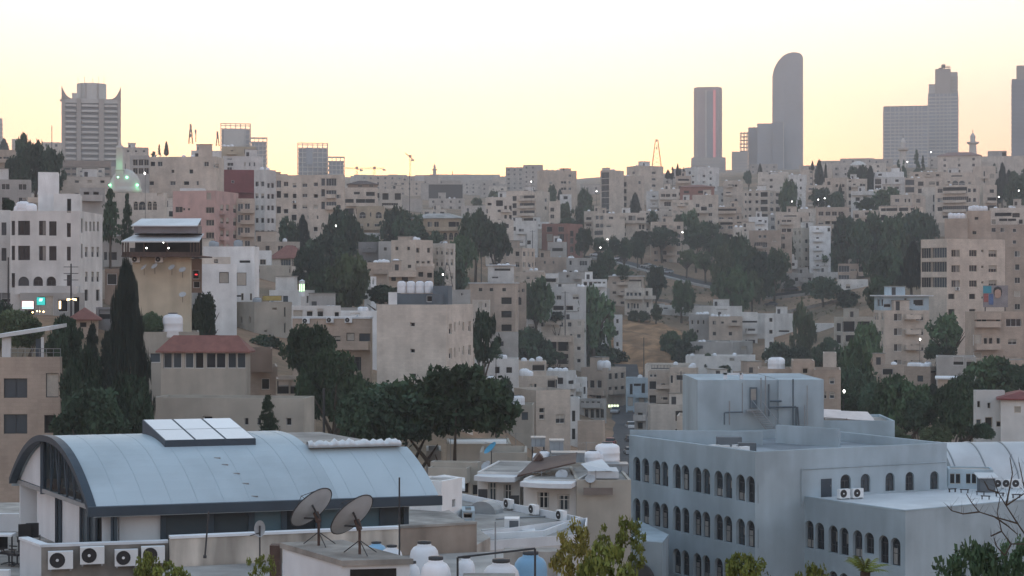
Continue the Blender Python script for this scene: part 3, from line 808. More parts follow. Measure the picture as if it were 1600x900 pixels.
# terrace floor, wall with the air conditioners, stained wall
mb = MB(); mb.prism([(-24.5, 69), (-4, 73.3), (-1, 86), (-4, 100), (-34, 100), (-34, 69)], -18, FLOOR - .004); tag(mb.build('terrace', 'concrete'), kind='structure')
def wall_strip(name, pts, ztop, zbot, th, m, label, cope=None, cat='wall'):
    o = thing(name, (pts[0][0], pts[0][1], zbot), label, cat); b = Vector((pts[0][0], pts[0][1], zbot))
    for i, (p, q) in enumerate(zip(pts, pts[1:])):
        p, q = Vector(p), Vector(q); d = (q - p).normalized(); nn = Vector((-d.y, d.x)) * th; q2 = q - d * .003
        mb = MB(); mb.prism([(v.x - b.x, v.y - b.y) for v in (p, q2, q2 + nn, p + nn)], 0, ztop - b.z); mb.build('wall_face', m, o)
        if cope:
            e = nn.normalized() * .05
            mb = MB(); mb.prism([(v.x - b.x, v.y - b.y) for v in (p - e, q2 - e, q2 + nn + e, p + nn + e)], ztop - b.z + .002, ztop - b.z + .1); mb.build('coping', cope, o)
    return o
A0 = at(64, 72, 0).xy; A1 = at(263, 73.2, 0).xy; A2 = at(31, 74.2, 0).xy
ZC = zat(855, 72)
wall_strip('terrace_wall', [A2, A0], ZC, -18, .3, 'white_paint', 'short white end of the terrace wall beside the office chairs', 'white_paint')
wall_strip('terrace_wall', [A0 + Vector((.02, 0)), A1], ZC - .001, -18, .3, 'concrete', 'grey terrace wall carrying four air conditioners below the barrel hall', 'white_paint')
ua = (A1 - A0).normalized(); ya = math.atan2(ua.y, ua.x)
for i, (px, py, s) in enumerate(((94, 873, 1.02), (143, 867, 1.0), (196, 872, .96), (238, 869, .98))):
    p = A0 + ua * ((px - 64) / 199 * (A1 - A0).length) + Vector((ua.y, -ua.x)) * .28
    ac((p.x, p.y, zat(py + 13, 72.3)), ya, ['leftmost of four air conditioners on the grey terrace wall', 'second air conditioner from the left on the terrace wall, mounted highest',
        'third air conditioner from the left on the grey terrace wall', 'rightmost of four air conditioners on the terrace wall, behind leaves'][i], 1.0 * s, 'air conditioners on the terrace wall')
S0 = at(266, 72.6, 0).xy; S1 = at(625, 75.6, 0).xy; S2 = at(745, 77, 0).xy; ZS = zat(842, 72.6)
wall_strip('roof_wall', [S0, S1], ZS, -18, .35, mat('wall_rendered', (.50, .46, .40), .9, .15, .6, .35, streak=.4), 'long rain-streaked cream wall with white coping in front of the glazed hall', 'white_paint')
wall_strip('roof_wall', [S1 + Vector((.02, 0)), S2], ZS + .02, -18, .35, mat('wall_brown_stain', (.27, .225, .185), .9, .25, .5, .3, streak=.2), 'brown stained parapet wall behind the white water tanks', 'concrete')
mb = MB(); mb.prism([(S0.x, 60), (3.2, 60), (1.5, 76.8), (-1.6, 76.6), (S0.x, 72.4)], -18, -10.9); tag(mb.build('lower_roof', 'roof_screed'), 'flat grey roof carrying tanks and the small hut', 'roof', kind='structure')

# white ledge and chairs at the far left
mb = MB(); mb.box(-24.2, 70.8, -18, -19.2, 71.1, zat(890, 71)); tag(mb.build('low_wall', 'white_paint'), 'low white wall at the left edge below the office chairs', 'wall')
def chair(label):
    t = thing('office_chair', (0, 0, 0), label, 'chair')
    mb = MB(); mb.box(-.27, -.26, .46, .27, .26, .55); mb.build('seat', 'fan_black', t)
    mb = MB(); v = []
    mb.prism([(-.25, .24), (.25, .24), (.23, .31), (-.23, .31)], .62, 1.22); mb.build('backrest', 'fan_black', t)
    mb = MB(); mb.bar((0, 0, .1), (0, 0, .46), .035, 6); mb.bar((0, .2, .5), (0, .29, .7), .03, 5); mb.build('post', 'steel_dark', t)
    mb = MB()
    for k in range(5): mb.bar((0, 0, .12), (.32 * math.cos(k * 1.256), .32 * math.sin(k * 1.256), .06), .028, 5)
    mb.build('star_base', 'steel_dark', t)
    for s in (-1, 1):
        mb = MB(); mb.bar((s * .3, .1, .5), (s * .3, .1, .72), .02, 4); mb.bar((s * .3, -.15, .72), (s * .3, .2, .72), .03, 4); mb.build('armrest', 'fan_black', t)
    return t
for i, (px, D, rz, lb) in enumerate(((14, 77.3, 1.2, 'black office chair turned sideways at the left edge of the terrace'), (27, 76.9, -2.0, 'black office chair nearest the white end wall of the terrace'),
                                     (40, 80.5, .4, 'black office chair half hidden behind the white terrace wall end'), (50, 80.8, .2, 'rearmost black office chair standing against the hall'))):
    p = at(px, D, FLOOR); dup(PROTO, 'chair', chair, p, rz, lb, 'office chairs on the terrace', (1.1, 1.1, 1.05))
t = thing('terrace_table', at(3, 77, FLOOR), 'small white-topped table at the left edge of the terrace', 'table')
mb = MB(); mb.box(-.5, -.35, 1.28, .5, .35, 1.36); mb.build('tabletop', 'white_paint', t)
for sx in (-.42, .42):
    mb = MB(); mb.bar((sx, 0, 0), (sx, 0, 1.28), .035, 5); mb.build('leg', 'steel_dark', t)
mb = MB(); mb.prism([tuple(at(x_, d_, 0).xy) for x_, d_ in ((-30, 88), (30, 88), (30, 88.4), (-30, 88.4))], FLOOR, zat(803, 88)); tag(mb.build('white_wall', 'white_paint'), 'tall white wall behind the office chairs beside the hall', 'wall')

# ------------------------------------------------------------------ hut with the two big dishes
ZH = zat(876, 58.0)
hl, hf, hr, hk = at(437, 62.1, 0).xy, at(534, 58, 0).xy, at(646, 58.4, 0).xy, at(536, 62.8, 0).xy
hut = thing('roof_hut', (hf.x, hf.y, -11.9), 'small white roof hut with grey slab carrying two big dishes', 'hut')
b = Vector((hf.x, hf.y, -11.9))
def loc2(p): return (p.x - b.x, p.y - b.y)
def inset(ps, k):
    c = sum(ps, Vector((0, 0))) / len(ps); return [c + (p - c) * k for p in ps]
cor = [hf, hr, hk, hl]
mb = MB(); mb.prism([loc2(p) for p in inset(cor, .95)], 0, ZH - .18 - b.z); mb.build('hut_wall', 'white_paint', hut)
mb = MB(); mb.prism([loc2(p) for p in cor], ZH - .178 - b.z, ZH - b.z); mb.build('roof_slab', 'concrete', hut)
ic = inset(cor, .95); e = (ic[1] - ic[0])
mb = MB(); q0, q1 = ic[0] + e * .12, ic[0] + e * .8; nn = Vector((e.y, -e.x)).normalized() * .02
mb.prism([loc2(p) for p in (q0 + nn, q1 + nn, q1 - nn, q0 - nn)], .1, zat(891, 58) - b.z); mb.build('door', 'dark_void', hut)
def big_dish(label):
    t = thing('satellite_dish', (0, 0, 0), label, 'satellite dish')
    mb = MB(); mb.bar((0, 0, 0), (0, 0, .9), .045, 8); mb.build('mast', 'rust', t)
    for a in (2.6, 5.2, .6):
        mb = MB(); mb.bar((0, 0, .45), (.62 * math.cos(a), .62 * math.sin(a), .02), .018, 5); mb.build('leg', 'steel_dark', t)
    n = Vector((-.62, .42, .60)).normalized(); u = Vector((n.y, -n.x, 0)).normalized(); w = n.cross(u)
    c = Vector((-.14, .12, 1.12)); k = 36; Rd = .84; prof = [(Rd * i / 6, .20 * (i / 6) ** 2) for i in range(7)]
    def disc(off): return [c + u * (r * math.cos(2 * math.pi * i / k)) + w * (r * math.sin(2 * math.pi * i / k)) + n * (h + off) for i in range(k) for r, h in prof]
    f = [(i * 7 + j, ((i + 1) % k) * 7 + j, ((i + 1) % k) * 7 + j + 1, i * 7 + j + 1) for i in range(k) for j in range(6)]
    mb = MB(); mb.add(disc(0), f); mb.build('reflector', 'dish_grey', t, True)
    mb = MB(); ring = [c + (u * math.cos(2 * math.pi * i / k) + w * math.sin(2 * math.pi * i / k)) * Rd + n * .2 for i in range(k)]
    for i in range(k): mb.bar(ring[i], ring[(i + 1) % k], .022, 5, cap=False)
    mb.build('rim', 'steel_dark', t)
    mb = MB(); m_ = Vector((0, 0, .9)); back = c - n * .05
    mb.bar(m_ - Vector((0, 0, .12)), back, .1, 6); mb.build('mount', 'rust', t)
    for a in (.5, 2.3, 3.9):
        e = c + (u * math.cos(a) + w * math.sin(a)) * .42 + n * .04; mb = MB(); mb.bar(m_ + n * -.02, e, .035, 5); mb.build('back_strut', 'steel_dark', t)
    mb = MB(); fp = c + n * .75
    for a in (.4, 2.5, 4.6): mb.bar(c + (u * math.cos(a) + w * math.sin(a)) * Rd + n * .2, fp, .014, 4)
    mb.build('feed_legs', 'steel_dark', t)
    return t
for px, D, lb in ((498, 61.4, 'left one of two big pale satellite dishes on the hut roof'), (562, 59.4, 'right one of two big pale satellite dishes on the hut roof')):
    o = dup(PROTO, 'big_dish', big_dish, at(px, D, ZH), 0, lb, 'big dishes on the hut')
# stained chimney stub and rust-streaked pier left of the hut
mb = MB(); mb.box(-8.15, 62.4, -11.9, -7.8, 62.9, zat(855, 62)); tag(mb.build('brick_pier', 'rust'), 'rusty brown pier against the left side of the roof hut', 'pier')
# small dish on a pole, bare pole, thin mast
def pole(px, D, y0, y1, r, label, m='steel_dark', nm='antenna_pole', lean=0):
    z1 = zat(y1, D); p = at(px, D, z1); mb = MB(); q = at(px + lean, D, zat(y0, D)) - p; mb.bar((0, 0, 0), tuple(q), r, 6); mb.bar((0, 0, 0), tuple(q * .06), r * 2, 6)
    return tag(mb.build(nm, m, None, False, p), label, 'pole')
pole(320, 68, 800, 872, .035, 'thin bare leaning pole in front of the streaked cream wall', lean=6)
pole(624, 64, 746, 880, .03, 'tall thin mast standing between the hut and the water tanks')
pole(774, 70, 815, 880, .03, 'thin upright pipe left of the flat roof with grilles', 'steel_grey')
t = thing('satellite_dish', at(406, 66, zat(872, 66)), 'small round dish on a tall pole before the cream wall', 'satellite dish')
mb = MB(); mb.bar((0, 0, 0), (0, 0, 1.15), .03, 6); mb.build('mast', 'steel_dark', t)
mb = MB(); mb.lathe([(0, .05), (.18, .03), (.3, -.04)], 20); mb.v = [(y * .62, z + .3 * y, x + 1.05) for x, y, z in mb.v]; mb.build('reflector', 'dish_grey', t, True)
mb = MB(); mb.bar((0, 0, .9), (-.32, -.2, .82), .02, 5); mb.build('feed_arm', 'steel_dark', t)

# ------------------------------------------------------------------ water tanks at the bottom
for px, py, D, wpx, kd, lb in ((663, 845, 64, 47, 'w', 'tall white ribbed tank directly behind the front tank'), (681, 869, 58, 50, 'w', 'front white ribbed water tank with dark lid'),
        (728, 868, 62, 30, 'w', 'small white tank inside the black pipe frame'), (783, 873, 58, 60, 'w', 'wide white water tank at the right of the pipe frame'),
        (829, 861, 60, 54, 'b', 'blue water tank at the right end of the row'), (588, 846, 68, 34, 'b', 'tank with pale blue lid behind the hut roof'),
        (612, 851, 65, 36, 'w', 'low white tank with black lid behind the hut'), (645, 876, 60, 24, 'w', 'narrow white tank between hut and front tank')):
    wm = wpx / F * D; s = wm / 1.16; zt_ = zat(py, D); p = at(px, D, 0)
    o = tank((p.x, p.y, -10.9), lb, None, kd, s); o.scale = (s, s, (zt_ + 10.9) / 1.41)
t = thing('tank_rack', at(715, 57.5, -11.9), 'black pipe frame standing over the white water tanks', 'frame')
O_ = at(715, 57.5, -11.9)
e0, e1 = at(715, 57.5, zat(871, 57.5)) - O_, at(836, 57.5, zat(857, 57.5)) - O_
for a, b2, nm in ((Vector((e0.x, e0.y, 0)), e0, 'upright'), (Vector((e1.x, e1.y, 0)), e1, 'upright'), (e0, e1, 'crossbar')):
    mb = MB(); mb.bar(a, b2, .035, 6); mb.build(nm, 'steel_dark', t)
mb = MB(); mb.box(-.3, 65, -11.9, 1.6, 66, zat(862, 65)); tag(mb.build('roof_box', 'concrete'), 'low pale concrete box on the roof behind the small tank', 'box')
mb = MB(); mb.box(-1.5, 56.6, -11.9, 0.1, 57.2, zat(897, 57)); tag(mb.build('stone_block', 'concrete'), 'flat pale slab at the bottom edge below the pipe frame', 'slab')

# ------------------------------------------------------------------ office with the arched windows
ZP = -12.36
oc, ol, orr = Vector((18.34, 140)), Vector((9.83, 155.8)), Vector((34.7, 148.1))
of = thing('arched_office', (oc.x, oc.y, -28), 'long pale blue office block with rows of narrow arched windows', 'office building')
b = Vector((oc.x, oc.y, -28.))
UL = (ol - oc).normalized(); UR = (orr - oc).normalized(); LL = (ol - oc).length; LR = (orr - oc).length
def face_hit(px, py, O, B):
    q = (px - CX) / F; s = (q * O.y - O.x) / (B.x - q * B.y); d = O.y + B.y * s
    return s, (HY - py) / F * d
h1, h2, hw = [], [], []
def zz(x, y): return 780 + x / 3.461, 640 + y / 3.461
cols = [740, 787, 847, 890, 957, 1003, 1068, 1115, 1183, 1233, 1302, 1357]
for r in range(4):
    for i, c in enumerate(cols):
        if r == 3 and i < 4: continue
        k = (c - 740) / 617
        y0, y1 = [(256 + 104 * k, 386 + 118 * k), (478 + 122 * k, 610 + 136 * k), (702 + 140 * k, 834 + 152 * k), (926 + 160 * k, 1060 + 170 * k)][r]
        px, _ = zz(c + 3, 0); s, za = face_hit(px, zz(0, y1)[1], oc, UL); s, zb_ = face_hit(px, zz(0, y0)[1], oc, UL)
        if r == 2 and i < 4: continue
        h1.append((s - .58, s + .58, za + 28, zb_ + 28, True, .36)); hw.append((s, za + 28, 1.16, zb_ - za, i))
for xx, w_, y0, y1 in ((628, 62, 350, 470), (735, 58, 347, 446), (868, 56, 341, 440), (975, 54, 337, 437), (1108, 54, 333, 431)):
    s, za = face_hit(1140 + xx / 3.461, 640 + y1 / 3.461, oc, UR); s, zb_ = face_hit(1140 + xx / 3.461, 640 + y0 / 3.461, oc, UR)
    wm = w_ / 3.461 / F * 144 / UR.x; h2.append((s - wm / 2, s + wm / 2, za + 28, zb_ + 28, True, .3))
mb = MB(); HH = ZP + 28
facade(mb, (0, 0), UL, LL, 0, HH, h1, UR); facade(mb, (0, 0), UR, LR, 0, HH, h2, UL)
far = UL * LL + UR * LR
mb.quad((*(UR * LR), 0), (*far, 0), (*far, HH), (*(UR * LR), HH)); mb.quad((*far, 0), (*(UL * LL), 0), (*(UL * LL), HH), (*far, HH))
pt = .35; ins = [UR * pt + UL * pt, UR * (LR - pt) + UL * pt, UR * (LR - pt) + UL * (LL - pt), UR * pt + UL * (LL - pt)]; outs = [Vector((0, 0)), UR * LR, far, UL * LL]
mb.add([(*p, HH) for p in outs + ins], [(0, 1, 5, 4), (1, 2, 6, 5), (2, 3, 7, 6), (3, 0, 4, 7)])
zr = HH - .75
mb.add([(*p, HH) for p in ins] + [(*p, zr - .1) for p in ins], [(1, 0, 4, 5), (2, 1, 5, 6), (3, 2, 6, 7), (0, 3, 7, 4)])
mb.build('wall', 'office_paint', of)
mb = MB(); mb.prism([tuple(p) for p in [Vector(p) for p in inset(ins, .999)]], zr - .2, zr); mb.build('roof', mat('roof_bluegrey', (.30, .34, .37), .9, .15, .5, .3), of)
aw = math.atan2(UL.y, UL.x)
for s, z, w_, h_, i in hw:
    p = UL * s + UR * .29; link('arched_window', window_mesh(w_, h_, 'arch', 'd', random.randrange(6)), of, (p.x, p.y, z), aw + math.pi)
for h_ in h2:
    s = (h_[0] + h_[1]) / 2; p = UR * s + UL * .2; link('arched_window', window_mesh(h_[1] - h_[0], h_[3] - h_[2], 'arch', 'd'), of, (p.x, p.y, h_[2]), math.atan2(UR.y, UR.x))
s, za = face_hit(1140 + 522 / 3.461, 640 + 486 / 3.461, oc, UR); s, zb_ = face_hit(1140 + 522 / 3.461, 640 + 374 / 3.461, oc, UR)
p = UR * s; d = UR * .48; nn = -UL
mb = MB(); mb.prism([tuple(q) for q in (p - d + nn * .06, p + d + nn * .06, p + d + nn * .005, p - d + nn * .005)], za + 28, zb_ + 28); dr = mb.build('door', 'navy_trim', of)
mb = MB(); q = p + d * .75 + nn * .08; mb.bar((q.x, q.y, za + 29), (q.x, q.y, za + 29.12), .03, 5); mb.build('handle', 'steel_grey', dr)
mb = MB(); zq = zat(733, 142) + 28; mb.bar((*(UR * 4.2 - UL * .06), zq), (*(UR * (LR - .1) - UL * .06), zq), .045, 5); mb.bar((*(UR * 4.2 - UL * .06), zq), (*(UR * 4.2 - UL * .06), zq - 2.8), .045, 5); mb.build('wall_pipe', 'office_paint', of)
# wing with the terrace
ZW = -16.06; wc = Vector((28.2, 133.1)); wl = oc + UR * ((Vector((22.4, 142)) - oc).dot(UR)); UW = (wl - wc).normalized(); LW = (wl - wc).length
UX = Vector((-UW.y, UW.x)) * -1; UX = Vector((UW.y, -UW.x)); LX = 24.
wg = thing('office_wing', (wc.x, wc.y, -24), 'lower wing of the arched office with a pale roof terrace on top', 'office building')
hs, hw2 = [], []
for xx, y0, y1 in ((430, 600, 750), (487, 612, 757), (560, 627, 775), (618, 638, 787), (692, 652, 800), (755, 665, 780), (833, 680, 832), (897, 693, 845)):
    px = 1140 + xx / 3.461
    for dy in (0, 246):
        s, za = face_hit(px, 640 + (y1 + dy * 1.02) / 3.461, wc, UW); s, zb_ = face_hit(px, 640 + (y0 + dy) / 3.461, wc, UW)
        hs.append((s - .5, s + .5, za + 24, zb_ + 24, True, .36)); hw2.append((s, za + 24, 1.0, zb_ - za))
mb = MB(); HW = ZW + 24; DW = 12.
facade(mb, (0, 0), UW, LW, 0, HW, hs, UX); facade(mb, (0, 0), UX, LX, 0, HW, [], UW)
mb.quad((*(UX * LX), 0), (*(UX * LX + UW * DW), 0), (*(UX * LX + UW * DW), HW), (*(UX * LX), HW))
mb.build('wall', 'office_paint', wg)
mb = MB(); mb.prism([tuple(q) for q in (UX * .01 + UW * .01, UX * (LX - .01) + UW * .01, UX * (LX - .01) + UW * DW, UX * .01 + UW * (LW - .02))], HW - .3, HW - .03); mb.build('terrace_floor', 'canvas_white', wg)
aw = math.atan2(UW.y, UW.x)
for s, z, w_, h_ in hw2:
    p = UW * s + UX * .29; link('arched_window', window_mesh(w_, h_, 'arch', 'd', random.randrange(6)), wg, (p.x, p.y, z), aw + math.pi)
mb = MB(); mb.prism([tuple(q) for q in (UX * -.02 + UW * -.02, UX * LX + UW * -.02, UX * LX + UW * .22, UX * .22 + UW * .22, UX * .22 + UW * (LW - .03), UX * -.02 + UW * (LW - .03))], HW + .003, HW + .12); mb.build('coping', 'office_paint', wg)
for px, py in ((1317, 777), (1338, 776)):
    D = 141.5 if px < 1330 else 141.9; p = at(px, D, ZW); ac((p.x, p.y - .3, ZW + .08), math.atan2(UR.y, UR.x), ['left air conditioner beside the arched terrace door', 'right air conditioner under the second arched terrace window'][px > 1330], 1.05, 'air conditioners on the office terrace')
for i, px in enumerate((1488, 1507, 1532, 1540, 1562, 1588)):
    p = at(px, [146, 145.5, 144, 141, 143, 142][i], ZW); mb = MB(); mb.box(-.35, -.05, .22, .35, .05, .3); mb.box(-.3, -.05, 0, -.22, .05, .22); mb.box(.22, -.05, 0, .3, .05, .22)
    tag(mb.build('pipe_support', 'steel_dark', None, False, p, random.uniform(-.5, .5)), 'low dark pipe support standing on the pale office terrace', 'pipe support', 'pipe supports on the terrace')
# porch block left of the office
pb = thing('porch_block', at(925, 140, -24), 'low pale blue porch block with an arched canopy left of the office', 'porch')
O_ = at(925, 140, -24); q = [at(x, d, 0).xy - O_.xy for x, d in ((917, 142), (1035, 139), (1045, 143.5), (1000, 152), (918, 152))]
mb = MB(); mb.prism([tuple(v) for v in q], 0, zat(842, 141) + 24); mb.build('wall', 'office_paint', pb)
mb = MB(); e0_, e1_ = at(968, 139.4, 0) - O_, at(1024, 138.2, 0) - O_
k = 14; pts = [((e0_.x + e1_.x) / 2 + (e1_.x - e0_.x) / 2 * math.cos(math.pi * i / k), 0, zat(905, 139) + 24 + 1.2 * math.sin(math.pi * i / k)) for i in range(k + 1)]
mb.add([(x, e0_.y - .9, z) for x, _y, z in pts] + [(x, e0_.y + .4, z) for x, _y, z in pts], [(i, i + 1, i + k + 2, i + k + 1) for i in range(k)] + [tuple(range(k + 1))]); mb.build('canopy', 'steel_dark', pb)
# roof things on the office
zr2 = zr - 28
for i, (px, D, s) in enumerate(((1117, 147.6, .95), (1131, 147, 1.), (1147, 146.3, .9), (1152, 147.6, 1.), (1162, 145.4, 1.05), (1113, 149, .8))):
    p = at(px, D, zr2); ac(p, aw + math.pi / 2 + random.uniform(-.2, .2), 'white air conditioner in the row behind the office parapet', s, 'air conditioners on the office roof')
mb = MB(); mb.box(-1, -.5, 0, 1, .5, 1.); tag(mb.build('vent_box', mat('vent_grey', (.12, .14, .155), .7, .15, 1), None, False, at(1139, 151, zr2 + .0)), 'dark grey vent box left of the steel stair foot', 'vent box')
mb = MB(); mb.box(-.7, -.4, 0, .7, .4, .8); tag(mb.build('vent_box', MATS['vent_grey'], None, False, at(1167, 147.6, zr2)), 'dark vent box behind the air conditioner row', 'vent box')
mb = MB(); mb.box(-2.6, -.05, 0, 2.6, .05, .14); tag(mb.build('roof_channel', 'steel_dark', None, False, at(1264, 148, zr2), .04), 'long dark cable channel lying on the office roof', 'channel')
mb = MB(); mb.lathe([(0, 0), (.28, 0), (.28, .35), (.18, .5), (0, .6)], 10); tag(mb.build('roof_vent', 'office_paint', None, True, at(1227, 142.9, zr2)), 'small domed vent behind the front parapet of the office', 'vent')
mb = MB(); mb.bar((0, 0, 0), (0, 0, .6), .07, 6); tag(mb.build('roof_pipe', 'steel_dark', None, False, at(1199, 142.6, zr2)), 'short dark pipe stub behind the office parapet corner', 'pipe')
# rear block with steel stair
rb_ = thing('rear_block', at(1090, 166, -24), 'tall blank pale blue block rising behind the office roof', 'building'); O_ = at(1090, 166, -24)
u = Vector((math.cos(.02), math.sin(.02))); v_ = Vector((-u.y, u.x)); Wd = 197 / F * 166
mb = MB(); zt_ = zat(593, 166) + 24
mb.prism([tuple(q) for q in (Vector((0, 0)), u * Wd * .64, u * Wd * .64 + v_ * 12, v_ * 12)], 0, zt_ - .05)
mb.prism([tuple(q) for q in (u * (Wd * .64 + .003) - v_ * .25, u * Wd - v_ * .25, u * Wd + v_ * 12, u * (Wd * .64 + .003) + v_ * 12)], 0, zt_)
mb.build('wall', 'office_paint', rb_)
def rp(px, py, off=-.12): p = at(px, 166, zat(py, 166)) - O_; return Vector((p.x, p.y + off, p.z))
for pts, nm, r_ in ((((1131, 663), (1131, 644), (1160, 643)), 'pipe', .07), (((1139, 663), (1139, 626)), 'pipe', .06), (((1159, 598), (1159, 645)), 'pipe', .05),
                    (((1200, 636), (1243, 635), (1243, 664)), 'pipe', .09), (((1245, 635), (1247, 664)), 'pipe', .07), (((1188, 590), (1188, 636)), 'pipe', .06), (((1195, 587), (1195, 648)), 'pipe', .06),
                    (((1200, 600), (1200, 650)), 'pipe', .09), (((1260, 602), (1260, 664)), 'pipe', .05), (((1256, 632), (1256, 664)), 'pipe', .05), (((1238, 592), (1238, 664)), 'pipe', .08), (((1202, 626), (1220, 626)), 'pipe', .1)):
    mb = MB()
    for a_, c_ in zip(pts, pts[1:]): mb.bar(rp(*a_, -.45), rp(*c_, -.45), r_, 5)
    mb.build(nm, 'steel_grey' if r_ < .065 else mat('pipe_navy', (.10, .135, .16), .6, .1, 1), rb_)
a_, c_ = rp(1171, 638, -.05), rp(1183, 605, -.05); mb = MB(); mb.box(a_.x, a_.y - .06, a_.z, c_.x, a_.y, c_.z); dr = mb.build('door', 'pipe_navy', rb_)
mb = MB(); mb.box(a_.x + .12, a_.y - .075, a_.z + .75, c_.x - .12, a_.y - .062, c_.z - .15); mb.build('pane', 'curtain', dr)
st = MB(); p0, p1 = rp(1172, 640, -1.1), rp(1200, 679, -3.2); z0_, z1_ = p0.z, p1.z
for k in range(13):
    f_ = k / 12; c = p0.lerp(p1, f_); st.box(c.x - .05 + 0, c.y - .15, c.z - .03, c.x + .85, c.y + .15, c.z + .02)
stair = st.build('stair_treads', 'steel_grey', rb_)
for dx in (0, .82):
    mb = MB(); mb.bar(p0 + Vector((dx, 0, -.05)), p1 + Vector((dx, 0, -.05)), .05, 5); mb.build('stringer', 'steel_grey', rb_)
    mb = MB(); mb.bar(p0 + Vector((dx, 0, .95)), p1 + Vector((dx, 0, .95)), .03, 5)
    for k in (0, 4, 8, 12): c = p0.lerp(p1, k / 12) + Vector((dx, 0, 0)); mb.bar(c, c + Vector((0, 0, .95)), .022, 4)
    mb.build('handrail', 'steel_grey', rb_)
mb = MB(); c = rp(1165, 640, 0); mb.box(c.x, c.y - 1.2, c.z - .1, c.x + 1.4, c.y - .08, c.z); mb.build('landing', 'steel_grey', rb_)
mb = MB(); c = rp(1132, 589, .6); mb.box(c.x, c.y, zt_, c.x + .3, c.y + .3, zt_ + .55); mb.box(c.x, c.y, zt_ + .4, c.x + 1.6, c.y + .3, zt_ + .55); mb.box(c.x + 1.45, c.y, zt_, c.x + 1.75, c.y + .3, zt_ + .55); tag(mb.build('roof_frame', 'white_paint', rb_))
# inner parapet walls behind the office roof
for nm, pa, pb_, y0, y1, lb in (('parapet', (984, 156.5), (1192, 155), 672, 688, 'pale low parapet on the far left side of the office roof'), ('parapet', (1212, 157), (1310, 152.5), 664, 676, 'pale low parapet right of the steel stair')):
    p, q_ = at(*pa, 0).xy, at(*pb_, 0).xy; wall_strip(nm, [p, q_], zat(y0, pa[1]), zr2 - .2, .3, 'office_paint', lb)
# low annex with translucent canopies
an = house(1240 if False else (1285 - TS['ox']) * TS['k'], (1398 - TS['ox']) * TS['k'], (652 - TS['oy']) * TS['k'], 178, 'low pale blue annex with flat canopies right of the rear block', 'blue', d=9, par=.3) if False else None
tile(0, 0, 1)
house(1283, 1398, 657, 176, 'low pale blue annex right of the tall blank block', 'blue', d=9, par=.25, a=8)
for i, (a_, c_, yy, lb) in enumerate(((1287, 1325, 643, 'left pinkish translucent canopy over the blue annex'), (1322, 1368, 646, 'right translucent canopy over the blue annex'))):
    p = at(a_, 177, zat(yy + 9, 177)); wv = (c_ - a_) / F * 177; t = thing('canopy', (p.x, p.y, zat(657, 176)), lb, 'canopy'); h_ = zat(yy + 9, 177) - zat(657, 176)
    mb = MB(); mb.add([(0, 0, h_), (wv, 0, h_ - .15), (wv, 4, h_ + .45), (0, 4, h_ + .55)], [(0, 1, 2, 3)]); mb.add([(0, 0, h_ - .06), (wv, 0, h_ - .21), (wv, 4, h_ + .39), (0, 4, h_ + .49)], [(3, 2, 1, 0)]); mb.build('canopy_sheet', mat('canopy_pink', (.62, .55, .52), .5, .1, 1), t)
    for px_ in (.1, wv - .1):
        mb = MB(); mb.bar((px_, .15, 0), (px_, .15, h_ - .1), .04, 5); mb.build('leg', 'steel_dark', t)
# ------------------------------------------------------------------ marquee with hoops at the right
mq = thing('hoop_marquee', at(1480, 150, -20), 'long white fabric marquee on dark hoops behind the office terrace', 'marquee'); O_ = at(1480, 150, -20)
m0_, ax = Vector((36.4, 152.5)), Vector((math.cos(.12), math.sin(.12))); ac_ = Vector((-ax.y, ax.x)); wid, hgt, zb_ = 9.5, 3.0, zat(757, 152)
def mp(s, t): return (m0_.x + ax.x * s + ac_.x * wid * t - O_.x, m0_.y + ax.y * s + ac_.y * wid * t - O_.y, zb_ + hgt * math.sin(math.pi * min(1, max(0, t))) ** .7 - O_.z)
mb = MB(); k, ns = 20, 40
SS = [-1.6 * math.sqrt(1 - (1 - i / 6) ** 2) if False else 0 for i in range(0)]
rows = [(s, 1.) for s in [i * .8 for i in range(ns)]]
for s, sc2 in rows:
    for i in range(k + 1): x_, y_, z_ = mp(s, i / k); mb.v.append((x_, y_, z_))
mb.f = [(r_ * (k + 1) + i, (r_ + 1) * (k + 1) + i, (r_ + 1) * (k + 1) + i + 1, r_ * (k + 1) + i + 1) for r_ in range(ns - 1) for i in range(k)]
mb.f.append(tuple(range(k, -1, -1))); mb.m = [0] * len(mb.f); mb.build('cover', 'canvas_white', mq, True).data.set_sharp_from_angle(angle=R(50))
for j in range(9):
    mb = MB(); pts = [Vector(mp(.35 + j * 2.6, i / k)) for i in range(k + 1)]
    for a_, c_ in zip(pts, pts[1:]): mb.bar(a_ + Vector((0, 0, .03)), c_ + Vector((0, 0, .03)), .06, 5, cap=False)
    mb.build('hoop', 'steel_grey', mq)
mb = MB(); p = mp(0, 0); mb.prism([(p[0] + ax.x * s + ac_.x * q, p[1] + ax.y * s + ac_.y * q) for s, q in ((0, 0), (30, 0), (30, wid), (0, wid))], 0, zb_ - O_.z + .05); mb.build('base_wall', 'blue' if False else 'concrete', mq)
tile(0, 0, 1)
house(1482, 1552, 733, 149, 'small grey glazed kiosk in front of the white marquee', 'blue', W=[([1488, 1497, 1513, 1522, 1537], [748], 7, 16, 'w')], d=2.5, par=.1, a=4)
t = thing('storage_box', at(1541, 146.5, ZW), 'small crate hut with pale lid on the office terrace edge', 'crate'); mb = MB(); mb.box(-.6, -.5, 0, .6, .5, 1.1); mb.build('box_body', 'vent_grey', t)
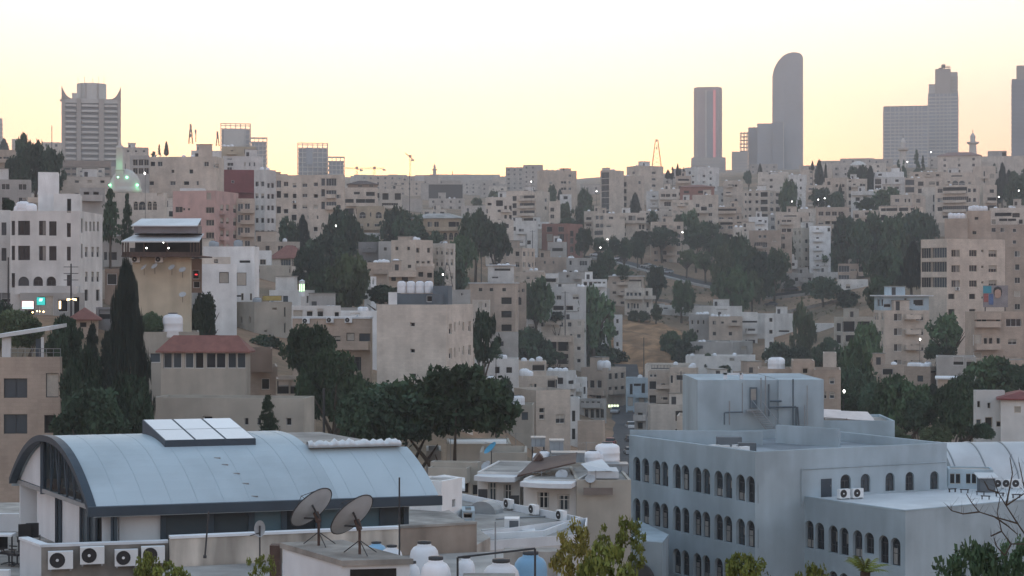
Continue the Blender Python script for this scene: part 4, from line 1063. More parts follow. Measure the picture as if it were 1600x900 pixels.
mb = MB(); mb.add([(-.8, -.7, 1.1), (.8, -.7, 1.1), (.8, .7, 1.35), (-.8, .7, 1.35), (-.8, -.7, 1.18), (.8, -.7, 1.18), (.8, .7, 1.43), (-.8, .7, 1.43)], [(4, 5, 6, 7), (0, 1, 5, 4), (1, 2, 6, 5), (3, 0, 4, 7), (2, 3, 7, 6), (3, 2, 1, 0)]); mb.build('lid', 'canvas_white', t)
for i, px in enumerate((1560, 1573, 1588)):
    ac(at(px, 148.5, ZW + .1), .1, ['left air conditioner in the row before the marquee', 'middle air conditioner in the row before the marquee', 'right air conditioner in the row before the marquee'][i], 1., 'air conditioners before the marquee')

# ------------------------------------------------------------------ flat roof in the middle, with its parapets
def flat_roof_building(name, label, pts, zt_, zb_, m, roof='roof_screed', par=.35, cope='white_paint', wall='wall_dirty'):
    c = pts[0]; o = thing(name, (c.x, c.y, zb_), label, 'building'); b_ = Vector((c.x, c.y))
    mb = MB(); mb.prism([tuple(p - b_) for p in pts], 0, zt_ - zb_ - .5); mb.build('wall', wall, o)
    ip = inset(pts, .985); mb = MB(); mb.prism([tuple(p - b_) for p in ip], zt_ - zb_ - .498, zt_ - zb_ - .42); mb.build('roof', roof, o)
    mb = MB(); n = len(pts); ii = inset(pts, .97)
    v = [(*(p - b_), zt_ - zb_ - .499) for p in pts] + [(*(p - b_), zt_ - zb_) for p in pts] + [(*(p - b_), zt_ - zb_) for p in ii] + [(*(p - b_), zt_ - zb_ - .46) for p in ii]
    mb.add(v, [(k_ * n + i, k_ * n + (i + 1) % n, (k_ + 1) * n + (i + 1) % n, (k_ + 1) * n + i) for k_ in range(3) for i in range(n)]); mb.build('parapet', cope, o)
    return o
wallm('dirty'); wallm('white'); wallm('grey')
FA = [at(742, 99.6, 0).xy, at(850, 101, 0).xy, at(908, 107, 0).xy, at(700, 121, 0).xy]
fz = zat(831, 100.5)
flat_roof_building('flat_roof_house', 'flat grey roof with three air conditioners along its back parapet', FA, fz, -20, None)
bk = (FA[2] - FA[3]); ab = math.atan2(bk.y, bk.x)
wall_strip('roof_parapet', [FA[3] + bk * .02, FA[2] - bk * .02], zat(771, 121), -20, .3, 'concrete', 'grey back parapet carrying three air conditioners on the flat roof', 'white_paint')
for i, (px, D) in enumerate(((795, 114.0), (834, 111.1), (877, 108.2))):
    p = at(px, D, 0); ac((p.x, p.y - .2, fz - .3), ab, ['left', 'middle', 'right'][i] + ' one of three air conditioners on the flat roof parapet', .85, 'air conditioners on the flat roof')
    bpy.data.objects
for px, D, w_, h_, lb in ((800, 103.2, .42, .85, 'boxy white louvred cooler on the flat roof'), (826, 102.3, .36, .32, 'low white hatch box right of the louvred cooler')):
    p = at(px, D, fz - .42); t = thing('roof_cooler', p, lb, 'cooler'); mb = MB(); mb.box(-w_, -.5, 0, w_, .6, h_); mb.build('casing', 'ac_white', t)
    mb = MB(); mb.box(-w_ * .35, -.53, h_ * .12, w_ * .85, -.502, h_ * .88); mb.build('louvre_panel', 'vent_grey', t)
mb = MB(); k = 10
mb.add([(.9 * math.cos(math.pi * i / k), -.6, .75 * math.sin(math.pi * i / k)) for i in range(k + 1)] + [(.9 * math.cos(math.pi * i / k), .6, .75 * math.sin(math.pi * i / k)) for i in range(k + 1)], [(i, i + 1, i + k + 2, i + k + 1) for i in range(k)] + [tuple(range(k + 1))]); tag(mb.build('roof_hatch', 'steel_grey', None, False, at(759, 112.5, fz - .42), -.4), 'dark arched hatch at the left of the flat roof', 'hatch')
flat_roof_building('front_low_house', 'low pale house below the flat grey roof with a stepped ledge', [at(745, 96, 0).xy, at(914, 99, 0).xy, at(918, 106, 0).xy, at(735, 99.4, 0).xy], zat(842, 97), -20, None, wall='wall_white')
# parts right of the hall: white shed and tall white wall
tile(0, 0, 1)
house(640, 722, 752, 96, 'white shed with drain pipe at the right end of the barrel hall', 'bright', c=690, a=60, par=.1, fr='d', W=[([709], [786], 5, 12, 'd')])
house(672, 714, 762, 104, 'small white hut with pale pitched roof behind the white shed', 'white', hip=.3, roofm='canvas_white', d=5)
house(722, 742, 798, 97, 'small glass display box on a pale plinth left of the flat roof', 'blue', d=2, par=.1, W=[([731], [806], 14, 10, 'o')])
# ------------------------------------------------------------------ houses of the hillsides, read off tile by tile
h = house
tile(0, 100)
h(-40, 95, 535, 470, 'beige house at far left edge beside the dark round trees', 'beige', W=[([38], [593, 668], 32, 26, 'w'), ([-5], [593, 668], 30, 26)])
h(75, 140, 468, 1000, 'small pale block peeking over the trees left of the horned hotel', 'pale', fill=(3.1, 4, 1.8))
h(265, 380, 488, 1050, 'pale low block touching the left foot of the horned hotel', 'pale', fill=(3.1, 4, 1.8))
h(385, 690, 602, 1105, 'brown terraced podium at the foot of the horned hotel', 'brown', d=14, W=[([420, 470, 520, 570, 620, 665], [655], 36, 14, 'o')], bal=[(390, 690, 640)])
h(390, 690, 702, 470, 'pale low house under the brown hotel podium', 'pale', W=[([480, 560, 640], [735], 24, 16)])
h(770, 925, 520, 900, 'pale skyline house right of the mosque minaret', 'pale', W=[([800, 850, 900], [545], 14, 12)], dishes=(865,))
h(812, 935, 572, 500, 'grey bay-windowed house just right of the mosque minaret', 'grey', c=930, a=78, W=[([845, 880, 915], [615, 668], 26, 34, 'w')])
h(930, 1400, 578, 505, 'broad cream apartment house on the ridge above the pink block', 'cream', c=1352, a=76, tanks=(1215, 1150), W=[([955, 1000, 1290], [625], 26, 26), ([1195], [672], 22, 24, 'o'), ([1080, 945, 1165], [745], 30, 22), ([1235], [745], 12, 24), ([1080], [672], 16, 18), ([1090], [820], 22, 20), ([1355], [635], 22, 26)], sh=[(1085, 1260, 505)], dishes=(960, 1000))
h(1195, 1385, 540, 640, 'white house at the left foot of the first lattice tower', 'white', W=[([1230, 1305], [570], 20, 22)], tanks=(1250,))
h(1385, 1600, 515, 580, 'yellowish upper storey left of the second lattice tower', 'yellow', W=[([1535], [548], 16, 26), ([1450], [548], 14, 18)], tanks=(1400, 1425, 1450))
h(1392, 1640, 575, 556, 'white terrace flat above the maroon block', 'white', W=[([1435], [588], 28, 18), ([1440], [627], 34, 18), ([1530, 1560, 1590], [627], 10, 22)])
h(1378, 1588, 660, 540, 'dark maroon painted block among the pale apartments', 'maroon', W=[([1455], [735], 16, 16)], bal=[(1440, 1585, 800)])
tile(0, 250)
h(500, 655, 172, 330, 'pale house with white slanted canopy beside the mosque', 'grey', W=[([540, 600], [215], 30, 30, 'o')], bal=[(505, 640, 250)])
h(700, 1045, 205, 345, 'mosque prayer hall with arched windows below the green dome', 'pale', name='mosque_hall', cat='mosque', c=1030, a=76, par=.9, W=[([848, 935, 967], [285], 24, 48, 'arch'), ([888], [285], 40, 48, 'arch'), ([1000], [215], 30, 16, 'o')])
h(-30, 66, 312, 246, 'set-back left wing of the big white shop building', 'white', W=[([25], [430, 590], 30, 80)], par=1.2)
WB = h(64, 640, 318, 240, 'big white shop building with three storeys of tall windows', 'white', c=500, a=76, par=1., name='shop_building', cat='shop building', fr='d',
  W=[([83], [425, 581, 752], 20, 90, 'w'), ([150], [425, 581], 72, 90, 'w'), ([265], [425, 583], 42, 90, 'c'), ([330], [428, 583], 45, 90, 'w'), ([430], [285], 24, 88, 'o'), ([430], [438, 585, 760], 24, 88, 'w'),
     ([148], [770], 66, 82, 'arch'), ([238, 320], [768], 58, 80, 'arch'), ([512], [410, 570], 10, 90, 'w'), ([540, 565, 588, 613], [415], 12, 60, 'c'), ([540, 580, 612], [575, 730], 16, 62, 'h'), ([540, 612], [845], 22, 70, 'o')],
  bal=[(110, 495, 830)], sh=[], tanks=((125, 1.3), (160, 1.7), (205, 1.5)))
h(238, 365, 75, 249, 'tall blank white stair tower on the white shop building', 'bright', d=5, par=.2)
h(336, 500, 210, 246, 'white upper flat beside the blank stair tower', 'white', d=7, par=.3, W=[([430], [290], 24, 88, 'w')])
h(640, 775, 475, 300, 'small stone house with white fringed roof behind tall cypress', 'grey', W=[([705], [610], 50, 70), ([660], [600], 18, 50)], slab=.3, bal=[(650, 770, 660)])
h(655, 790, 680, 285, 'brown timber-clad house behind the cypress tops', 'brown', W=[([700], [745], 60, 70, 'o')])
h(1080, 1490, 190, 440, 'pink apartment block with white window surrounds', 'pink', c=1345, a=66, par=1., fr='t', trim=False, W=[([1118], [310], 40, 32, 'w'), ([1312], [313, 392, 470], 46, 34, 'w'), ([1238], [390, 470], 30, 32, 'w'), ([1305], [226], 26, 40, 's'), ([1150, 1180], [308], 12, 14, 'o'), ([1388, 1423, 1468], [305, 386, 466], 18, 46, 'h')])
h(1125, 1280, 176, 446, 'white roof strip on top of the pink apartment block', 'bright', d=6, par=.1)
h(1478, 1592, 240, 452, 'narrow beige wing right of the pink apartment block', 'beige', W=[([1503, 1546], [296, 366, 445], 30, 44, 'w')])
h(1588, 1724, 60, 468, 'tall white apartment block with four columns of windows', 'white', c=1655, a=40, W=[([1605, 1640], [225, 300, 378, 455, 150], 18, 28), ([1680, 1705], [160, 228, 300, 380, 455], 16, 28, 'w')], tanks=(1620, 1690))
h(1255, 1440, 605, 290, 'long pale parapet house under the restaurant tower', 'pale', W=[([1350], [632], 24, 22)], d=9)
h(1270, 1620, 540, 305, 'white walled yard house with grey roof clutter', 'bright', c=1590, a=78, W=[([1460], [670], 14, 24, 'o'), ([1530], [635], 60, 14), ([1500], [728], 40, 10, 'o')], tanks=((1340, 1.2), (1365, 1.1), (1500, 1.3)), tkind='g', sh=[(1300, 1390, 500)])
h(1262, 1480, 650, 270, 'low white garage wall below the grey roof clutter', 'bright', d=6, W=[([1400], [735], 60, 70, 's'), ([1510], [745], 60, 80, 's')])

tile(400, 250)
h(40, 200, 118, 570, 'beige apartment block behind the tall white block', 'beige', W=[([85, 143], [182], 30, 16, 'o'), ([140], [215, 280], 24, 30)], dishes=(60,))
h(125, 556, 92, 512, 'large grey-beige apartment block with brown roof canopy', 'cream', c=548, a=78, par=.3, W=[([142], [150, 215, 312], 26, 40), ([187], [150, 222, 320], 26, 26), ([241], [158, 225, 292], 22, 26), ([305], [158, 222, 292], 28, 20), ([374], [152, 225, 292], 24, 22), ([419], [138, 205, 284], 22, 42, 'w'), ([470], [138, 212, 284], 58, 42, 'w'), ([516], [228, 292], 24, 22), ([325, 385], [358], 10, 20), ([237], [360], 30, 34, 'o'), ([372], [432], 24, 26, 'o')], bal=[(440, 500, 235), (440, 500, 306)], acs=[(240, 262)])
h(556, 760, 172, 640, 'cream house with dark terrace openings right of the large apartment block', 'cream', W=[([630], [207], 36, 16, 'o'), ([715], [212], 50, 24, 'o'), ([580, 655, 712], [262], 56, 34, 'o'), ([765], [222], 14, 30)], bal=[(560, 750, 285)])
h(752, 912, 180, 655, 'flat-roofed pale house with two big square dark windows', 'pale', W=[([809, 886], [228], 36, 38, 'o'), ([765], [232], 14, 40), ([815, 860], [285], 50, 30, 'w')], bal=[(795, 905, 300)], sh=[(850, 905, 160)])
h(575, 760, 150, 700, 'brown-roofed attic above the cream terrace house', 'brown', W=[([650, 720], [162], 24, 12)], hip=1.5, roofm='brown_tin')
h(628, 802, 288, 575, 'sandy villa with two large arched upper windows', 'sand', c=795, a=78, W=[([665, 766], [343], 36, 36, 'arch'), ([716], [340], 8, 26), ([655, 755], [412], 28, 26), ([700], [412], 14, 30)], bal=[(640, 800, 435)])
h(645, 775, 455, 560, 'white garden base under the sandy arched villa', 'white', W=[([690], [485], 24, 24)])
h(950, 1330, 362, 545, 'sandy mansion with low hipped roof and arcade', 'sand', c=1270, a=74, hip=1.6, roofm='roof_screed', W=[([985], [402], 30, 26, 'o'), ([1035], [403], 14, 30), ([1085, 1127], [402], 28, 30), ([1225], [402], 44, 30, 'o'), ([1260], [402], 20, 28), ([1180, 1218, 1250], [476], 24, 40, 'arch')], bal=[(1080, 1265, 440)])
h(1440, 1600, 232, 640, 'white villa with dark pergola openings right of the hazy quarter', 'pale', W=[([1460], [276], 24, 16, 'o'), ([1522], [270], 40, 34, 'o'), ([1560, 1590], [302], 16, 30), ([1445], [320], 12, 26), ([1520], [318], 20, 14)], dishes=(1480,))
h(1440, 1610, 372, 600, 'pale lower house under the white pergola villa', 'pale', W=[([1470, 1520, 1570], [412], 20, 24)])
h(90, 330, 612, 425, 'pale house with red hipped tile roof above the trees', 'pale', c=222, a=42, hip=3.0, roofm='red_tile', W=[([190], [640], 66, 36, 'w'), ([305], [668, 738], 18, 34, 'w'), ([238], [640], 26, 44, 'w'), ([238], [740], 14, 44)])
h(0, 92, 565, 410, 'white box house touching the red-tiled house', 'bright', W=[([43], [638], 34, 30)])
h(-20, 222, 658, 395, 'blank rendered wall house below the red-tiled roof', 'dirty', c=205, a=76, W=[([18], [685], 12, 30, 'o'), ([213], [688], 8, 30, 'o')])
h(640, 772, 512, 450, 'small dark grey house left of the cream twin house', 'dkgrey', W=[([710], [556], 22, 18, 'o')])
h(766, 850, 508, 445, 'narrow grey infill house beside the cream twin house', 'grey', W=[([808], [556], 16, 18)])
h(845, 1106, 498, 432, 'cream twin house with white roof rails in mid valley', 'cream', c=992, a=52, W=[([880, 953], [553], 16, 22, 'w'), ([1012, 1080], [565, 645], 18, 28, 'w'), ([1045], [645], 18, 22, 'o')], bal=[(1000, 1090, 670)], sh=[(850, 940, 480)], tanks=(1010, 1060), dishes=(1075,))
h(1104, 1246, 520, 438, 'pale house with dishes beside the cream twin house', 'pale', c=1180, a=48, W=[([1130, 1160], [570, 640], 12, 40, 'h'), ([1195, 1225], [575, 640], 14, 34, 'h')], tanks=(1190,), dishes=(1140, 1170, 1200))
h(680, 906, 640, 405, 'tan low house with water tanks below the cream twin house', 'tan', W=[([712], [686], 12, 16, 'o'), ([780], [690], 16, 18), ([860], [700], 26, 16)], tanks=(750, 775, 800, 820, 870, 890))
h(828, 1005, 690, 395, 'cluttered balcony house below the cream twin house', 'beige', W=[([860], [740], 30, 34, 'o'), ([960], [665], 20, 20), ([930], [745], 40, 30, 'o')], bal=[(830, 1000, 720)])
h(678, 752, 728, 360, 'small white house with two narrow arched windows', 'bright', c=718, a=45, W=[([697], [762], 14, 36, 'arch'), ([733], [758], 10, 34, 'arch')])
h(1005, 1110, 665, 415, 'tan corner house with dark awning right of the clutter balcony', 'tan', W=[([1030], [715], 30, 30, 'o'), ([1085], [720], 30, 30, 'o')])
h(1452, 1612, 660, 480, 'white house with three roof tanks above the tan row', 'white', W=[([1495], [740], 36, 22, 'w'), ([1540], [680], 90, 24, 'o')], tanks=(1520, 1546, 1572), slab=.5)
h(1335, 1640, 772, 440, 'tan row house with three small paired windows', 'tan', c=1620, a=80, W=[([1402, 1470, 1550], [811], 22, 20, 'w'), ([1565], [880], 60, 40, 'o')], slab=.25)
h(1225, 1340, 810, 430, 'low grey sheds behind the slate rooftop block', 'grey', W=[([1290], [840], 20, 16)])

tile(400, 450)
h(1350, 1460, 75, 420, 'pale lean-to with shutter right of the slate rooftop block', 'pale', W=[([1402], [105], 28, 36, 's'), ([1436], [105], 12, 28)])
h(-125, 225, 88, 288, 'weathered grey concrete house with narrow stone windows', 'dirty', c=-10, a=24, W=[([-92, -38], [55, 200], 12, 44, 'o'), ([60], [268], 18, 14, 'o'), ([115], [130], 28, 14, 'o'), ([180], [150, 250], 10, 60)], tanks=((10, 1.), (15, 1.)), tkind='g', dishes=(140,))
h(225, 530, 112, 262, 'row of small white rooftop sheds', 'white', W=[([262], [160], 60, 44, 's'), ([335], [160], 40, 36, 'o'), ([402], [155], 40, 50, 'o'), ([505], [165], 30, 30, 'o')], d=5)
h(530, 765, 145, 275, 'low white house behind the tan balcony house', 'bright', W=[([620], [165], 60, 20)], tanks=(660, 680), d=7)
h(228, 728, 192, 236, 'tan two storey house with barred windows and awnings', 'tan', c=715, a=80, W=[([680], [310], 72, 52, 'x'), ([505], [322], 46, 46, 'h'), ([590], [305], 50, 50, 's'), ([245], [300], 14, 30), ([618], [474], 78, 86, 'x'), ([450], [320], 30, 40)], acs=[(465, 200), (580, 200), (315, 205)], bal=[(500, 712, 375)], dishes=(630,), slab=.12)
BL = h(755, 1356, 104, 226, 'tall blank cream block with few tiny windows', 'pale', c=1188, a=70, par=.25, W=[([978], [228, 393], 30, 26, 'o'), ([985], [546], 28, 26, 'o'), ([1215], [256, 410], 18, 66, 'h'), ([1243], [243, 402], 6, 60, 'o'), ([1270], [220, 385], 5, 26, 'o'), ([1296], [240, 390], 12, 56, 'h'), ([1335], [240, 388], 15, 62, 'h')])
h(1380, 1570, 578, 292, 'grey rendered house right of the big spreading tree', 'dirty', W=[([1430], [640], 30, 40), ([1500], [660], 24, 30)], tanks=(1470,))
h(1362, 1640, 442, 320, 'white house with lean-to roof right of the blank block', 'white', W=[([1508], [513], 28, 40), ([1582], [513], 34, 36), ([1420], [520], 24, 30)], tanks=(1530, 1550), sh=[(1380, 1480, 420)])
h(1455, 1640, 278, 430, 'grey house with one square window near the leafy slope', 'grey', W=[([1537], [348], 20, 26), ([1480], [345], 14, 24)])
h(1490, 1640, 140, 450, 'white terrace house with tanks above the leafy slope', 'white', W=[([1560], [165], 40, 40, 'o'), ([1590], [235], 20, 40)], tanks=(1500, 1520), bal=[(1540, 1630, 200)])
h(-60, 135, 492, 200, 'tan terrace house beside the brick roof villa', 'tan', W=[([60], [600], 50, 70, 'o')], d=8)
h(130, 372, 568, 196, 'tan terrace house with dark open veranda', 'beige', W=[([170, 250], [620], 90, 90, 'o')], d=8)
h(-640, 365, 690, 172, 'long grey stone house below the red-roofed villa', 'dirty', c=300, a=76, par=.5, W=[([205], [835], 34, 48, 'w'), ([-60, 20], [835], 24, 44, 'w'), ([-300], [820], 60, 40, 'o')])

tile(0, 450)
h(875, 1245, 275, 207, 'pale stained house with dark wide window behind the villa', 'dirty', W=[([970], [437], 66, 60, 'w')], tanks=((1082, 2.0),), d=8)
h(1005, 1565, 395, 190, 'villa with red tile roof and glazed veranda', 'dirty', c=1540, a=80, hip=1.6, roofm='red_tile', fr='w', base=700, W=[([1048, 1108], [452], 56, 100, 'w'), ([1183], [452], 56, 100, 'w'), ([1246], [452], 52, 104, 'o'), ([1318, 1380], [452], 58, 100, 'w'), ([1450, 1508], [452], 52, 100, 'w')])
h(1560, 1700, 380, 198, 'rough brown brick wall house right of the villa', 'brown', d=6, base=505)
NB = h(-60, 388, 432, 158, 'tan corner house at left edge with roof canopy', 'tan', c=374, a=82, par=.2, fr='d', W=[([97], [626, 850], 142, 122, 'w'), ([326], [608], 76, 152, 's'), ([314], [850], 72, 112, 'o')])
h(440, 610, 195, 225, 'low house with small red roof behind the cypress', 'tan', hip=1.4, roofm='red_tile', W=[([520], [230], 40, 30, 'o')], d=6)
h(610, 700, 122, 232, 'dark kiosk with open front beside the cypress', 'dkgrey', W=[([655], [165], 70, 60, 'o')], d=5)

tile(800, 250)
h(-40, 72, 45, 1350, 'hazy left half of the far long block under the sunset', 'haze', fill=(3.3, 4, 2))
h(70, 192, 30, 1300, 'hazy right half of the far long block under the sunset', 'haze', fill=(3.3, 4, 2))
h(158, 404, 62, 930, 'six storey cream block under the sunset gap', 'beige', c=200, a=22, tanks=(220, 260, 300), sh=[(330, 395, 50)], W=[([242], [140, 180, 228], 14, 16), ([314, 332], [140, 180, 222], 14, 14, 'o'), ([362], [98, 140, 180, 222], 14, 14), ([312], [265], 12, 14)])
h(-40, 236, 190, 790, 'five storey cream block with deep central balconies', 'cream', c=150, a=68, W=[([15], [240, 285, 332], 24, 28, 'o'), ([105], [238, 285, 332], 66, 30, 'o'), ([60], [238, 285, 332], 22, 28), ([85, 150], [192], 24, 12), ([212], [250, 300], 12, 20)], bal=[(40, 145, 254), (40, 145, 300), (40, 145, 347)], sh=[(60, 190, 165)])
h(232, 302, 258, 735, 'small cream two-window house beside the deep balcony block', 'cream', W=[([252], [310, 353], 22, 22)])
h(300, 372, 215, 800, 'small white house in front of the sunset block', 'white', W=[([335], [235], 24, 20)])
h(-40, 160, 380, 690, 'white house with many wires below the balcony block', 'white', W=[([58], [443], 30, 24), ([58, 106], [515], 22, 24), ([12], [430], 22, 24)], sh=[(0, 60, 360)])
h(552, 700, 62, 880, 'tall cream block with blue glazed corner strip', 'cream', c=612, a=50, W=[([582], [95, 135, 175, 215, 255, 292], 44, 34, 'w')], tanks=(640, 670), sh=[(560, 620, 50)])
h(688, 826, 100, 890, 'cream block with two large dark windows right of the blue corner', 'cream', W=[([702], [152, 195, 240, 280], 26, 26, 'o'), ([797], [140, 185], 14, 18)], tanks=(715, 725))
h(716, 946, 34, 920, 'broad pale skyline block below the radio mast', 'cream', c=800, a=36, tanks=(730, 850, 880), dishes=(790,), W=[([886], [80, 120, 160], 22, 14, 'w'), ([760], [80], 14, 14)])
h(840, 925, 195, 770, 'narrow white house with single square window below the radio mast', 'white', W=[([886], [232], 18, 18)], tanks=(870,))
h(918, 1042, 182, 760, 'pale house with row of glazed bays above the long row', 'pale', W=[([945, 975, 1015], [225], 24, 24, 'w'), ([972], [275], 38, 24, 'w')], bal=[(925, 1035, 245)], tanks=(940, 1010))
h(1000, 1135, 250, 745, 'cream two-storey house above the round tree', 'cream', W=[([1020, 1090], [275], 24, 16, 's'), ([1060], [275], 14, 14)])
h(1024, 1120, 100, 880, 'cream house with wide dark balcony under the cypresses', 'beige', W=[([1072], [130], 64, 24, 'o'), ([1050, 1095], [170], 18, 18)], bal=[(1035, 1110, 143)])
h(1080, 1295, 42, 940, 'white stepped house at the foot of the red-striped tower', 'white', c=1160, a=40, sh=[(1110, 1240, 38)], W=[([1110], [80], 14, 18), ([1242], [78], 12, 14), ([1130, 1200], [100], 14, 14)], tanks=(1130, 1270))
h(1050, 1262, 168, 830, 'house with dull red roof terraces on the right ridge', 'red', hip=1.2, roofm='red_tile', W=[([1090, 1180], [200], 30, 14, 'o')])
h(1130, 1290, 218, 770, 'cream house with round white roof dish', 'cream', W=[([1160, 1240], [285, 340], 22, 20, 'w'), ([1200], [310], 34, 34, 'o')], tanks=(1215, 1235), bal=[(1150, 1240, 330)])
h(1320, 1442, 130, 880, 'cream block with three small windows left of the white-framed apartment', 'cream', W=[([1358, 1378, 1400], [160], 14, 12, 'o'), ([1345, 1358], [208], 14, 14), ([1400], [250], 14, 14, 'o')], tanks=(1340, 1420))
h(1288, 1432, 292, 705, 'three storey house with long dark balconies mid right slope', 'beige', W=[([1345], [315], 104, 28, 'o'), ([1308, 1365], [368], 26, 18), ([1345], [398], 80, 14, 'o')], bal=[(1290, 1400, 333), (1290, 1400, 385)], tanks=(1300, 1320))
h(1442, 1684, 188, 830, 'apartment block with dark framed bays on its right corner', 'cream', c=1600, a=70, W=[([1487, 1530], [215, 262, 307], 16, 18, 'o'), ([1575], [215, 262, 307], 40, 28, 'o'), ([1460], [215, 262, 307], 10, 16), ([1625], [215, 262, 308], 18, 20), ([1663], [216, 262, 308], 24, 24, 'o')], tanks=(1470, 1530))
h(1540, 1700, 90, 890, 'white-roofed house behind the dark-bay apartment block', 'pale', W=[([1570, 1620], [125], 16, 14)], sh=[(1600, 1660, 80)])
h(450, 575, 320, 745, 'left end house of the long cream row', 'cream', W=[([480], [370, 410], 30, 24), ([540], [358], 20, 18, 'o')], tanks=(480, 560))
h(508, 705, 332, 728, 'second house of the long cream row with glazed porch', 'cream', c=570, a=30, W=[([533, 560], [360, 410], 22, 22), ([605], [412], 26, 14), ([620], [362], 24, 16), ([540], [455], 50, 26, 'w'), ([690], [362], 30, 16, 's')], tanks=(620, 650))
h(668, 838, 330, 742, 'third house of the long cream row with dark loggias', 'cream', W=[([690], [372, 415], 40, 22, 'o'), ([750], [370], 40, 40, 'c'), ([805], [370], 40, 20), ([800, 820], [418], 14, 26, 'o')], bal=[(672, 835, 392)])
h(800, 1002, 318, 755, 'fourth house of the long cream row behind the round tree', 'pale', W=[([840], [340], 24, 18), ([960], [345], 22, 16)], tanks=(860, 900), sh=[(900, 980, 302)])
h(868, 1072, 386, 700, 'right end house of the long cream row with single window pair', 'beige', W=[([950], [420], 30, 24, 'o'), ([993], [420], 20, 22, 's'), ([1042], [422], 20, 20), ([900], [420], 20, 20)])
h(186, 442, 396, 690, 'red brick apartment house with white shutters', 'red', c=345, a=62, fr='t', W=[([233, 305], [433], 32, 30), ([235], [485], 34, 40, 's'), ([305], [485], 34, 40), ([290], [535], 30, 30), ([375], [460, 505], 20, 34), ([410], [470], 20, 24)])
h(225, 345, 512, 640, 'tiny house with white dome tank and red awning', 'grey', W=[([285], [560], 60, 18, 'o')], tanks=((295, 1.6),))
h(125, 345, 608, 560, 'low grey-brown row house along the lower lane', 'tan', W=[([205, 260], [640], 10, 14), ([140], [650], 14, 20)], dishes=(150, 300))
h(340, 500, 612, 552, 'low grey lane house with white framed bay', 'grey', c=480, a=80, W=[([445], [645], 44, 28, 'w'), ([365], [640], 14, 30)], tanks=(350, 385))
h(85, 205, 690, 530, 'low pale shack at the left of the lower lane', 'pale', W=[([110], [660], 14, 20)], tanks=(120, 150))
h(-40, 130, 620, 545, 'white shack with slatted balcony at the lane end', 'white', W=[([55], [640], 50, 30, 'o'), ([20], [665], 20, 20)], bal=[(20, 90, 660)])
h(-40, 210, 700, 505, 'long pale flat house left of the dark garage opening', 'beige', c=200, a=82, W=[([30, 100, 150], [735], 20, 18)])
h(204, 292, 708, 510, 'small house with dark garage opening and white lintel', 'white', W=[([240], [745], 62, 32, 'o')], bal=[(206, 285, 735)])
h(288, 500, 700, 520, 'grey terrace house behind the white strip windows', 'grey', W=[([350, 420], [725], 20, 18)], tanks=(330, 400))
h(436, 592, 745, 500, 'low white strip of small barred windows', 'bright', W=[([458, 492, 520, 545], [770], 20, 26, 'o'), ([575], [770], 14, 20)])
h(590, 822, 728, 585, 'stone house with wide flat slab above the balcony house', 'beige', W=[([640, 690], [765], 20, 14), ([770], [770], 70, 40, 'o')], slab=.5, tanks=((640, 1.2),))
h(704, 878, 800, 568, 'stone house with balconies at the top of the dirt mound', 'pale', c=820, a=66, W=[([722, 745, 772, 798], [842], 16, 26, 'w'), ([726, 748, 765, 785], [912], 12, 30, 'w'), ([745], [935], 12, 60, 's'), ([845], [840], 18, 40, 'o'), ([850], [905], 16, 30)], bal=[(708, 818, 866), (824, 876, 866)])
h(200, 462, 792, 482, 'pale blue-grey house right of the lower round tree', 'white', W=[([293], [860], 28, 24), ([398], [856], 34, 26, 'h'), ([290], [925], 60, 26, 'o'), ([360], [925], 40, 26, 'o')], tanks=(415, 440), sh=[(280, 400, 772)])
h(462, 610, 800, 500, 'grey house half hidden by the dense round tree', 'grey', W=[([520, 580], [850], 24, 24)])
h(-40, 90, 765, 455, 'tan house with arched ground floor at the tree edge', 'tan', W=[([38], [815], 16, 18), ([10, 45], [880], 26, 44, 'arch'), ([70], [815], 14, 18)])
h(1384, 1520, 420, 650, 'pale flat house at the left of the right hill lane', 'pale', W=[([1458], [435], 14, 20), ([1410], [460], 24, 14)], tanks=(1400, 1430, 1450), sh=[(1440, 1520, 390)])
h(1480, 1680, 440, 630, 'tan house above the dense slope trees', 'tan', W=[([1550, 1580], [478], 18, 16), ([1535, 1575], [530], 36, 30, 'w'), ([1640], [500], 20, 18)], dishes=(1510, 1560))
h(1480, 1600, 355, 680, 'white box house above the pale lane house', 'bright', W=[([1550], [385], 18, 18), ([1585], [385], 10, 14)])
h(1380, 1500, 370, 690, 'small tan house under the long balcony house', 'tan', W=[([1420], [395], 26, 16), ([1470], [395], 14, 14)])

tile(1200, 250)
h(-60, 130, 75, 900, 'pale houses left end of the right skyline with dishes', 'pale', W=[([10, 60], [110], 20, 16), ([100], [125], 16, 16)], tanks=(20, 40, 80), dishes=(60,))
h(128, 242, 92, 870, 'white narrow block with three small windows on right skyline', 'white', W=[([150, 205], [125, 175, 220], 12, 16)], tanks=(150, 200))
h(205, 300, 60, 980, 'pale skyline house left of the two ridge cypresses', 'cream', W=[([270], [75], 14, 12)])
h(290, 400, 55, 1000, 'wide pale skyline wall between the ridge cypresses', 'cream', d=8)
h(238, 400, 158, 830, 'cream low house below the ridge cypresses', 'cream', W=[([270], [185], 30, 18), ([350], [180], 20, 18)], tanks=(300,))
h(355, 500, 112, 850, 'cream house with drain pipe right of the ridge cypresses', 'beige', W=[([380], [145], 16, 20), ([430, 470], [160], 14, 16)])
h(494, 620, 118, 835, 'cream house with stacked small windows below the pale dome', 'cream', W=[([512], [125, 178], 14, 22, 'o'), ([540, 582], [157], 14, 16), ([600], [160], 14, 18)], tanks=(520, 560))
h(655, 850, 72, 865, 'white penthouse with stepped roof on the right ridge', 'bright', c=840, a=80, sh=[(720, 750, 50)], W=[([700], [92], 20, 12, 'o')])
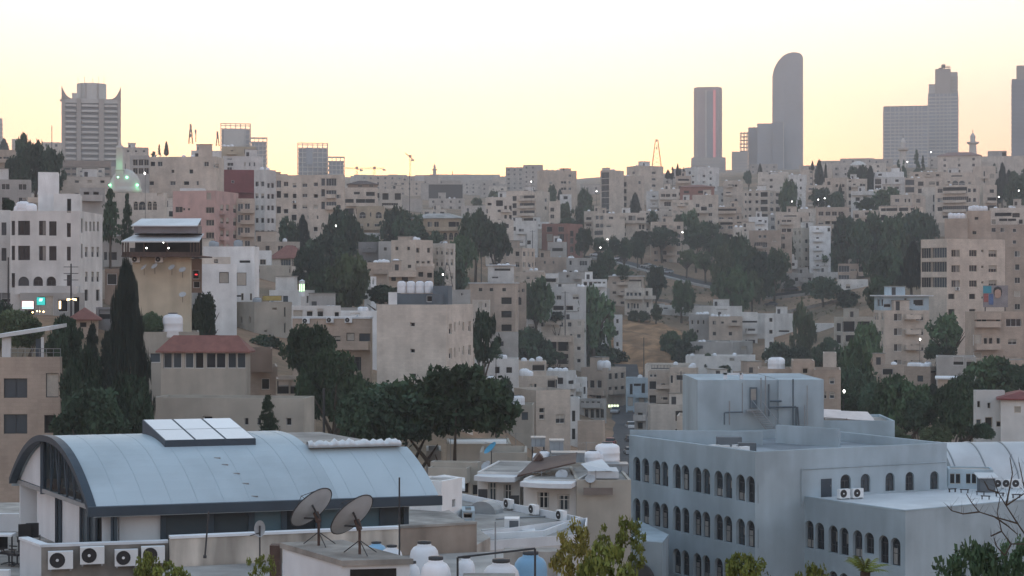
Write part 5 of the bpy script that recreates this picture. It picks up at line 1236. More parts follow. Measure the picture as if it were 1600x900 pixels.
h(662, 860, 108, 815, 'pale blue-grey house under the stepped white penthouse', 'white', W=[([688], [132], 34, 36, 'w'), ([738], [130], 10, 30), ([806], [133], 20, 22)])
h(855, 1090, 112, 812, 'cream house with tall windows right of the white penthouse', 'cream', W=[([886], [140], 48, 30, 'w'), ([955], [148], 30, 24), ([1026], [148], 32, 24), ([1060], [148], 14, 24)], tanks=(900, 940))
h(890, 1180, 75, 850, 'long pale roof house with balustrade on the right ridge', 'beige', W=[([930, 1000, 1060], [95], 18, 12, 'o')], tanks=(960, 1000, 1020), dishes=(1050,))
h(1080, 1295, 80, 845, 'cream house with two arched dormer windows', 'cream', W=[([1170, 1212], [142], 34, 24, 'arch'), ([1130, 1260], [140], 16, 16), ([1180], [100], 60, 8)])
h(1280, 1420, 40, 880, 'tall pale stair-tower house on the right ridge', 'cream', W=[([1352], [90, 130, 160], 8, 36, 'o'), ([1400], [100], 24, 24, 's')])
h(1045, 1322, 155, 745, 'five storey cream block with wide glazed centre bays', 'cream', c=1310, a=80, W=[([1075], [192, 250, 306], 28, 24), ([1168], [188], 132, 36, 'o'), ([1172], [248, 306], 140, 34, 'w'), ([1258, 1290], [190, 250, 306], 16, 22), ([1112], [356], 36, 16)], bal=[(1095, 1240, 208), (1095, 1240, 266), (1095, 1240, 324)], tanks=(1130,))
h(1318, 1430, 155, 752, 'cream wing right of the glazed-bay block with corner balcony', 'cream', c=1345, a=20, W=[([1400], [195], 24, 20, 'o'), ([1400], [250], 50, 30, 'o')], bal=[(1365, 1425, 268)])
h(518, 660, 195, 770, 'white house with long dark veranda and roof boxes', 'white', W=[([590], [206], 116, 18, 'o'), ([560, 620], [245], 24, 20)], tanks=(635, 690), bal=[(525, 655, 218)])
h(630, 800, 185, 780, 'pale house behind leafy terrace on the right slope', 'pale', W=[([685], [250], 24, 22), ([740], [225], 18, 16)], tanks=(680, 700))
h(692, 970, 285, 705, 'cream house with three deep square loggias', 'cream', c=880, a=68, W=[([720], [302, 360], 28, 34, 'o'), ([772], [302], 62, 32, 'o'), ([846], [302], 52, 32, 'o'), ([770], [360], 26, 20), ([905], [300], 24, 24), ([940], [305], 14, 20)])
h(765, 985, 215, 720, 'cream upper house above the three square loggias', 'cream', c=900, a=66, W=[([806], [253], 24, 18), ([858, 882], [253], 10, 22, 'o'), ([940], [255], 24, 22)], tanks=(860,))
h(960, 1050, 170, 770, 'blank cream stair block left of the glazed-bay apartments', 'pale', d=8, W=[([1035], [240, 300], 10, 40, 'o')])
h(300, 508, 295, 690, 'cream house with two rows of four square windows', 'beige', W=[([331, 375, 415, 455], [335], 28, 24, 'w'), ([331, 373, 413], [392], 28, 20)], tanks=(380,))
h(190, 300, 305, 710, 'pale flat house with roof sheets left of the four-window house', 'pale', W=[([250], [340], 20, 20)], tanks=(210, 240))
h(50, 255, 325, 690, 'cream house with slit window and white tubs', 'cream', W=[([140], [350], 70, 8, 'o'), ([100, 132], [388], 26, 26), ([208], [382], 10, 40), ([66], [390], 12, 24)], bal=[(80, 150, 402)])
h(0, 90, 342, 720, 'small cluttered house left of the slit window house', 'grey', W=[([30], [370], 20, 20)], tanks=(25,))
h(-40, 150, 450, 640, 'long low tan house left of the round bush', 'tan', W=[([20], [480], 14, 20), ([90], [480], 30, 30)])
h(200, 405, 448, 668, 'low tan house with two paired windows above the bushes', 'tan', W=[([253, 287], [483], 26, 22), ([350], [480], 20, 20)])
h(262, 392, 412, 650, 'white strip house with arched door and tubs', 'bright', W=[([380], [432], 14, 26, 'arch'), ([310], [435], 14, 18)])
h(530, 682, 315, 700, 'small cream house with open loft below the white veranda', 'cream', W=[([555], [350], 22, 20), ([625], [335], 34, 34, 'o')], tanks=(600, 640))
h(180, 522, 545, 655, 'cream three storey house with narrow central balconies', 'cream', c=300, a=38, W=[([203, 283], [590, 648], 16, 18, 'o'), ([241], [588, 648], 34, 46, 'o'), ([480], [570], 20, 20), ([360], [590], 18, 18)], bal=[(224, 260, 602), (224, 260, 660)], tanks=(290, 310, 330, 370, 400, 425, 480))
h(440, 632, 648, 628, 'brownish low house with wide glass panes below the bushes', 'tan', W=[([475], [680], 60, 36, 'w'), ([600], [682], 60, 32, 'o'), ([535], [688], 36, 10)], sh=[(520, 600, 622)])
h(60, 185, 625, 642, 'pale house with open balcony left of the narrow balcony house', 'white', W=[([95, 150], [660], 30, 30, 'o'), ([110], [720], 20, 20)], bal=[(85, 180, 678)])
h(85, 285, 708, 638, 'grey house with railed roof above the hill road', 'grey', W=[([178, 226, 260], [745], 18, 20), ([120], [750], 20, 24)])
h(280, 445, 700, 640, 'white flat house with small red roof behind the parasol tree', 'white', W=[([330], [735], 24, 20)])
h(430, 625, 745, 600, 'white walled house with pierced screen wall', 'white', W=[([560, 575, 590], [790, 805], 7, 8, 'o'), ([500], [790], 24, 24)])
RB = h(955, 1482, 492, 388, 'large four storey beige block with glazed corner bays at right', 'cream', c=1118, a=40, par=.4, W=[([992], [582, 668, 765], 62, 58, 'w'), ([1068], [580, 668, 765], 84, 58, 'w'), ([1173], [583, 680, 773], 46, 40, 'c'), ([1282], [583, 678, 773], 42, 36, 'w'), ([1404], [585, 680, 773], 44, 38, 'h'), ([1340], [568, 668, 765], 12, 14, 'o'), ([1147, 1277], [853], 34, 32, 'o'), ([1340], [860], 10, 12)], acs=[(1180, 805)])
h(1104, 1248, 366, 398, 'blank tan roof block with three tanks on the big beige block', 'tan', d=7, par=.15, tanks=(1140, 1165, 1190, 1215))
h(1243, 1392, 318, 400, 'taller tan roof block with row of white tanks on top', 'tan', d=7, par=.15, W=[([1303], [365], 24, 18), ([1290], [455], 24, 20)], tanks=(1262, 1285, 1305, 1330, 1355))
h(1385, 1640, 300, 540, 'pale house with dark arcade behind the tan roof blocks', 'pale', W=[([1470], [340], 90, 20, 'o'), ([1470, 1525], [385], 44, 34, 'o'), ([1410], [385], 20, 24), ([1580], [385], 20, 24), ([1550], [345], 40, 24, 'w')], tanks=(1420, 1515, 1535), bal=[(1430, 1560, 402)])
h(1390, 1600, 405, 510, 'low tan house under the pale arcade house', 'tan', W=[([1410, 1465], [437], 24, 24), ([1540], [440], 20, 20)])
h(1500, 1660, 285, 600, 'pale garden house at the right edge below the dark pines', 'pale', W=[([1550], [300], 24, 14)])

tile(800, 450)
h(840, 1110, 140, 580, 'grey-beige house with single window right of the dirt mound', 'beige', W=[([1062], [211], 28, 18), ([1000], [175], 14, 14)])
h(905, 1130, 108, 575, 'left part of the long white-topped building right of the mound', 'white', d=9, W=[([960, 1020], [125], 24, 10)])
h(1105, 1438, 112, 565, 'right part of the long white-topped building', 'white', d=9)
h(1108, 1236, 165, 535, 'dark grey narrow house in the long building row', 'grey', W=[([1127, 1163, 1197], [213], 12, 24, 'o'), ([1160], [270], 14, 20)], tanks=(1160, 1180, 1205, 1225))
h(1230, 1440, 178, 528, 'beige house with three square windows in the long row', 'beige', W=[([1264], [217], 18, 20), ([1316], [216], 14, 12, 'o'), ([1390], [215], 28, 22), ([1265, 1365], [285], 18, 20)], tanks=(1255, 1280, 1305, 1330, 1350))
h(1430, 1535, 152, 532, 'white house with dark window slot in the long row', 'white', W=[([1478], [211], 96, 10, 'o'), ([1497], [266], 40, 22, 'w'), ([1464], [266], 10, 22)])
h(1530, 1760, 160, 540, 'plain white end house of the long row behind feathery tree', 'white', W=[([1700], [270], 60, 12, 'o'), ([1680, 1730], [325], 46, 20, 'w')])
h(1112, 1505, 340, 500, 'low grey-white house in front of the long row', 'grey', c=1380, a=72, W=[([1180], [370], 24, 20), ([1450], [375], 30, 20)], tanks=(1150, 1180), sh=[(1330, 1380, 330)])
h(1085, 1520, 425, 470, 'long low white house with window pair behind blank block', 'white', W=[([1375], [447], 28, 18), ([1460], [470], 18, 24)], tanks=(1126, 1265, 1391))
h(830, 1130, 480, 445, 'flat white-roofed shops with blue glazing at street end', 'pale', W=[([890, 930, 970], [493], 36, 24, 'w')], tanks=(1022,), d=12)
h(-40, 182, 200, 475, 'white house with two square windows left of the white row', 'white', W=[([56], [243], 28, 32), ([120], [240], 36, 26, 'h')], tanks=(40, 95, 186), sh=[(-20, 105, 145)])
h(178, 452, 196, 480, 'white row with four windows left of the dense tree', 'pale', W=[([193, 253, 308, 360], [228], 22, 26), ([420], [222], 24, 30), ([418], [300], 22, 22), ([370], [300], 14, 24)], bal=[(215, 310, 205)])
h(205, 385, 300, 455, 'house with columned porch and parapet roof below white row', 'beige', W=[([245, 320], [362], 60, 60, 'o'), ([350], [372], 12, 24)], bal=[(215, 370, 328)])
h(638, 690, 168, 515, 'tall thin white house beside the dense tree', 'bright', W=[([659], [207], 14, 24, 'o')])
h(-40, 215, 458, 380, 'cream house with white slanted solar frame', 'cream', W=[([165], [494], 72, 44, 'o'), ([10], [515], 20, 30), ([60], [530], 14, 20)], tanks=((75, 1.1), (125, 1.), (170, 1.2)))
h(-60, 285, 552, 345, 'wide cream house with dark window square above cream corner house', 'cream', c=270, a=78, W=[([250], [600], 56, 54, 'o'), ([120, 145], [610], 14, 20), ([20], [600], 40, 40)], tanks=((65, 1.4), (90, 1.4), (115, 1.4)), dishes=(65,))
CH = h(12, 365, 640, 300, 'cream corner house with stone sills near the big tree', 'cream', c=150, a=24, trim=True, W=[([187], [765, 806], 32, 30, 'o'), ([302], [818], 56, 56, 'h'), ([110], [760], 24, 40)])
h(-50, 130, 730, 285, 'rough grey low house left of the cream corner house', 'dirty', tanks=((25, 1.5), (45, 1.5)), W=[([80], [800], 40, 50)])
h(410, 582, 832, 262, 'tall blank tan block beside the valley street', 'tan', c=566, a=80, par=.2)
h(355, 422, 690, 330, 'white stair house with dark door beside cream corner house', 'white', W=[([385], [800], 18, 60, 'o')])
h(430, 712, 500, 452, 'beige corner building with lit shop on the valley street', 'beige', c=596, a=58, W=[([616], [553, 637], 20, 36, 'o'), ([653], [550, 633], 20, 34, 'o'), ([692], [546, 630], 20, 34, 'o'), ([460, 500, 545], [600], 26, 44, 'o'), ([480, 540], [690], 30, 44, 'o'), ([650], [757], 70, 80, 'o')], bal=[(604, 706, 660), (440, 590, 660)], tanks=((555, 2.), (600, 1.8)), sh=[(510, 675, 435)])
h(360, 470, 560, 432, 'balconied white house next to the green-lit shop', 'white', c=440, a=70, W=[([380, 415], [620, 700], 28, 44, 'o'), ([455], [640, 720], 14, 40), ([400], [780], 60, 60, 'o')], bal=[(362, 436, 640), (362, 436, 720)], tanks=(380,))
h(205, 400, 520, 410, 'crowded white house with striped balconies and many tanks', 'white', c=340, a=66, W=[([240, 300], [580], 34, 36, 'o'), ([370], [600, 690], 30, 40, 'o')], bal=[(345, 396, 625), (345, 396, 715)], tanks=(220, 235, 255, 270, 300, 320, 340, 370))
h(712, 862, 562, 440, 'pale blue house with tall dark windows on the valley street', 'blue', W=[([745], [632], 16, 60, 'o'), ([820], [630], 20, 60, 'o'), ([783], [605], 40, 14, 'o'), ([740, 810], [710], 30, 50, 's')], bal=[(770, 858, 678)], tanks=(800,))
h(850, 995, 520, 425, 'beige house with large dark panes behind valley shops', 'beige', W=[([880], [608], 42, 46, 'o'), ([945], [606], 28, 20, 'o'), ([870, 895], [540], 18, 30)])
h(985, 1165, 500, 420, 'wide beige house with terrace left of the blank pale blue block', 'beige', c=1150, a=82, W=[([998], [570], 14, 44), ([1060], [560], 60, 30, 'o'), ([1120], [580], 24, 20)], tanks=((1130, 1.2), (1150, 1.3)))
h(848, 1165, 730, 330, 'pale house with balustrade on the right side of valley street', 'pale', c=866, a=14, W=[([1060], [800], 70, 60, 'o'), ([960], [690], 30, 20), ([1100], [760], 30, 20)], sh=[(985, 1150, 660)], tanks=(1140,), bal=[])
h(765, 862, 720, 345, 'narrow house with awnings jutting to the valley street', 'grey', c=840, a=66, W=[([800], [800, 860], 30, 40, 'o'), ([850], [790], 10, 30)], bal=[(775, 836, 820)])
h(1030, 1165, 800, 300, 'sloping cream wall house beside the blank pale blue block', 'cream', d=8)

tile(1200, 450)
h(-20, 36, 160, 500, 'tiny white tower house beside feathery tree', 'white', W=[([18], [200], 18, 22, 'o')])
h(268, 425, 222, 520, 'white pale-walled house right of feathery tree', 'white', W=[([300], [280], 40, 10, 'o'), ([290], [325], 40, 22, 'w'), ([382], [285], 12, 50)])
h(412, 662, 182, 440, 'unfinished grey concrete frame house among trees', 'dirty', c=470, a=28, W=[([505], [242], 70, 60, 'o'), ([600], [235], 70, 50, 'o'), ([440], [245, 320], 26, 50, 'o'), ([520, 600], [320], 60, 50, 'o')])
TC = h(660, 1008, 140, 378, 'tall cream four storey house with grey top floor at right', 'cream', c=728, a=22, par=.1, W=[([812], [183, 274, 373], 44, 40, 'c'), ([948], [183, 274, 373], 42, 38, 'h'), ([899], [172, 266, 364], 14, 18, 'o'), ([669, 684, 714], [178, 270, 350], 9, 40, 'h')])
h(664, 1006, 52, 381, 'grey glazed top floor with white roof slab on tall cream house', 'blue', c=722, a=22, par=.1, slab=.7, W=[([940], [92], 56, 36, 'o'), ([690, 712], [92], 12, 40, 'o'), ([745], [110], 40, 20, 'o'), ([860], [90], 14, 50)])
h(1005, 1065, 60, 396, 'dark open stair column between cream house and beige block', 'dkgrey', d=5, W=[([1035], [110, 150, 240, 330], 44, 60, 'o')])
h(1232, 1660, 148, 335, 'tan two storey house with long balconies at right edge', 'tan', c=1290, a=16, par=1., W=[([1535], [216], 84, 44, 'w'), ([1527], [337], 46, 30, 'h'), ([1320, 1352, 1440], [205], 26, 60, 'o'), ([1310], [325], 44, 60, 's'), ([1360, 1392, 1440], [335], 20, 44, 'o')], bal=[(1292, 1445, 238), (1292, 1445, 378), (1292, 1445, 152)])
h(622, 860, 480, 335, 'low tan wall house with plants below tall cream house', 'tan', c=650, a=16, W=[([750], [530], 60, 50, 'o'), ([700], [560], 20, 20)], tanks=(790,))
h(850, 1065, 492, 322, 'low tan house with single window and row of tanks', 'tan', c=1015, a=74, W=[([951], [566], 32, 34, 'w'), ([1040], [520], 40, 16, 'o')], tanks=((860, .95), (888, 1.), (912, 1.), (940, 1.), (970, .9), (1025, 1.), (1045, 1.1), (1070, .9)), tkind='w')
h(1055, 1300, 430, 318, 'jumble of low sheds with green cloth right of the tank row', 'grey', W=[([1190], [455], 60, 50, 'o'), ([1260], [470], 40, 40, 'o')], d=9)
h(1060, 1200, 570, 290, 'small tan hut with pale slanted roof above the trees', 'tan', slab=.4, W=[([1130], [610], 30, 20, 'o')])
h(155, 292, 455, 236, 'tan roof tower house behind the blank pale blue block', 'tan', W=[([232], [517], 36, 36, 'o')], d=7)
h(288, 455, 510, 232, 'tan house with paired windows right of the blank pale blue block', 'tan', W=[([400], [580, 670], 32, 42, 'h'), ([358], [670], 14, 42, 'h')], d=8)
h(-60, 158, 505, 240, 'low tan roofed house with white tank behind the blank block', 'tan', W=[([60], [535], 40, 14)], tanks=((40, 1.6), (62, 1.6)), d=7)
h(345, 428, 405, 270, 'small square white tower on the tan house', 'pale', d=5)
h(1284, 1480, 640, 205, 'white corner house with slim windows at lower right', 'white', c=1300, a=12, W=[([1317], [726], 18, 40, 'o'), ([1381], [734], 18, 36, 'o'), ([1380], [838], 46, 62, 'o'), ([1315], [840], 34, 40), ([1450], [850], 44, 36, 'o')])
h(1455, 1700, 690, 202, 'white walled house with red tin roof at right edge', 'white', hip=.7, roofm=mat('red_tin', (.20, .05, .045), .7, .2, 1), d=7, W=[([1560], [760], 40, 40, 's')])
# ------------------------------------------------------------------ towers on the skyline
def base_z(px, D): return gz((px - CX) / F * D, D) - 1.5
def tower(px0, px1, yt, D, dep, label, core, bands, band_m, ribs=0, rib_m=None, rib_px=None, plan=None, name='tower', top=None, bh=.45, roof=True, on=None):
    p0 = at(px0, D, 0); w = (px1 - px0) / F * D; zb = base_z((px0 + px1) / 2, D); H = zat(yt, D) - zb
    t = thing(name, (p0.x, p0.y, zb), label, 'tower', -math.atan(((px0 + px1) / 2 - CX) / F))
    poly = plan(w, dep) if plan else [(0, 0), (w, 0), (w, dep), (0, dep)]
    mb = MB(); mb.prism(poly, 0, H); mb.build('facade', core, t)
    c = Vector((sum(p[0] for p in poly) / len(poly), sum(p[1] for p in poly) / len(poly)))
    big = [tuple(c + (Vector(p) - c) * (1 + .6 / max(w, 1))) for p in poly]
    if bands:
        mb = MB(); n = int(H / bands); 
        for k in range(1, n): mb.prism(big, k * bands, k * bands + bh)
        mb.build('floor_bands', band_m, t)
    if ribs:
        mb = MB(); xs = rib_px and [(x - px0) / F * D for x in rib_px] or [w * k / ribs for k in range(ribs + 1)]
        for x in xs: mb.box(x - .35, -.55, 0, x + .35, .1, H + .4)
        mb.build('facade_ribs', rib_m, t)
    if roof:
        mb = MB(); mb.prism([tuple(c + (Vector(p) - c) * .98) for p in poly], H + .003, H + .8); mb.build('roof', 'roof_screed', t)
    if on:
        M = Matrix.Translation(on.location) @ Matrix.Rotation(on.rotation_euler.z, 4, 'Z')
        t.parent = on; t.matrix_parent_inverse = M.inverted(); del t['category']; del t['label']
    return t, w, H
mat('tower_glass', (.30, .33, .37), .25, .08, .05, spec=.5)
mat('tower_dark', (.20, .225, .26), .3, .08, .05, spec=.5)
mat('tower_stone', (.42, .38, .34), .8, .08, .1)
mat('tower_pale', (.56, .54, .50), .8, .08, .1)
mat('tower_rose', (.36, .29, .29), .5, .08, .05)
oval = lambda n: (lambda w, d: [(w / 2 - w / 2 * math.cos(2 * math.pi * k / n), d / 2 - d / 2 * math.sin(2 * math.pi * k / n)) for k in range(n)])
def hexp(w, d): return [(0, d * .35), (w * .13, 0), (w * .87, 0), (w, d * .35), (w, d), (0, d)]
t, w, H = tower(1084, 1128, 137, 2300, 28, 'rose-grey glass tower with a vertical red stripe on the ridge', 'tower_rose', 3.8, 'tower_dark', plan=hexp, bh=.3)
for x0, x1, m, nm, dp in ((.40, .45, 'tower_pale', 'pale_stripe', .8), (.47, .68, 'tower_dark', 'dark_bay', .5), (.685, .775, mat('reflection_red_glow', (.6, .2, .2), emit=(.80, .22, .26), estr=.2), 'red_reflection_strip', .9), (.01, .10, 'tower_pale', 'edge_strip', .0)):  # glowing red strip paints the reflection on the glass; no lamp there
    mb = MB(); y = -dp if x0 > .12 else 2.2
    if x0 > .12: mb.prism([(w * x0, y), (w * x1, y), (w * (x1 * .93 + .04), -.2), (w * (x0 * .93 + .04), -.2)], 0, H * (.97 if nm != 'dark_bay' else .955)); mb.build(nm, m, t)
tower(1080, 1133.5, 247, 2280, 34, 'low podium at the foot of the red-striped tower', 'tower_stone', 4, 'tower_dark', roof=True, name='podium')
# curved-top tower
def curved_tower():
    D = 2200; px0, px1 = 1206.5, 1254.5; w = (px1 - px0) / F * D; zb = base_z(1230, D); p0 = at(px0, D, zb); d = 26
    t = thing('curved_tower', p0, 'tall glass tower with a rounded sloping top, highest on the skyline', 'tower', -math.atan((1230 - CX) / F))
    tops = [(0, 118), (.04, 109), (.1, 102), (.2, 94.5), (.32, 88.5), (.46, 84.5), (.62, 82.3), (.78, 82), (.9, 83), (.97, 85.5), (1., 89)]
    def curve(u):
        for (a, ya), (b, yb) in zip(tops, tops[1:]):
            if u <= b: return zat(ya + (yb - ya) * (u - a) / (b - a), D) - zb
        return zat(89, D) - zb
    n = 26; mb = MB(); rows = []
    for i in range(n + 1):
        u = i / n; bulge = math.sin(math.pi * u) ** .6; yf = d / 2 - d / 2 * bulge - 1; yb = d / 2 + d / 2 * bulge + 1; x = w * u; z = curve(u)
        mb.v += [(x, yf, 0), (x, yf, z), (x, yb, z), (x, yb, 0)]
    for i in range(n):
        for j in range(3): mb.f.append((i * 4 + j, i * 4 + j + 4, i * 4 + j + 5, i * 4 + j + 1))
    mb.f = [tuple(reversed(f)) if False else f for f in mb.f]; mb.f += [(0, 1, 2, 3), (n * 4 + 3, n * 4 + 2, n * 4 + 1, n * 4)]
    mb.m = [0] * len(mb.f); mb.build('facade', 'tower_glass', t)
    mb = MB(); k = 1
    while k * 3.9 < zat(92, D) - zb:
        z = k * 3.9; us = [i / n for i in range(n + 1) if curve(i / n) > z + .5]
        for a, b in zip(us, us[1:]):
            ya = d / 2 - d / 2 * math.sin(math.pi * a) ** .6 - 1.25; yb = d / 2 - d / 2 * math.sin(math.pi * b) ** .6 - 1.25
            mb.quad((w * a, ya, z), (w * b, yb, z), (w * b, yb, z + .35), (w * a, ya, z + .35))
        k += 1
    mb.build('floor_bands', 'tower_dark', t)
curved_tower()
tower(1183, 1211, 194, 2150, 24, 'dark slab tower joined to the left of the rounded tower', 'tower_glass', 3.8, 'tower_dark')
tower(1207, 1225, 192, 2140, 20, 'narrow lower wing in front of the rounded tower', 'tower_dark', 3.8, 'tower_glass', 1, 'tower_pale', [1224])
tower(1169, 1184, 200, 2170, 18, 'dark core of the unfinished tower on the ridge', 'tower_dark', 0, None)
def frame_tower():
    D = 2160; t = thing('unfinished_tower', at(1158, D, base_z(1163, D)), 'unfinished open-floored tower frame left of the rounded tower', 'tower'); zb = t.location.z; w = 11 / F * D; H = zat(206, D) - zb
    mb = MB(); k = 0
    while k * 4.2 < H + 1: mb.box(-.3, -.3, k * 4.2, w, 10.3, k * 4.2 + .6); k += 1
    mb.build('floor_slabs', 'concrete', t)
    for x in (.2, w * .5, w - .5):
        for y in (0, 9.4): mb = MB(); mb.box(x - .35, y, 0, x + .35, y + .7, H); mb.build('column', 'concrete', t)
frame_tower()
tower(1143.5, 1168, 238, 2120, 20, 'low pale block before the unfinished tower', 'tower_stone', 3.6, 'tower_dark')
tower(1380, 1449, 167.5, 1750, 22, 'wide pale apartment tower with white grid on right skyline', 'tower_glass', 3.3, 'tower_pale', 10, 'tower_pale', [1381, 1391, 1398, 1404, 1412, 1418, 1427, 1433, 1439, 1448], bh=1.1)
st_, w, H = tower(1450, 1496, 147, 1800, 24, 'stepped pale tower with roof crane on right skyline', 'tower_glass', 3.4, 'tower_pale', 7, 'tower_pale', [1451, 1462, 1468, 1474, 1480, 1484, 1495], bh=1.2)
tower(1461, 1485, 109, 1803, 16, 'blank dark top of the stepped tower under the roof crane', 'tower_stone', 0, None, name='tower_top', on=st_)
tower(1485, 1496, 114, 1806, 18, 'right shoulder of the stepped tower', 'tower_pale', 3.4, 'tower_stone', name='tower_top', on=st_)
tower(1451, 1462, 133, 1807, 18, 'left shoulder of the stepped tower', 'tower_pale', 0, None, name='tower_top', on=st_)
st_, w, H = tower(1580.5, 1618, 125, 1500, 22, 'dark blue glass tower cut by the right edge of the photo', 'tower_dark', 3.7, 'tower_glass')
tower(1588, 1622, 104, 1506, 16, 'pale crown block of the dark blue glass tower', 'tower_stone', 0, None, name='tower_top', on=st_)
tower(-20, 3, 186, 1500, 18, 'pale sliver of a tower at the left edge of the skyline', 'tower_pale', 3.4, 'tower_stone')
# lattice-clad towers
def lattice(px0, px1, yt, D, cell, label, solid=None):
    p0 = at(px0, D, 0); w = (px1 - px0) / F * D; zb = base_z(px0, D); H = zat(yt, D) - zb; t = thing('lattice_tower', (p0.x, p0.y, zb), label, 'tower', -math.atan((px0 - CX) / F)); d = w * .8
    mb = MB(); mb.box(.7, .7, 0, w - .7, d - .7, H - cell * 1.1); mb.build('core', 'tower_glass', t)
    mb = MB(); n = max(2, round(w / cell))
    for k in range(n + 1):
        x = w * k / n; mb.box(x - .32, -.3, 0, x + .32, .3, H); mb.box(x - .32, d - .3, 0, x + .32, d + .3, H)
        y = d * k / n
        if 0 < k < n: mb.box(-.3, y - .32, 0, .3, y + .32, H); mb.box(w - .3, y - .32, 0, w + .3, y + .32, H)
    k = 0
    while H - k * cell > 0:
        z = H - k * cell; mb.box(-.33, -.33, z - .35, w + .33, .33, z + .35); mb.box(-.33, d - .33, z - .35, w + .33, d + .33, z + .35)
        mb.box(-.33, .34, z - .35, .33, d - .34, z + .35); mb.box(w - .33, .34, z - .35, w + .33, d - .34, z + .35); k += 1
    mb.build('lattice', 'tower_pale', t)
    if solid:
        mb = MB(); mb.box(w * solid[0], -.5, H - cell * solid[2], w * solid[1], -.34, H - cell * 1.05); mb.build('glass_panel', solid[3], t)
lattice(345, 391, 193, 1500, 4.2, 'white lattice-clad block, leftmost of the lattice group', (.1, .8, 6, 'tower_pale'))
lattice(391.5, 417, 215, 1490, 3.4, 'lower lattice-clad block joined to the leftmost lattice block')
lattice(465, 512, 223.5, 1550, 4.0, 'white lattice block with green glass panel', (.28, .5, 4.5, 'tower_glass'))
lattice(512.5, 538, 245, 1540, 3.6, 'lowest lattice block at the right of the group')
# ------------------------------------------------------------------ horned hotel
def hotel():
    D = 1160; px0, px1 = 96, 187; w = (px1 - px0) / F * D; zb = base_z(140, D) - 6; p0 = at(px0, D, zb); d = 30
    t = thing('horned_hotel', p0, 'broad hotel tower with upturned corner horns and round roof drum', 'hotel', -math.atan((141 - CX) / F))
    Z = lambda y: zat(y, D) - zb; X = lambda px: (px - px0) / F * D
    zr = Z(153)
    mb = MB(); mb.box(.8, 2.2, 0, w - .8, d, zr - .5); mb.build('core', 'tower_dark', t)
    for x0, x1 in ((0, 6), (23, 30), (57, 65), (86, 91)):
        mb = MB(); mb.box(X(96 + x0), -.2 if 6 < x0 < 80 else .3, 0, X(96 + x1), 5, zr); mb.build('pier', 'tower_stone', t)
    mb = MB(); mb.box(.2, .6, Z(160), w - .2, d, zr - .01); mb.build('parapet', 'tower_pale', t)
    for x0, x1 in ((6, 23), (30, 57), (65, 86)):
        for k in range(11):
            z = Z(163 + k * 8.35); cx_, ww = (X(96 + x0) + X(96 + x1)) / 2, X(96 + x1) - X(96 + x0)
            mb = MB(); pts = [(cx_ + ww / 2 * math.cos(math.pi - math.pi * i / 8), .8 - 1.5 * math.sin(math.pi * i / 8)) for i in range(9)]
            mb.prism(pts + [(cx_ + ww / 2, 2.3), (cx_ - ww / 2, 2.3)], z - 1.1, z + .25); mb.build('balcony', 'tower_pale', t)
    for sx, x in ((1, 0.), (-1, w)):
        for y in (0.3, d - 3):
            mb = MB(); n = 8; poly = [(0, 0)] + [(3.2 * 2 * i / n, 8. * (1 - i / n) ** 2.2) for i in range(n + 1)]
            v = [(x + sx * a, y, zr + b) for a, b in poly[1:]] + [(x, y, zr - 1.)]
            v2 = [(a, y + 2.6, c) for a, _b, c in v]; m_ = len(v)
            mb.add(v + v2, [tuple(range(m_)), tuple(range(2 * m_ - 1, m_ - 1, -1))] + [(i, (i + 1) % m_, (i + 1) % m_ + m_, i + m_) for i in range(m_)]); mb.build('corner_horn', 'tower_stone', t)
    mb = MB(); mb.lathe([(0, 0), (X(142) - X(119), 0), (X(142) - X(119), Z(126.5) - zr), (0, Z(126.5) - zr)], 20, (X(142), d / 2, zr)); mb.build('roof_drum', 'tower_pale', t, False)
    for px in (121, 131, 144, 153, 161):
        mb = MB(); a = Vector((X(px), d / 2 - 6, Z(126.5))); mb.bar(a, a + Vector((0, 0, random.uniform(1.5, 4.5))), .14, 4); mb.build('antenna', 'steel_dark', t)
    for px in (126, 133, 152):
        mb = MB(); mb.box(X(px) - .35, d / 2 - 8.9, zr, X(px) + .35, d / 2 - 8.2, Z(127)); mb.build('drum_fin', 'tower_stone', t)
    mb = MB(); mb.box(X(112), 3, zr, X(120), 8, Z(144)); mb.build('plant_box', 'tower_pale', t)
    mb = MB(); mb.box(-1, 2, Z(157), 0, 6, Z(154.5)); mb.build('side_balcony', 'tower_stone', t)
hotel()
# ------------------------------------------------------------------ mosque dome and minaret, other minarets
def minaret(px, yt, yb, D, wpx, label, m='tower_pale'):
    zb = zat(yb, D); H = zat(yt, D) - zb; r = wpx / 2 / F * D; p = at(px, D, zb)
    t = thing('minaret', p, label, 'minaret')
    mb = MB(); mb.lathe([(r, 0), (r, H * .04), (r * .85, H * .05), (r * .72, H * .5), (0, H * .5)], 10); mb.build('shaft', m, t)
    mb = MB(); mb.lathe([(r * .7, H * .49), (r * 1.25, H * .53), (r * 1.3, H * .58), (r * .6, H * .585)], 12); mb.build('gallery', m, t)
    mb = MB(); mb.lathe([(r * .55, H * .58), (r * .52, H * .74), (r * .62, H * .75), (r * .5, H * .8), (r * .2, H * .88), (0, H * .9)], 10); mb.build('lantern', m, t)
    mb = MB(); mb.bar((0, 0, H * .89), (0, 0, H), r * .07, 4); mb.build('finial', 'steel_dark', t)
minaret(1520, 203, 248, 1150, 15, 'pale minaret with round gallery right of the stepped tower')
minaret(1411, 210, 262, 1000, 14, 'pale minaret standing before the wide grid apartment tower')
minaret(679, 254, 278, 2000, 7, 'thin dark far minaret under the sunset sky', 'tower_stone')
dm = thing('mosque_dome', at(196, 350, zat(294, 350)), 'pale mosque dome ringed with green floodlights', 'dome')
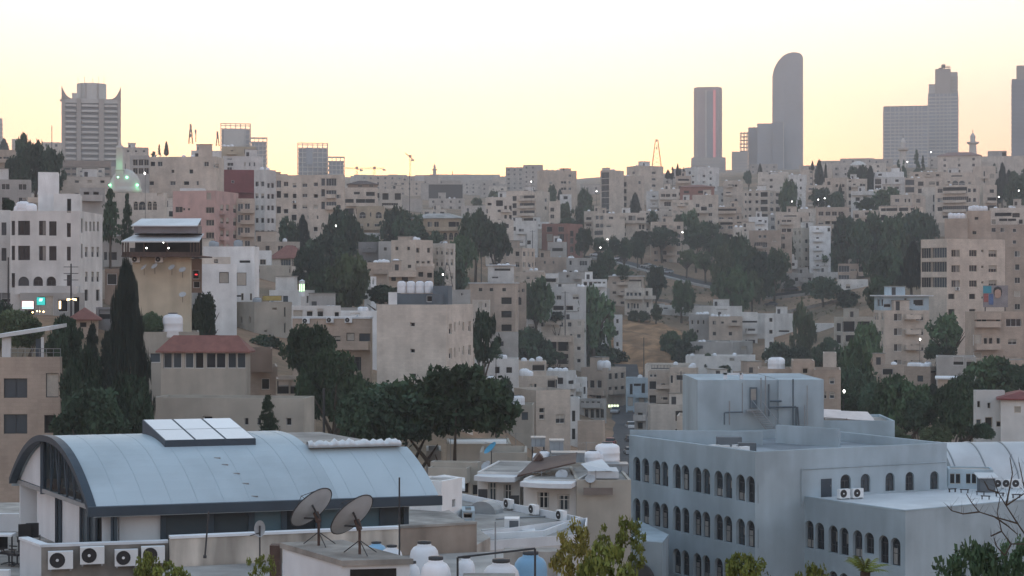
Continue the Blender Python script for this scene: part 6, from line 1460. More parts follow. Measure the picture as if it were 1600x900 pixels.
mb = MB(); k_ = 350 / F; mb.lathe([(0, 6.2 * 0 + 3.6), (.6, 3.55), (1.4, 3.2), (2.2, 2.4), (2.75, 1.4), (2.9, .4), (2.9, 0), (3.1, -.1), (3.1, -1.2), (0, -1.2)][::-1], 24); mb.build('dome_shell', 'tower_pale', dm, True)
for a, z in ((-2.6, .5), (-.55, .5), (-1.9, 1.9), (-1.25, 1.9)):
    mb = MB(); mb.lathe([(0, -.24), (.22, -.1), (.24, .1), (0, .24)], 8, (3.0 * math.cos(a) * (1 if z < 1 else .85), 3.0 * math.sin(a) * (1 if z < 1 else .9), z)); mb.build('floodlight', 'lamp_green', dm)
mb = MB(); mb.bar((0, 0, 3.5), (0, 0, 4.6), .06, 5); mb.build('finial', 'steel_dark', dm)
for a in (-2.6, -.55):
    l = bpy.data.lights.new('floodlight_glow', 'POINT'); l.energy = 14; l.color = (.2, 1, .45); l.shadow_soft_size = .2
    o = bpy.data.objects.new('floodlight_glow', l); COL.objects.link(o); o.location = Vector(dm.location) + Vector((3.9 * math.cos(a), 3.9 * math.sin(a), .2))
mn = thing('minaret', at(187.5, 348, zat(300, 348)), 'tapering square minaret with green lit base before the horned hotel', 'minaret'); w2 = .72
mb = MB(); s = 12 / F * 348 / 2; H = zat(216, 348) - zat(300, 348)
for z0_, z1_, a, b in ((0, H * .4, s, s * .95), (H * .4, H * .42, s * 1.1, s * 1.1), (H * .42, H * .82, s * .88, s * .8), (H * .82, H * .86, s * .95, s * .7), (H * .86, H, s * .4, s * .15)):
    mb.add([(-a, -a, z0_), (a, -a, z0_), (a, a, z0_), (-a, a, z0_), (-b, -b, z1_), (b, -b, z1_), (b, b, z1_), (-b, b, z1_)], [(0, 1, 5, 4), (1, 2, 6, 5), (2, 3, 7, 6), (3, 0, 4, 7), (4, 5, 6, 7), (3, 2, 1, 0)])
mb.build('shaft', 'tower_pale', mn)
l = bpy.data.lights.new('minaret_glow', 'POINT'); l.energy = 16; l.color = (.2, 1, .45); o = bpy.data.objects.new('minaret_glow', l); COL.objects.link(o); o.location = Vector(mn.location) + Vector((.2, -1.9, 5.0))
mn2 = thing('small_minaret', at(472, 292, zat(463, 292)), 'small white minaret stub with green tube lights among roofs', 'minaret')
mb = MB(); mb.lathe([(.5, 0), (.5, .5), (.42, .5), (.42, 2.3), (.5, 2.4), (0, 2.7)], 10); mb.build('shaft', 'white_paint', mn2)
for a in (-2.4, -1.57, -.7): mb = MB(); c = (math.cos(a) * .46, math.sin(a) * .46); mb.bar((*c, .8), (*c, 1.9), .05, 5); mb.build('tube_light', mat('lamp_lime', (.6, 1, .6), emit=(.55, 1, .45), estr=1.6), mn2)
pd = thing('pale_dome', at(1341, 1150, zat(264, 1150)), 'large pale dome low on the skyline between cypresses', 'dome'); mb = MB(); R_ = 14.5 / F * 1150
mb.lathe([(R_ * math.cos(a), R_ * .85 * math.sin(a)) for a in [math.pi / 2 * i / 8 for i in range(9)]][::-1] + [(R_, -6)], 24); mb.build('dome_shell', 'tower_pale', pd, True); mb = MB(); mb.lathe([(.9, R_ * .84), (.9, R_ * .84 + 1), (0, R_ * .84 + 1.3)], 8); mb.build('cap', 'tower_stone', pd)
tile(1200, 60)
house(1060, 1330, 735, 1000, 'long pale skyline hall with low red gable', 'pale', hip=2.2, roofm=mat('red_dull', (.25, .15, .13), .8, .1, 1), fill=(3.2, 6, 2))
house(1320, 1600, 738, 1010, 'long blank pale skyline block at right below the glass tower', 'pale', d=10)
house(1375, 1492, 704, 1040, 'boxy grey skyline penthouse right of the pale minaret', 'grey', W=[([1475], [722], 24, 30, 'o')])
house(640, 735, 780, 1060, 'low pale skyline house right of the pale dome', 'pale', fill=(3.1, 4, 1.8))
# ------------------------------------------------------------------ restaurant tower with awnings
tile(0, 250)
house(828, 1198, 600, 214, 'tan blank tower of the rooftop restaurant with stain streaks', 'yellow', c=1190, a=82, par=.1, d=9, acs=[(852, 622), (998, 622)], name='restaurant_tower')
rt = thing('restaurant_terrace', at(192, 213, zat(400, 213)), 'dark open rooftop restaurant terrace under two white awnings', 'restaurant'); s_ = 213 / F
X = lambda px: (px / 4 - 192) * s_; Z = lambda y: zat(250 + y / 4, 213) - zat(400, 213)
mb = MB(); mb.box(X(765), -.6, Z(606), X(1256), 8, Z(597)); mb.build('floor_slab', 'rust', rt)
mb = MB(); mb.box(X(800), 4, Z(597), X(1225), 4.2, Z(455)); mb.build('back_wall', 'dark_void', rt)
mb = MB(); mb.box(X(770), -.5, Z(597), X(1250), -.45, Z(575)); mb.build('railing', 'rust', rt)
for px in (772, 790, 808, 905, 1050, 1195, 1215, 1235, 1250):
    mb = MB(); mb.box(X(px) - .06, -.5, Z(597), X(px) + .06, -.38, Z(508)); mb.build('post', 'rust', rt)
mb = MB(); mb.add([(X(768), -.9, Z(508)), (X(1256), -.9, Z(508)), (X(1230), 5, Z(452)), (X(800), 5, Z(452))], [(0, 1, 2, 3)]); mb.add([(X(768), -.88, Z(516)), (X(1256), -.88, Z(516)), (X(1256), -.9, Z(508)), (X(768), -.9, Z(508))], [(0, 1, 2, 3)]); mb.build('lower_awning', 'canvas_white', rt)
mb = MB(); mb.box(X(820), 1.5, Z(455), X(1225), 4, Z(405)); mb.build('upper_storey', mat('smoked_panel', (.17, .165, .18), .3, .15, .5), rt)
mb = MB(); mb.add([(X(808), .9, Z(407)), (X(1228), .9, Z(407)), (X(1205), 6, Z(352)), (X(818), 6, Z(354))], [(0, 1, 2, 3)]); mb.add([(X(808), .92, Z(413)), (X(1228), .92, Z(413)), (X(1228), .9, Z(407)), (X(808), .9, Z(407))], [(0, 1, 2, 3)]); mb.build('upper_awning', 'canvas_white', rt)
for px, y in ((912, 550), (1050, 550), (1018, 514)):
    mb = MB(); mb.lathe([(0, -.1), (.1, 0), (0, .1)], 6, (X(px), .3, Z(y))); mb.build('lamp', 'lamp_white', rt)
for i, (px, y) in enumerate(((905, 682), (972, 675), (1078, 682), (1145, 697), (1145, 852))):
    p = at(px / 4, 213.2, zat(250 + y / 4, 213.2)); dup(PROTO, 'dish', make_dish, p + Vector((0, -.35, -.7)), .2 * i, ['round dish leftmost on the tan restaurant wall', 'dark oval dish in the middle of the tan restaurant wall', 'third dish on the tan restaurant wall', 'upper dish on the right edge of the tan restaurant wall', 'lower dish on the right edge of the tan restaurant wall'][i])
house(1198, 1262, 615, 219, 'dark side stair of the rooftop restaurant with red lamps', 'brown', d=5, W=[([1225], [715], 40, 60, 'o'), ([1230], [780], 44, 40, 'o')], base=830)
for i, px in enumerate((1222, 1230)):
    t = tag(MB().lathe([(0, -.12), (.12, 0), (0, .12)], 6).build('red_lamp', 'sign_red', None, False, at(px / 4, 218.4, zat(250 + 716 / 4, 218.4))), ['left', 'right'][i] + ' of two small red lamps on the restaurant stair', 'lamp')
# slate rooftop block and white tank row on the blank block
house(832, 1226, 788, 231, 'slate grey roof block on the tall blank cream block', 'slate', c=1105, a=62, par=.1, W=[([1080], [865], 36, 40, 'o')]) if False else None
tile(400, 250)
house(850, 1226, 836, 231, 'slate grey roof block on the tall blank cream block', 'slate', c=1108, a=66, par=.1, W=[([1081], [868], 36, 40, 'o')])
house(1106, 1226, 786, 234, 'taller slate cube at the right of the white roof tanks', 'slate', c=1200, a=74, par=.1, base=900)
house(830, 882, 826, 230.4, 'thin white wall panel left of the slate roof block', 'bright', d=1.2, par=.05, base=900)
zt_ = zat(250 + 832 / 4, 236)
for i, px in enumerate((910, 968, 1024, 1080)):
    p = at(400 + px / 4, 236, zt_); o = tank(p, ['first', 'second', 'third', 'fourth'][i] + ' from left of four big white tanks on the slate roof block', 'four tanks on slate block', 'w', 1.0); o.scale = (1.0, 1.0, 1.15)
for i, px in enumerate((763, 797, 926, 1240)):
    pass
# ------------------------------------------------------------------ houses just behind the flat roof
tile(760, 660, 5)
def curved_slab(px0, px1, yt, yb, D, dep, label, bul=.9):
    w = (tx(px1) - tx(px0)) / F * D; p = at(tx(px0), D, zat(ty(yb), D)); h_ = zat(ty(yt), D) - zat(ty(yb), D)
    n = 14; poly = [(w * i / n, -dep * math.sin(math.pi * min(1, i / n * .5 + .18)) ** bul) for i in range(n + 1)] + [(w, .5), (0, .5)]
    mb = MB(); mb.prism(poly, 0, h_); return tag(mb.build('curved_canopy', 'white_paint', None, False, p, -.22), label, 'canopy')
house(290, 705, 440, 119, 'pale house with white casement windows and curved canopy', 'white', a=-12, fr='w', W=[([444], [610], 92, 130, 'x'), ([602], [625], 90, 128, 'x')], d=8, par=.1)
curved_slab(285, 700, 455, 490, 118.6, 1.5, 'white curved canopy over the pale casement windows, right one')
house(-70, 262, 385, 123, 'pale house with two casement windows left of the brown tin roof', 'white', a=-10, fr='w', W=[([48], [545], 70, 150, 'x'), ([168], [568], 66, 160, 'x')], d=8, par=.1)
curved_slab(-75, 258, 408, 445, 122.6, 1.4, 'white curved canopy left of the brown tin roof')
house(704, 1130, 450, 118, 'stained blank wall house touching the arched office', 'dirty', a=4, d=9, par=.15)
mb = MB(); p = at(tx(758), 117.6, zat(ty(566), 117.6)); mb.box(0, -.05, 0, 230 / 5 / F * 117.6, -.01, 56 / 5 / F * 117.6)
tag(mb.build('old_render_patch', mat('mud_band', (.24, .20, .175), .9, .2, .6), None, False, p), 'bare brown render band high on the stained blank wall', 'render patch')
t = thing('tin_roof', at(tx(240), 121, zat(ty(415), 121)), 'brown corrugated tin roof over the casement window house', 'roof'); s_ = 121 / F / 5
mb = MB(); mb.add([(0, 0, 0), (460 * s_, .5, .9 * 0 + 100 * s_), (490 * s_, 5, 128 * s_), (140 * s_, 5, 75 * s_)], [(0, 1, 2, 3)]); mb.add([(0, 0, -.1), (460 * s_, .5, 100 * s_ - .1), (460 * s_, .5, 100 * s_), (0, 0, 0)], [(0, 1, 2, 3)]); mb.build('tin_sheet', 'brown_tin', t)
mb = MB(); mb.add([(130 * s_, 4, 60 * s_), (215 * s_, 4, 85 * s_), (180 * s_, 4, 128 * s_), (130 * s_, 6, 70 * s_), (215 * s_, 6, 85 * s_), (180 * s_, 6, 128 * s_)], [(0, 1, 2), (1, 4, 5, 2), (0, 2, 5, 3)]); mb.build('dormer', 'brown_tin', t)
house(300, 700, 395, 124, 'weathered roof parapet behind the brown tin roof', 'dirty', a=-10, d=5, par=.3)
for x0, x1, y0, y1, D, lb, legs in ((352, 458, 118, 190, 138, 'square grey water tank on a stand, left of the roof tanks', 1), (497, 602, 140, 228, 136, 'boxy grey metal tank beside the white pipe', 0), (512, 640, 236, 312, 131, 'low grey tank behind the brown tin roof', 0), (650, 775, 236, 312, 131, 'long grey tank with white lid sheets behind the tin roof', 0), (935, 1105, 325, 400, 124, 'slate blue metal box beside the office corner', 0)):
    t = thing('square_tank', at(tx(x0), D, zat(ty(y1), D)), lb, 'tank'); w = (x1 - x0) / 5 / F * D; h_ = (y1 - y0) / 5 / F * D
    mb = MB(); mb.box(0, 0, 0, w, 1.6, h_ - .12); mb.build('tank_body', 'tank_grey', t); mb = MB(); mb.box(-.05, -.05, h_ - .117, w + .05, 1.65, h_); mb.build('lid', 'steel_grey', t)
    for q in (.3, .7): mb = MB(); mb.box(w * q - .03, -.04, .05, w * q + .03, -.003, h_ - .15); mb.build('seam', 'tarp_grey', t)
    for px in (.08, w - .08): mb = MB(); mb.bar((px, .2, -(1.9 if legs else 2.4)), (px, .2, 0), .06, 5); mb.build('leg', 'steel_dark', t)
house(470, 800, 315, 129, 'pale roof terrace carrying the grey metal tanks', 'dirty', d=7, par=.2)
house(360, 480, 280, 131, 'white roof hut with small tanks behind the brown dormer', 'bright', d=4, tanks=((390, .8), (405, .7)))
t = thing('lean_to_roof', at(tx(740), 119, zat(ty(440), 119)), 'white sheet lean-to roof above the stained blank wall', 'roof'); s_ = 119 / F / 5
mb = MB(); mb.add([(0, 1, 105 * s_), (60 * s_, 0, 58 * s_), (250 * s_, 0, 62 * s_), (185 * s_, 3.5, 115 * s_)], [(0, 1, 2, 3)]); mb.build('sheet', 'canvas_white', t); mb = MB(); mb.box(60 * s_, .15, 0, 295 * s_, 3, 55 * s_); mb.build('wall', 'white_paint', t)
for px, D, s, lb in ((830, 126, 1.0, 'white round tank behind the sheet lean-to roof'), (945, 127, 1.5, 'large white round tank beside the office corner'), (860, 126.4, .9, 'second white tank behind the sheet lean-to')):
    p = at(tx(px), D, zat(ty(345), D)); o = tank(p, lb, None, 'w', s); o.scale = (s, s, s * .8)
tile(620, 680, 4.09)
house(322, 732, 58, 150, 'low pale house with white stone-weighted roof sheet', 'dirty', d=6, par=.1, roofm='canvas_white', W=[([630], [92], 40, 14, 'o')])
house(215, 540, 175, 136, 'cream terrace house with curved balcony left of the blue dish', 'dirty', c=520, a=78, W=[([425], [330], 70, 90, 'o'), ([500], [350], 40, 70)], bal=[(225, 470, 275)])
house(530, 830, 110, 140, 'weathered roof-top concrete walls behind the blue dish', 'dirty', d=6, par=.5)
house(190, 285, 100, 152, 'small grey balustrade house behind the hall end', 'grey', W=[([215, 237, 255], [145], 12, 40, 'o')], d=5)
t = dup({}, 'bd', make_dish, at(tx(605), 135, zat(ty(195), 135)), -.3, 'bright blue round dish on the weathered roof', None, (1.4, 1.4, 1.4))
for c_ in t.children:
    if c_.name.startswith('reflector'): c_.data = c_.data.copy(); c_.data.materials[0] = mat('blue_dish', (.05, .30, .48), .5, .1, 2)
for x, y0, y1, lb in ((520, 345, 405, 'left dark shutter board leaning by the casement windows'), (722, 385, 445, 'right dark shutter board leaning by the casement windows')):
    mb = MB(); s_ = 119.5 / F / 4.09; mb.box(0, 0, 0, 60 * s_, .08, (y1 - y0) * s_); tag(mb.build('shutter_board', 'tarp_grey' if False else 'steel_dark', None, False, at(tx(x), 119.5, zat(ty(y1), 119.5))), lb, 'board')

# ------------------------------------------------------------------ streets, mound
def ribbon(name, pts, wid, m, lift=.12, skirt=1.5):
    P_ = [Vector(((px - CX) / F * D, D)) for px, D in pts]; fine = []
    for a, b in zip(P_, P_[1:]):
        n = max(2, int((b - a).length / 4)); fine += [a.lerp(b, i / n) for i in range(n)]
    fine.append(P_[-1]); mb = MB(); v = []
    for i, p in enumerate(fine):
        d = (fine[min(i + 1, len(fine) - 1)] - fine[max(i - 1, 0)]).normalized(); nn = Vector((-d.y, d.x)) * wid / 2; z = gz(p.x, p.y) + lift
        for q, dz in ((p + nn, -skirt), (p + nn, 0), (p - nn, 0), (p - nn, -skirt)): v.append((q.x, q.y, z + dz))
    mb.add(v, [(i * 4 + j, (i + 1) * 4 + j, (i + 1) * 4 + j + 1, i * 4 + j + 1) for i in range(len(fine) - 1) for j in range(3)])
    return tag(mb.build(name, m), kind='structure')
VS = [(955, 500), (962, 462), (966, 430), (971, 390), (975, 350), (980, 310), (990, 262)]
ribbon('street', [(x - 3, d) for x, d in VS], 15, 'asphalt', .35)
ribbon('pavement', [(x + 5.6 * F / d, d) for x, d in VS], 2, 'kerbstone', .5)
HR = [(925, 704), (965, 690), (1000, 674), (1040, 660), (1085, 648), (1150, 636), (1220, 624), (1290, 614), (1350, 606)]
ribbon('hillside_road', HR, 8, 'asphalt', .5); ribbon('road_verge', [(x, d - 7) for x, d in HR], 2, 'kerbstone', .7)
mb = MB(); n = 26
for i in range(n + 1):
    for j in range(n + 1):
        u, v_ = i / n * 2 - 1, j / n * 2 - 1; x, y = 39 + u * 15, 522 + v_ * 44; r2 = u * u + v_ * v_
        mb.v.append((x, y, gz(x, y) + 2.6 * max(0, 1 - r2) ** 1.2 + .5 * math.sin(u * 9 + v_ * 14) * max(0, 1 - r2) - .25 + random.uniform(-.15, .15)))
mb.f = [(i * (n + 1) + j, (i + 1) * (n + 1) + j, (i + 1) * (n + 1) + j + 1, i * (n + 1) + j + 1) for i in range(n) for j in range(n)]; mb.m = [0] * len(mb.f)
tag(mb.build('dirt_mound', mat('orange_soil', (.34, .195, .10), .95, .3, .25, .3, rnd=0), None, True), kind='structure')

# ------------------------------------------------------------------ cars
def make_car(paint):
    def mk(label):
        t = thing('parked_car', (0, 0, 0), label, 'car'); L_, W_ = 4.3, 1.75
        prof = [(-2.15, .35), (2.15, .35), (2.15, .75), (1.9, .88), (1.0, .95), (-1.7, .97), (-2.1, .9)]
        mb = MB(); n = len(prof); mb.add([(-W_ / 2, x, z) for x, z in prof] + [(W_ / 2, x, z) for x, z in prof], [tuple(range(n)), tuple(range(2 * n - 1, n - 1, -1))] + [(i, i + n, (i + 1) % n + n, (i + 1) % n) for i in range(n)]); mb.build('body', paint, t)
        pr = [(1.05, .95), (.3, 1.42), (-1.1, 1.45), (-1.75, .97)]
        mb = MB(); mb.add([(-.72 - .1 * (z < 1), x, z) for x, z in pr] + [(.72 + .1 * (z < 1), x, z) for x, z in pr], [(0, 1, 2, 3), (7, 6, 5, 4)] + [(i, i + 4, i + 5, i + 1) for i in range(3)]); cb = mb.build('cabin', 'glass_dark', t)
        mb = MB(); mb.box(-.68, -1.1, 1.43, .68, .3, 1.49); mb.build('roof', paint, t)
        for sx in (-.85, .85):
            for y in (-1.35, 1.35):
                mb = MB(); mb.bar((sx - .1, y, .32), (sx + .1, y, .32), .32, 10); mb.build('wheel', 'rubber', t)
            mb = MB(); mb.box(sx * .75 - .16, 2.1, .6, sx * .75 + .16, 2.17, .76); mb.build('headlight', 'alu_white', t)
        return t
    return mk
PAINT = {'white': (.7, .7, .7), 'silver': (.38, .40, .42), 'dark': (.04, .042, .05), 'red': (.32, .03, .03), 'blue': (.10, .16, .24)}
for k, v in PAINT.items(): mat('car_' + k, v, .3, 0, spec=.5, rnd=.05)
def car(px, D, col, rz, label, group=None, lift=.4, s=1.):
    p = at(px, D, 0); return dup(PROTO, 'car_' + col, make_car('car_' + col), (p.x, p.y, gz(p.x, p.y) + lift), R(rz), label, group, (s, s, s))
car(961, 436, 'silver', 170, 'pale silver car driving down the valley street')
car(986, 405, 'white', 5, 'white van parked on the right side of the valley street', s=1.15); car(984.5, 372, 'dark', 4, 'dark car parked right, middle of the valley street'); car(984, 340, 'silver', 3, 'silver car parked right, nearest on the valley street'); car(954, 352, 'red', -8, 'red car at the left kerb beside the tan blank block')
gcar = 'cars parked along the hillside road'
for i, (px, D, c_, r_) in enumerate(((931, 700, 'white', 60), (940, 697, 'silver', 60), (965, 688, 'white', 50), (972, 685, 'dark', 50), (1018, 667, 'silver', 50), (1030, 663, 'white', 55), (1036, 660, 'white', 50), (1043, 658, 'silver', 55), (1016, 655, 'white', 10), (1021, 653, 'silver', 20), (1010, 671, 'white', 50))):
    car(px, D, c_, r_, ['first white car from the left on the hillside road', 'silver car second from left on the hillside road', 'white car where the hillside road starts to drop', 'dark car where the hillside road starts to drop', 'silver car uphill of the white pair on the hillside road', 'large white car in the middle of the hillside road', 'white car just below the large white one', 'silver car lowest on the hillside road', 'white car parked on the dirt below the road', 'silver car parked on the dirt below the road', 'white car near the hillside road bend'][i], gcar, .9)
car(1205, 600, 'dark', 80, 'dark car under the bushes at the right end of the hillside road')
for i, (px, py, D, c_, r_) in enumerate(((1577, 456, 470, 'silver', 40), (1586, 453, 480, 'dark', 60), (1596, 456, 476, 'white', 60), (1583, 471, 452, 'red', 70), (1597, 473, 450, 'dark', 70), (1575, 465, 460, 'dark', 30))):
    p = at(px, D, zat(py + 4, D)); dup(PROTO, 'car_' + c_, make_car('car_' + c_), p, R(r_), ['silver car top left in the small lot beside the billboard', 'dark car behind the silver one in the billboard lot', 'white car at the right edge of the billboard lot', 'red car in the front row of the billboard lot', 'dark car at the photo edge in the billboard lot', 'dark car next to the billboard post'][i], 'cars in the lot beside the billboard')
mb = MB(); c0, c1 = at(1545, 440, 0), at(1650, 440, 0)
mb.add([(c0.x, 438, zat(479, 440)), (c1.x, 438, zat(479, 440)), (c1.x, 500, zat(455, 490)), (c0.x, 500, zat(455, 490)), (c0.x, 438, -12), (c1.x, 438, -12)], [(0, 1, 2, 3), (4, 5, 1, 0)]); tag(mb.build('parking_lot', 'asphalt'), kind='structure')

# ------------------------------------------------------------------ billboard, signs, lamps
bb = thing('billboard', at(1537, 372, zat(481, 372)), 'billboard with a bright blue panel and a portrait, at right', 'billboard'); s_ = 372 / F
def bpan(x0, x1, y0, y1, m, y, nm):
    mb = MB(); mb.box((x0 - 1537) * s_, y, zat(y1, 372) - bb.location.z, (x1 - 1537) * s_, y + .04, zat(y0, 372) - bb.location.z); mb.build(nm, m, bb)
bpan(1536, 1575, 446, 480, mat('poster_grey', (.30, .28, .29), .6, .2, .6), .0, 'poster'); bpan(1536, 1549, 447, 458, 'teal_paint', -.06, 'blue_panel'); bpan(1537, 1544, 459, 472, mat('poster_red', (.35, .10, .10), .6, .3, 1.5), -.06, 'red_panel'); bpan(1545, 1552, 459, 476, mat('poster_blue', (.08, .14, .30), .6, .3, 1.5), -.06, 'dark_panel')
mb = MB(); mb.lathe([(0, -.9), (.5, -.7), (.66, 0), (.55, .7), (0, .95)], 14); mb.v = [(x + 22 * s_, y * .06 - .07, z + zat(459, 372) - bb.location.z) for x, y, z in mb.v]; mb.build('portrait_face', mat('poster_skin', (.42, .28, .22), .6, .1, 2), bb)
mb = MB(); mb.lathe([(0, -.9), (.75, -.5), (.9, .3), (.7, 1.0), (0, 1.3)], 14); mb.v = [(x + 22 * s_, y * .03 - .03, z + zat(457.5, 372) - bb.location.z) for x, y, z in mb.v]; mb.build('portrait_hair', 'fan_black', bb)
for px in (1540, 1571): mb = MB(); mb.bar(((px - 1537) * s_, .3, -4), ((px - 1537) * s_, .3, 3.5), .12, 6); mb.build('post', 'steel_dark', bb)
def sign(px0, px1, y0, y1, D, m, label, nm='shop_sign', cat='sign'):
    p = at(px0, D, zat(y1, D)); w = (px1 - px0) / F * D; h_ = (y1 - y0) / F * D; t = thing(nm, p, label, cat)
    mb = MB(); mb.box(0, .02, 0, w, .25, h_); mb.build('sign_box', 'steel_dark', t); mb = MB(); mb.quad((.04, -.01, .04), (w - .04, -.01, .04), (w - .04, -.01, h_ - .04), (.04, -.01, h_ - .04)); mb.build('sign_face', m, t); return t
t = sign(34, 53, 470, 483, 230, 'sign_white', 'pink and white lit shop sign at far left street level')
mb = MB(); mb.quad((.06, -.03, .06), (1.44, -.03, .06), (1.44, -.03, .3), (.06, -.03, .3)); mb.build('sign_band', mat('sign_sky', (.3, .6, .8), emit=(.35, .7, .85), estr=.8), t)
t = sign(57, 71, 464, 477, 231, 'sign_teal', 'teal lit shop sign right of the pink and white one')
for a, b in ((.3, .55), (.5, .75)): mb = MB(); mb.quad((a, -.03, .5), (a + .2, -.03, .5), (a + .3, -.03, .85), (a + .1, -.03, .85)); mb.build('sign_mark', mat('sign_mint', (.6, 1, .9), emit=(.5, 1, .85), estr=.8), t)
sign(92, 95.5, 470, 483, 230, 'lamp_warm', 'narrow yellow lit sign beside the shop entrance')
sign(410, 440, 462, 470, 290, mat('yellow_board', (.42, .32, .10), .7, .15, 1.5), 'faded yellow roof board above the weathered grey house')
for i, (px, py) in enumerate(((51, 488), (68, 487), (58, 486), (62, 486.5))): tag(MB().lathe([(0, -.12), (.13 if i < 2 else .07, 0), (0, .12)], 6).build('shop_lamp', 'lamp_warm', None, False, at(px, 229.5, zat(py, 229.5))), ['left bright warm lamp in the shop window under the signs', 'right bright warm lamp in the shop window under the signs', 'left dim warm bulb between the two shop lamps', 'right dim warm bulb between the two shop lamps'][i], 'lamp', 'warm shop lamps')
t = thing('shop_bulbs', at(112, 230, zat(469, 230)), 'string of orange bulbs under the street canopy of the white shop building', 'lights')
mb = MB(); [mb.lathe([(0, -.06), (.07, 0), (0, .06)], 6, ((k - 5) * .11, 0, .12 - .02 * abs(k - 5) ** 1.2)) for k in range(11)]; mb.bar((-.6, 0, .14), (.6, 0, .14), .05, 4); mb.build('bulb_string', 'lamp_warm', t)
tile(0, 450)
house(-60, 130, 30, 244, 'dark shop front at far left under the white shop building', 'dkgrey', d=4, W=[([40], [60], 60, 60, 'o')])
house(125, 530, 30, 237, 'shop arcade floor below the white shop building', 'grey', d=6, par=.1, W=[([190], [165], 60, 60, 'o'), ([290], [120], 90, 140, 's'), ([395], [110], 60, 80, 'o'), ([480], [115], 40, 120, 'o')])
def lit(px0, px1, y0, y1, D, label):
    t = sign(px0, px1, y0, y1, D, 'shop_glow', label, 'lit_shopfront', 'shopfront'); w = (px1 - px0) / F * D; h_ = (y1 - y0) / F * D
    for k in range(1, 4): mb = MB(); mb.box(w * k / 4 - .06, -.06, 0, w * k / 4 + .06, -.015, h_); mb.build('mullion', 'steel_dark', t)
    mb = MB(); mb.box(-.1, -.07, h_ * .62, w + .1, -.02, h_ * .72); mb.build('signband', 'steel_dark', t)
lit(950, 967, 632, 648, 448.5, 'lit white-green shopfront at the end of the valley street'); lit(908, 917, 634, 655, 425, 'lit shopfront under the balconied white house'); lit(900, 903, 644, 652, 420, 'small lit doorway left of the lit balcony shopfront')
def make_lamp(label):
    t = thing('street_lamp', (0, 0, 0), label, 'street lamp')
    mb = MB(); mb.bar((0, 0, -9), (0, 0, -.1), .09, 6, r2=.05); mb.bar((0, 0, -.1), (0, -.8, .12), .05, 5); mb.build('pole', 'steel_dark', t)
    mb = MB(); mb.lathe([(0, -.24), (.25, -.08), (.25, .08), (0, .24)], 8, (0, -.85, 0)); mb.build('lamp_head', 'lamp_white', t)
    return t
for px, py, D, lb in ((227, 271, 335, 'lit lamp post right of the mosque dome'), (1066, 363, 668, 'bright lit lamp above the hillside road bushes'), (949, 374, 690, 'lit lamp left of the hillside road trees'), (932, 299, 850, 'small lit lamp beside the dark tree under the sunset gap'), (830, 284, 780, 'lit lamp above the balcony block roof'), (1288, 310, 730, 'bright lit lamp on the right slope trees'), (1278, 312, 740, 'smaller lit lamp left of the bright slope lamp'), (1237, 315, 760, 'dim lit lamp left of the two slope lamps'), (1417, 253, 860, 'lit lamp among skyline pines before the grid tower'), (1454, 238, 1000, 'tiny lit lamp at the foot of the stepped tower'), (1560, 308, 700, 'lit lamp at the edge of the dark pines at right'), (1437, 530, 370, 'lit wall lamp on the tall cream house'), (1318, 611, 245, 'bright lamp on the dark bush beside the tan house'), (525, 353, 450, 'lit lamp in the dark trees below the big apartment house'), (692, 429, 425, 'lit lamp beside the round dark tree above the tank row'), (935, 645, 415, 'bright round street lamp before the valley shops'), (1571, 441, 480, 'lit lamp above the billboard parking lot'), (938, 387, 660, 'small lit lamp above the lane houses'), (1591, 298, 690, 'lit lamp on the pale garden house'), (252, 353, 420, 'small lit lamp beside the pink apartment block')):
    s = min(1.0, max(.5, D / 800)); o = dup(PROTO, 'lamp', make_lamp, at(px, D, zat(py, D)), 0, lb, None, (s, s, 1))

# ------------------------------------------------------------------ cranes, masts, poles, birds
def crane(px, yb, yt, jl, jr, yj, D, tilt, label, m='orange_steel'):
    zb = zat(yb, D); t = thing('tower_crane', at(px, D, zb), label, 'crane'); H = zat(yt, D) - zb; s_ = D / F; r = 1.0
    mb = MB(); w = .9
    for a in (-w, w):
        for b in (-w, w): mb.bar((a, b, 0), (a, b, H), .22, 4)
    k = 0
    while k < H - 2: mb.bar((-w, -w, k), (w, -w, k + 2), .16, 4); mb.bar((w, -w, k + 2), (-w, -w, k + 4), .16, 4); k += 4
    mb.build('mast', m, t)
    a, b = Vector((jl * s_, 0, H - yj[0] * s_)), Vector((jr * s_, 0, H - yj[1] * s_)); mb = MB(); mb.bar(a, b, .38, 4); mb.bar(a + Vector((0, 0, 1.6)), b + Vector((0, 0, 1.6)), .2, 4); n = 8
    for i in range(n): mb.bar(a.lerp(b, i / n), a.lerp(b, (i + .5) / n) + Vector((0, 0, 1.6)), .16, 4); mb.bar(a.lerp(b, (i + .5) / n) + Vector((0, 0, 1.6)), a.lerp(b, (i + 1) / n), .16, 4)
    mb.build('jib', m, t); mb = MB(); mb.box(-1.6, -1.6, H, 1.6, 1.6, H + 3); mb.build('cab', m, t); mb = MB(); c = b if abs(b.x) < abs(a.x) else a; mb.box(c.x - 2, -1.2, c.z - 2.2, c.x + 2, 1.2, c.z); mb.build('counterweight', 'concrete', t)
crane(641, 280, 246, -8, 4, (-6, 3), 2300, 0, 'tall luffing crane in the sunset gap')
crane(557.5, 276, 264, -18, 7, (-1, 1), 2400, 0, 'left of two low flat-jib cranes near the lattice blocks')
crane(585, 278, 264, -22, 15, (0, 0), 2350, 0, 'right of two low flat-jib cranes near the lattice blocks')
crane(1474, 109, 105.6, -4, 11, (.5, 0), 1803, 0, 'small roof crane on top of the stepped tower', 'steel_dark')
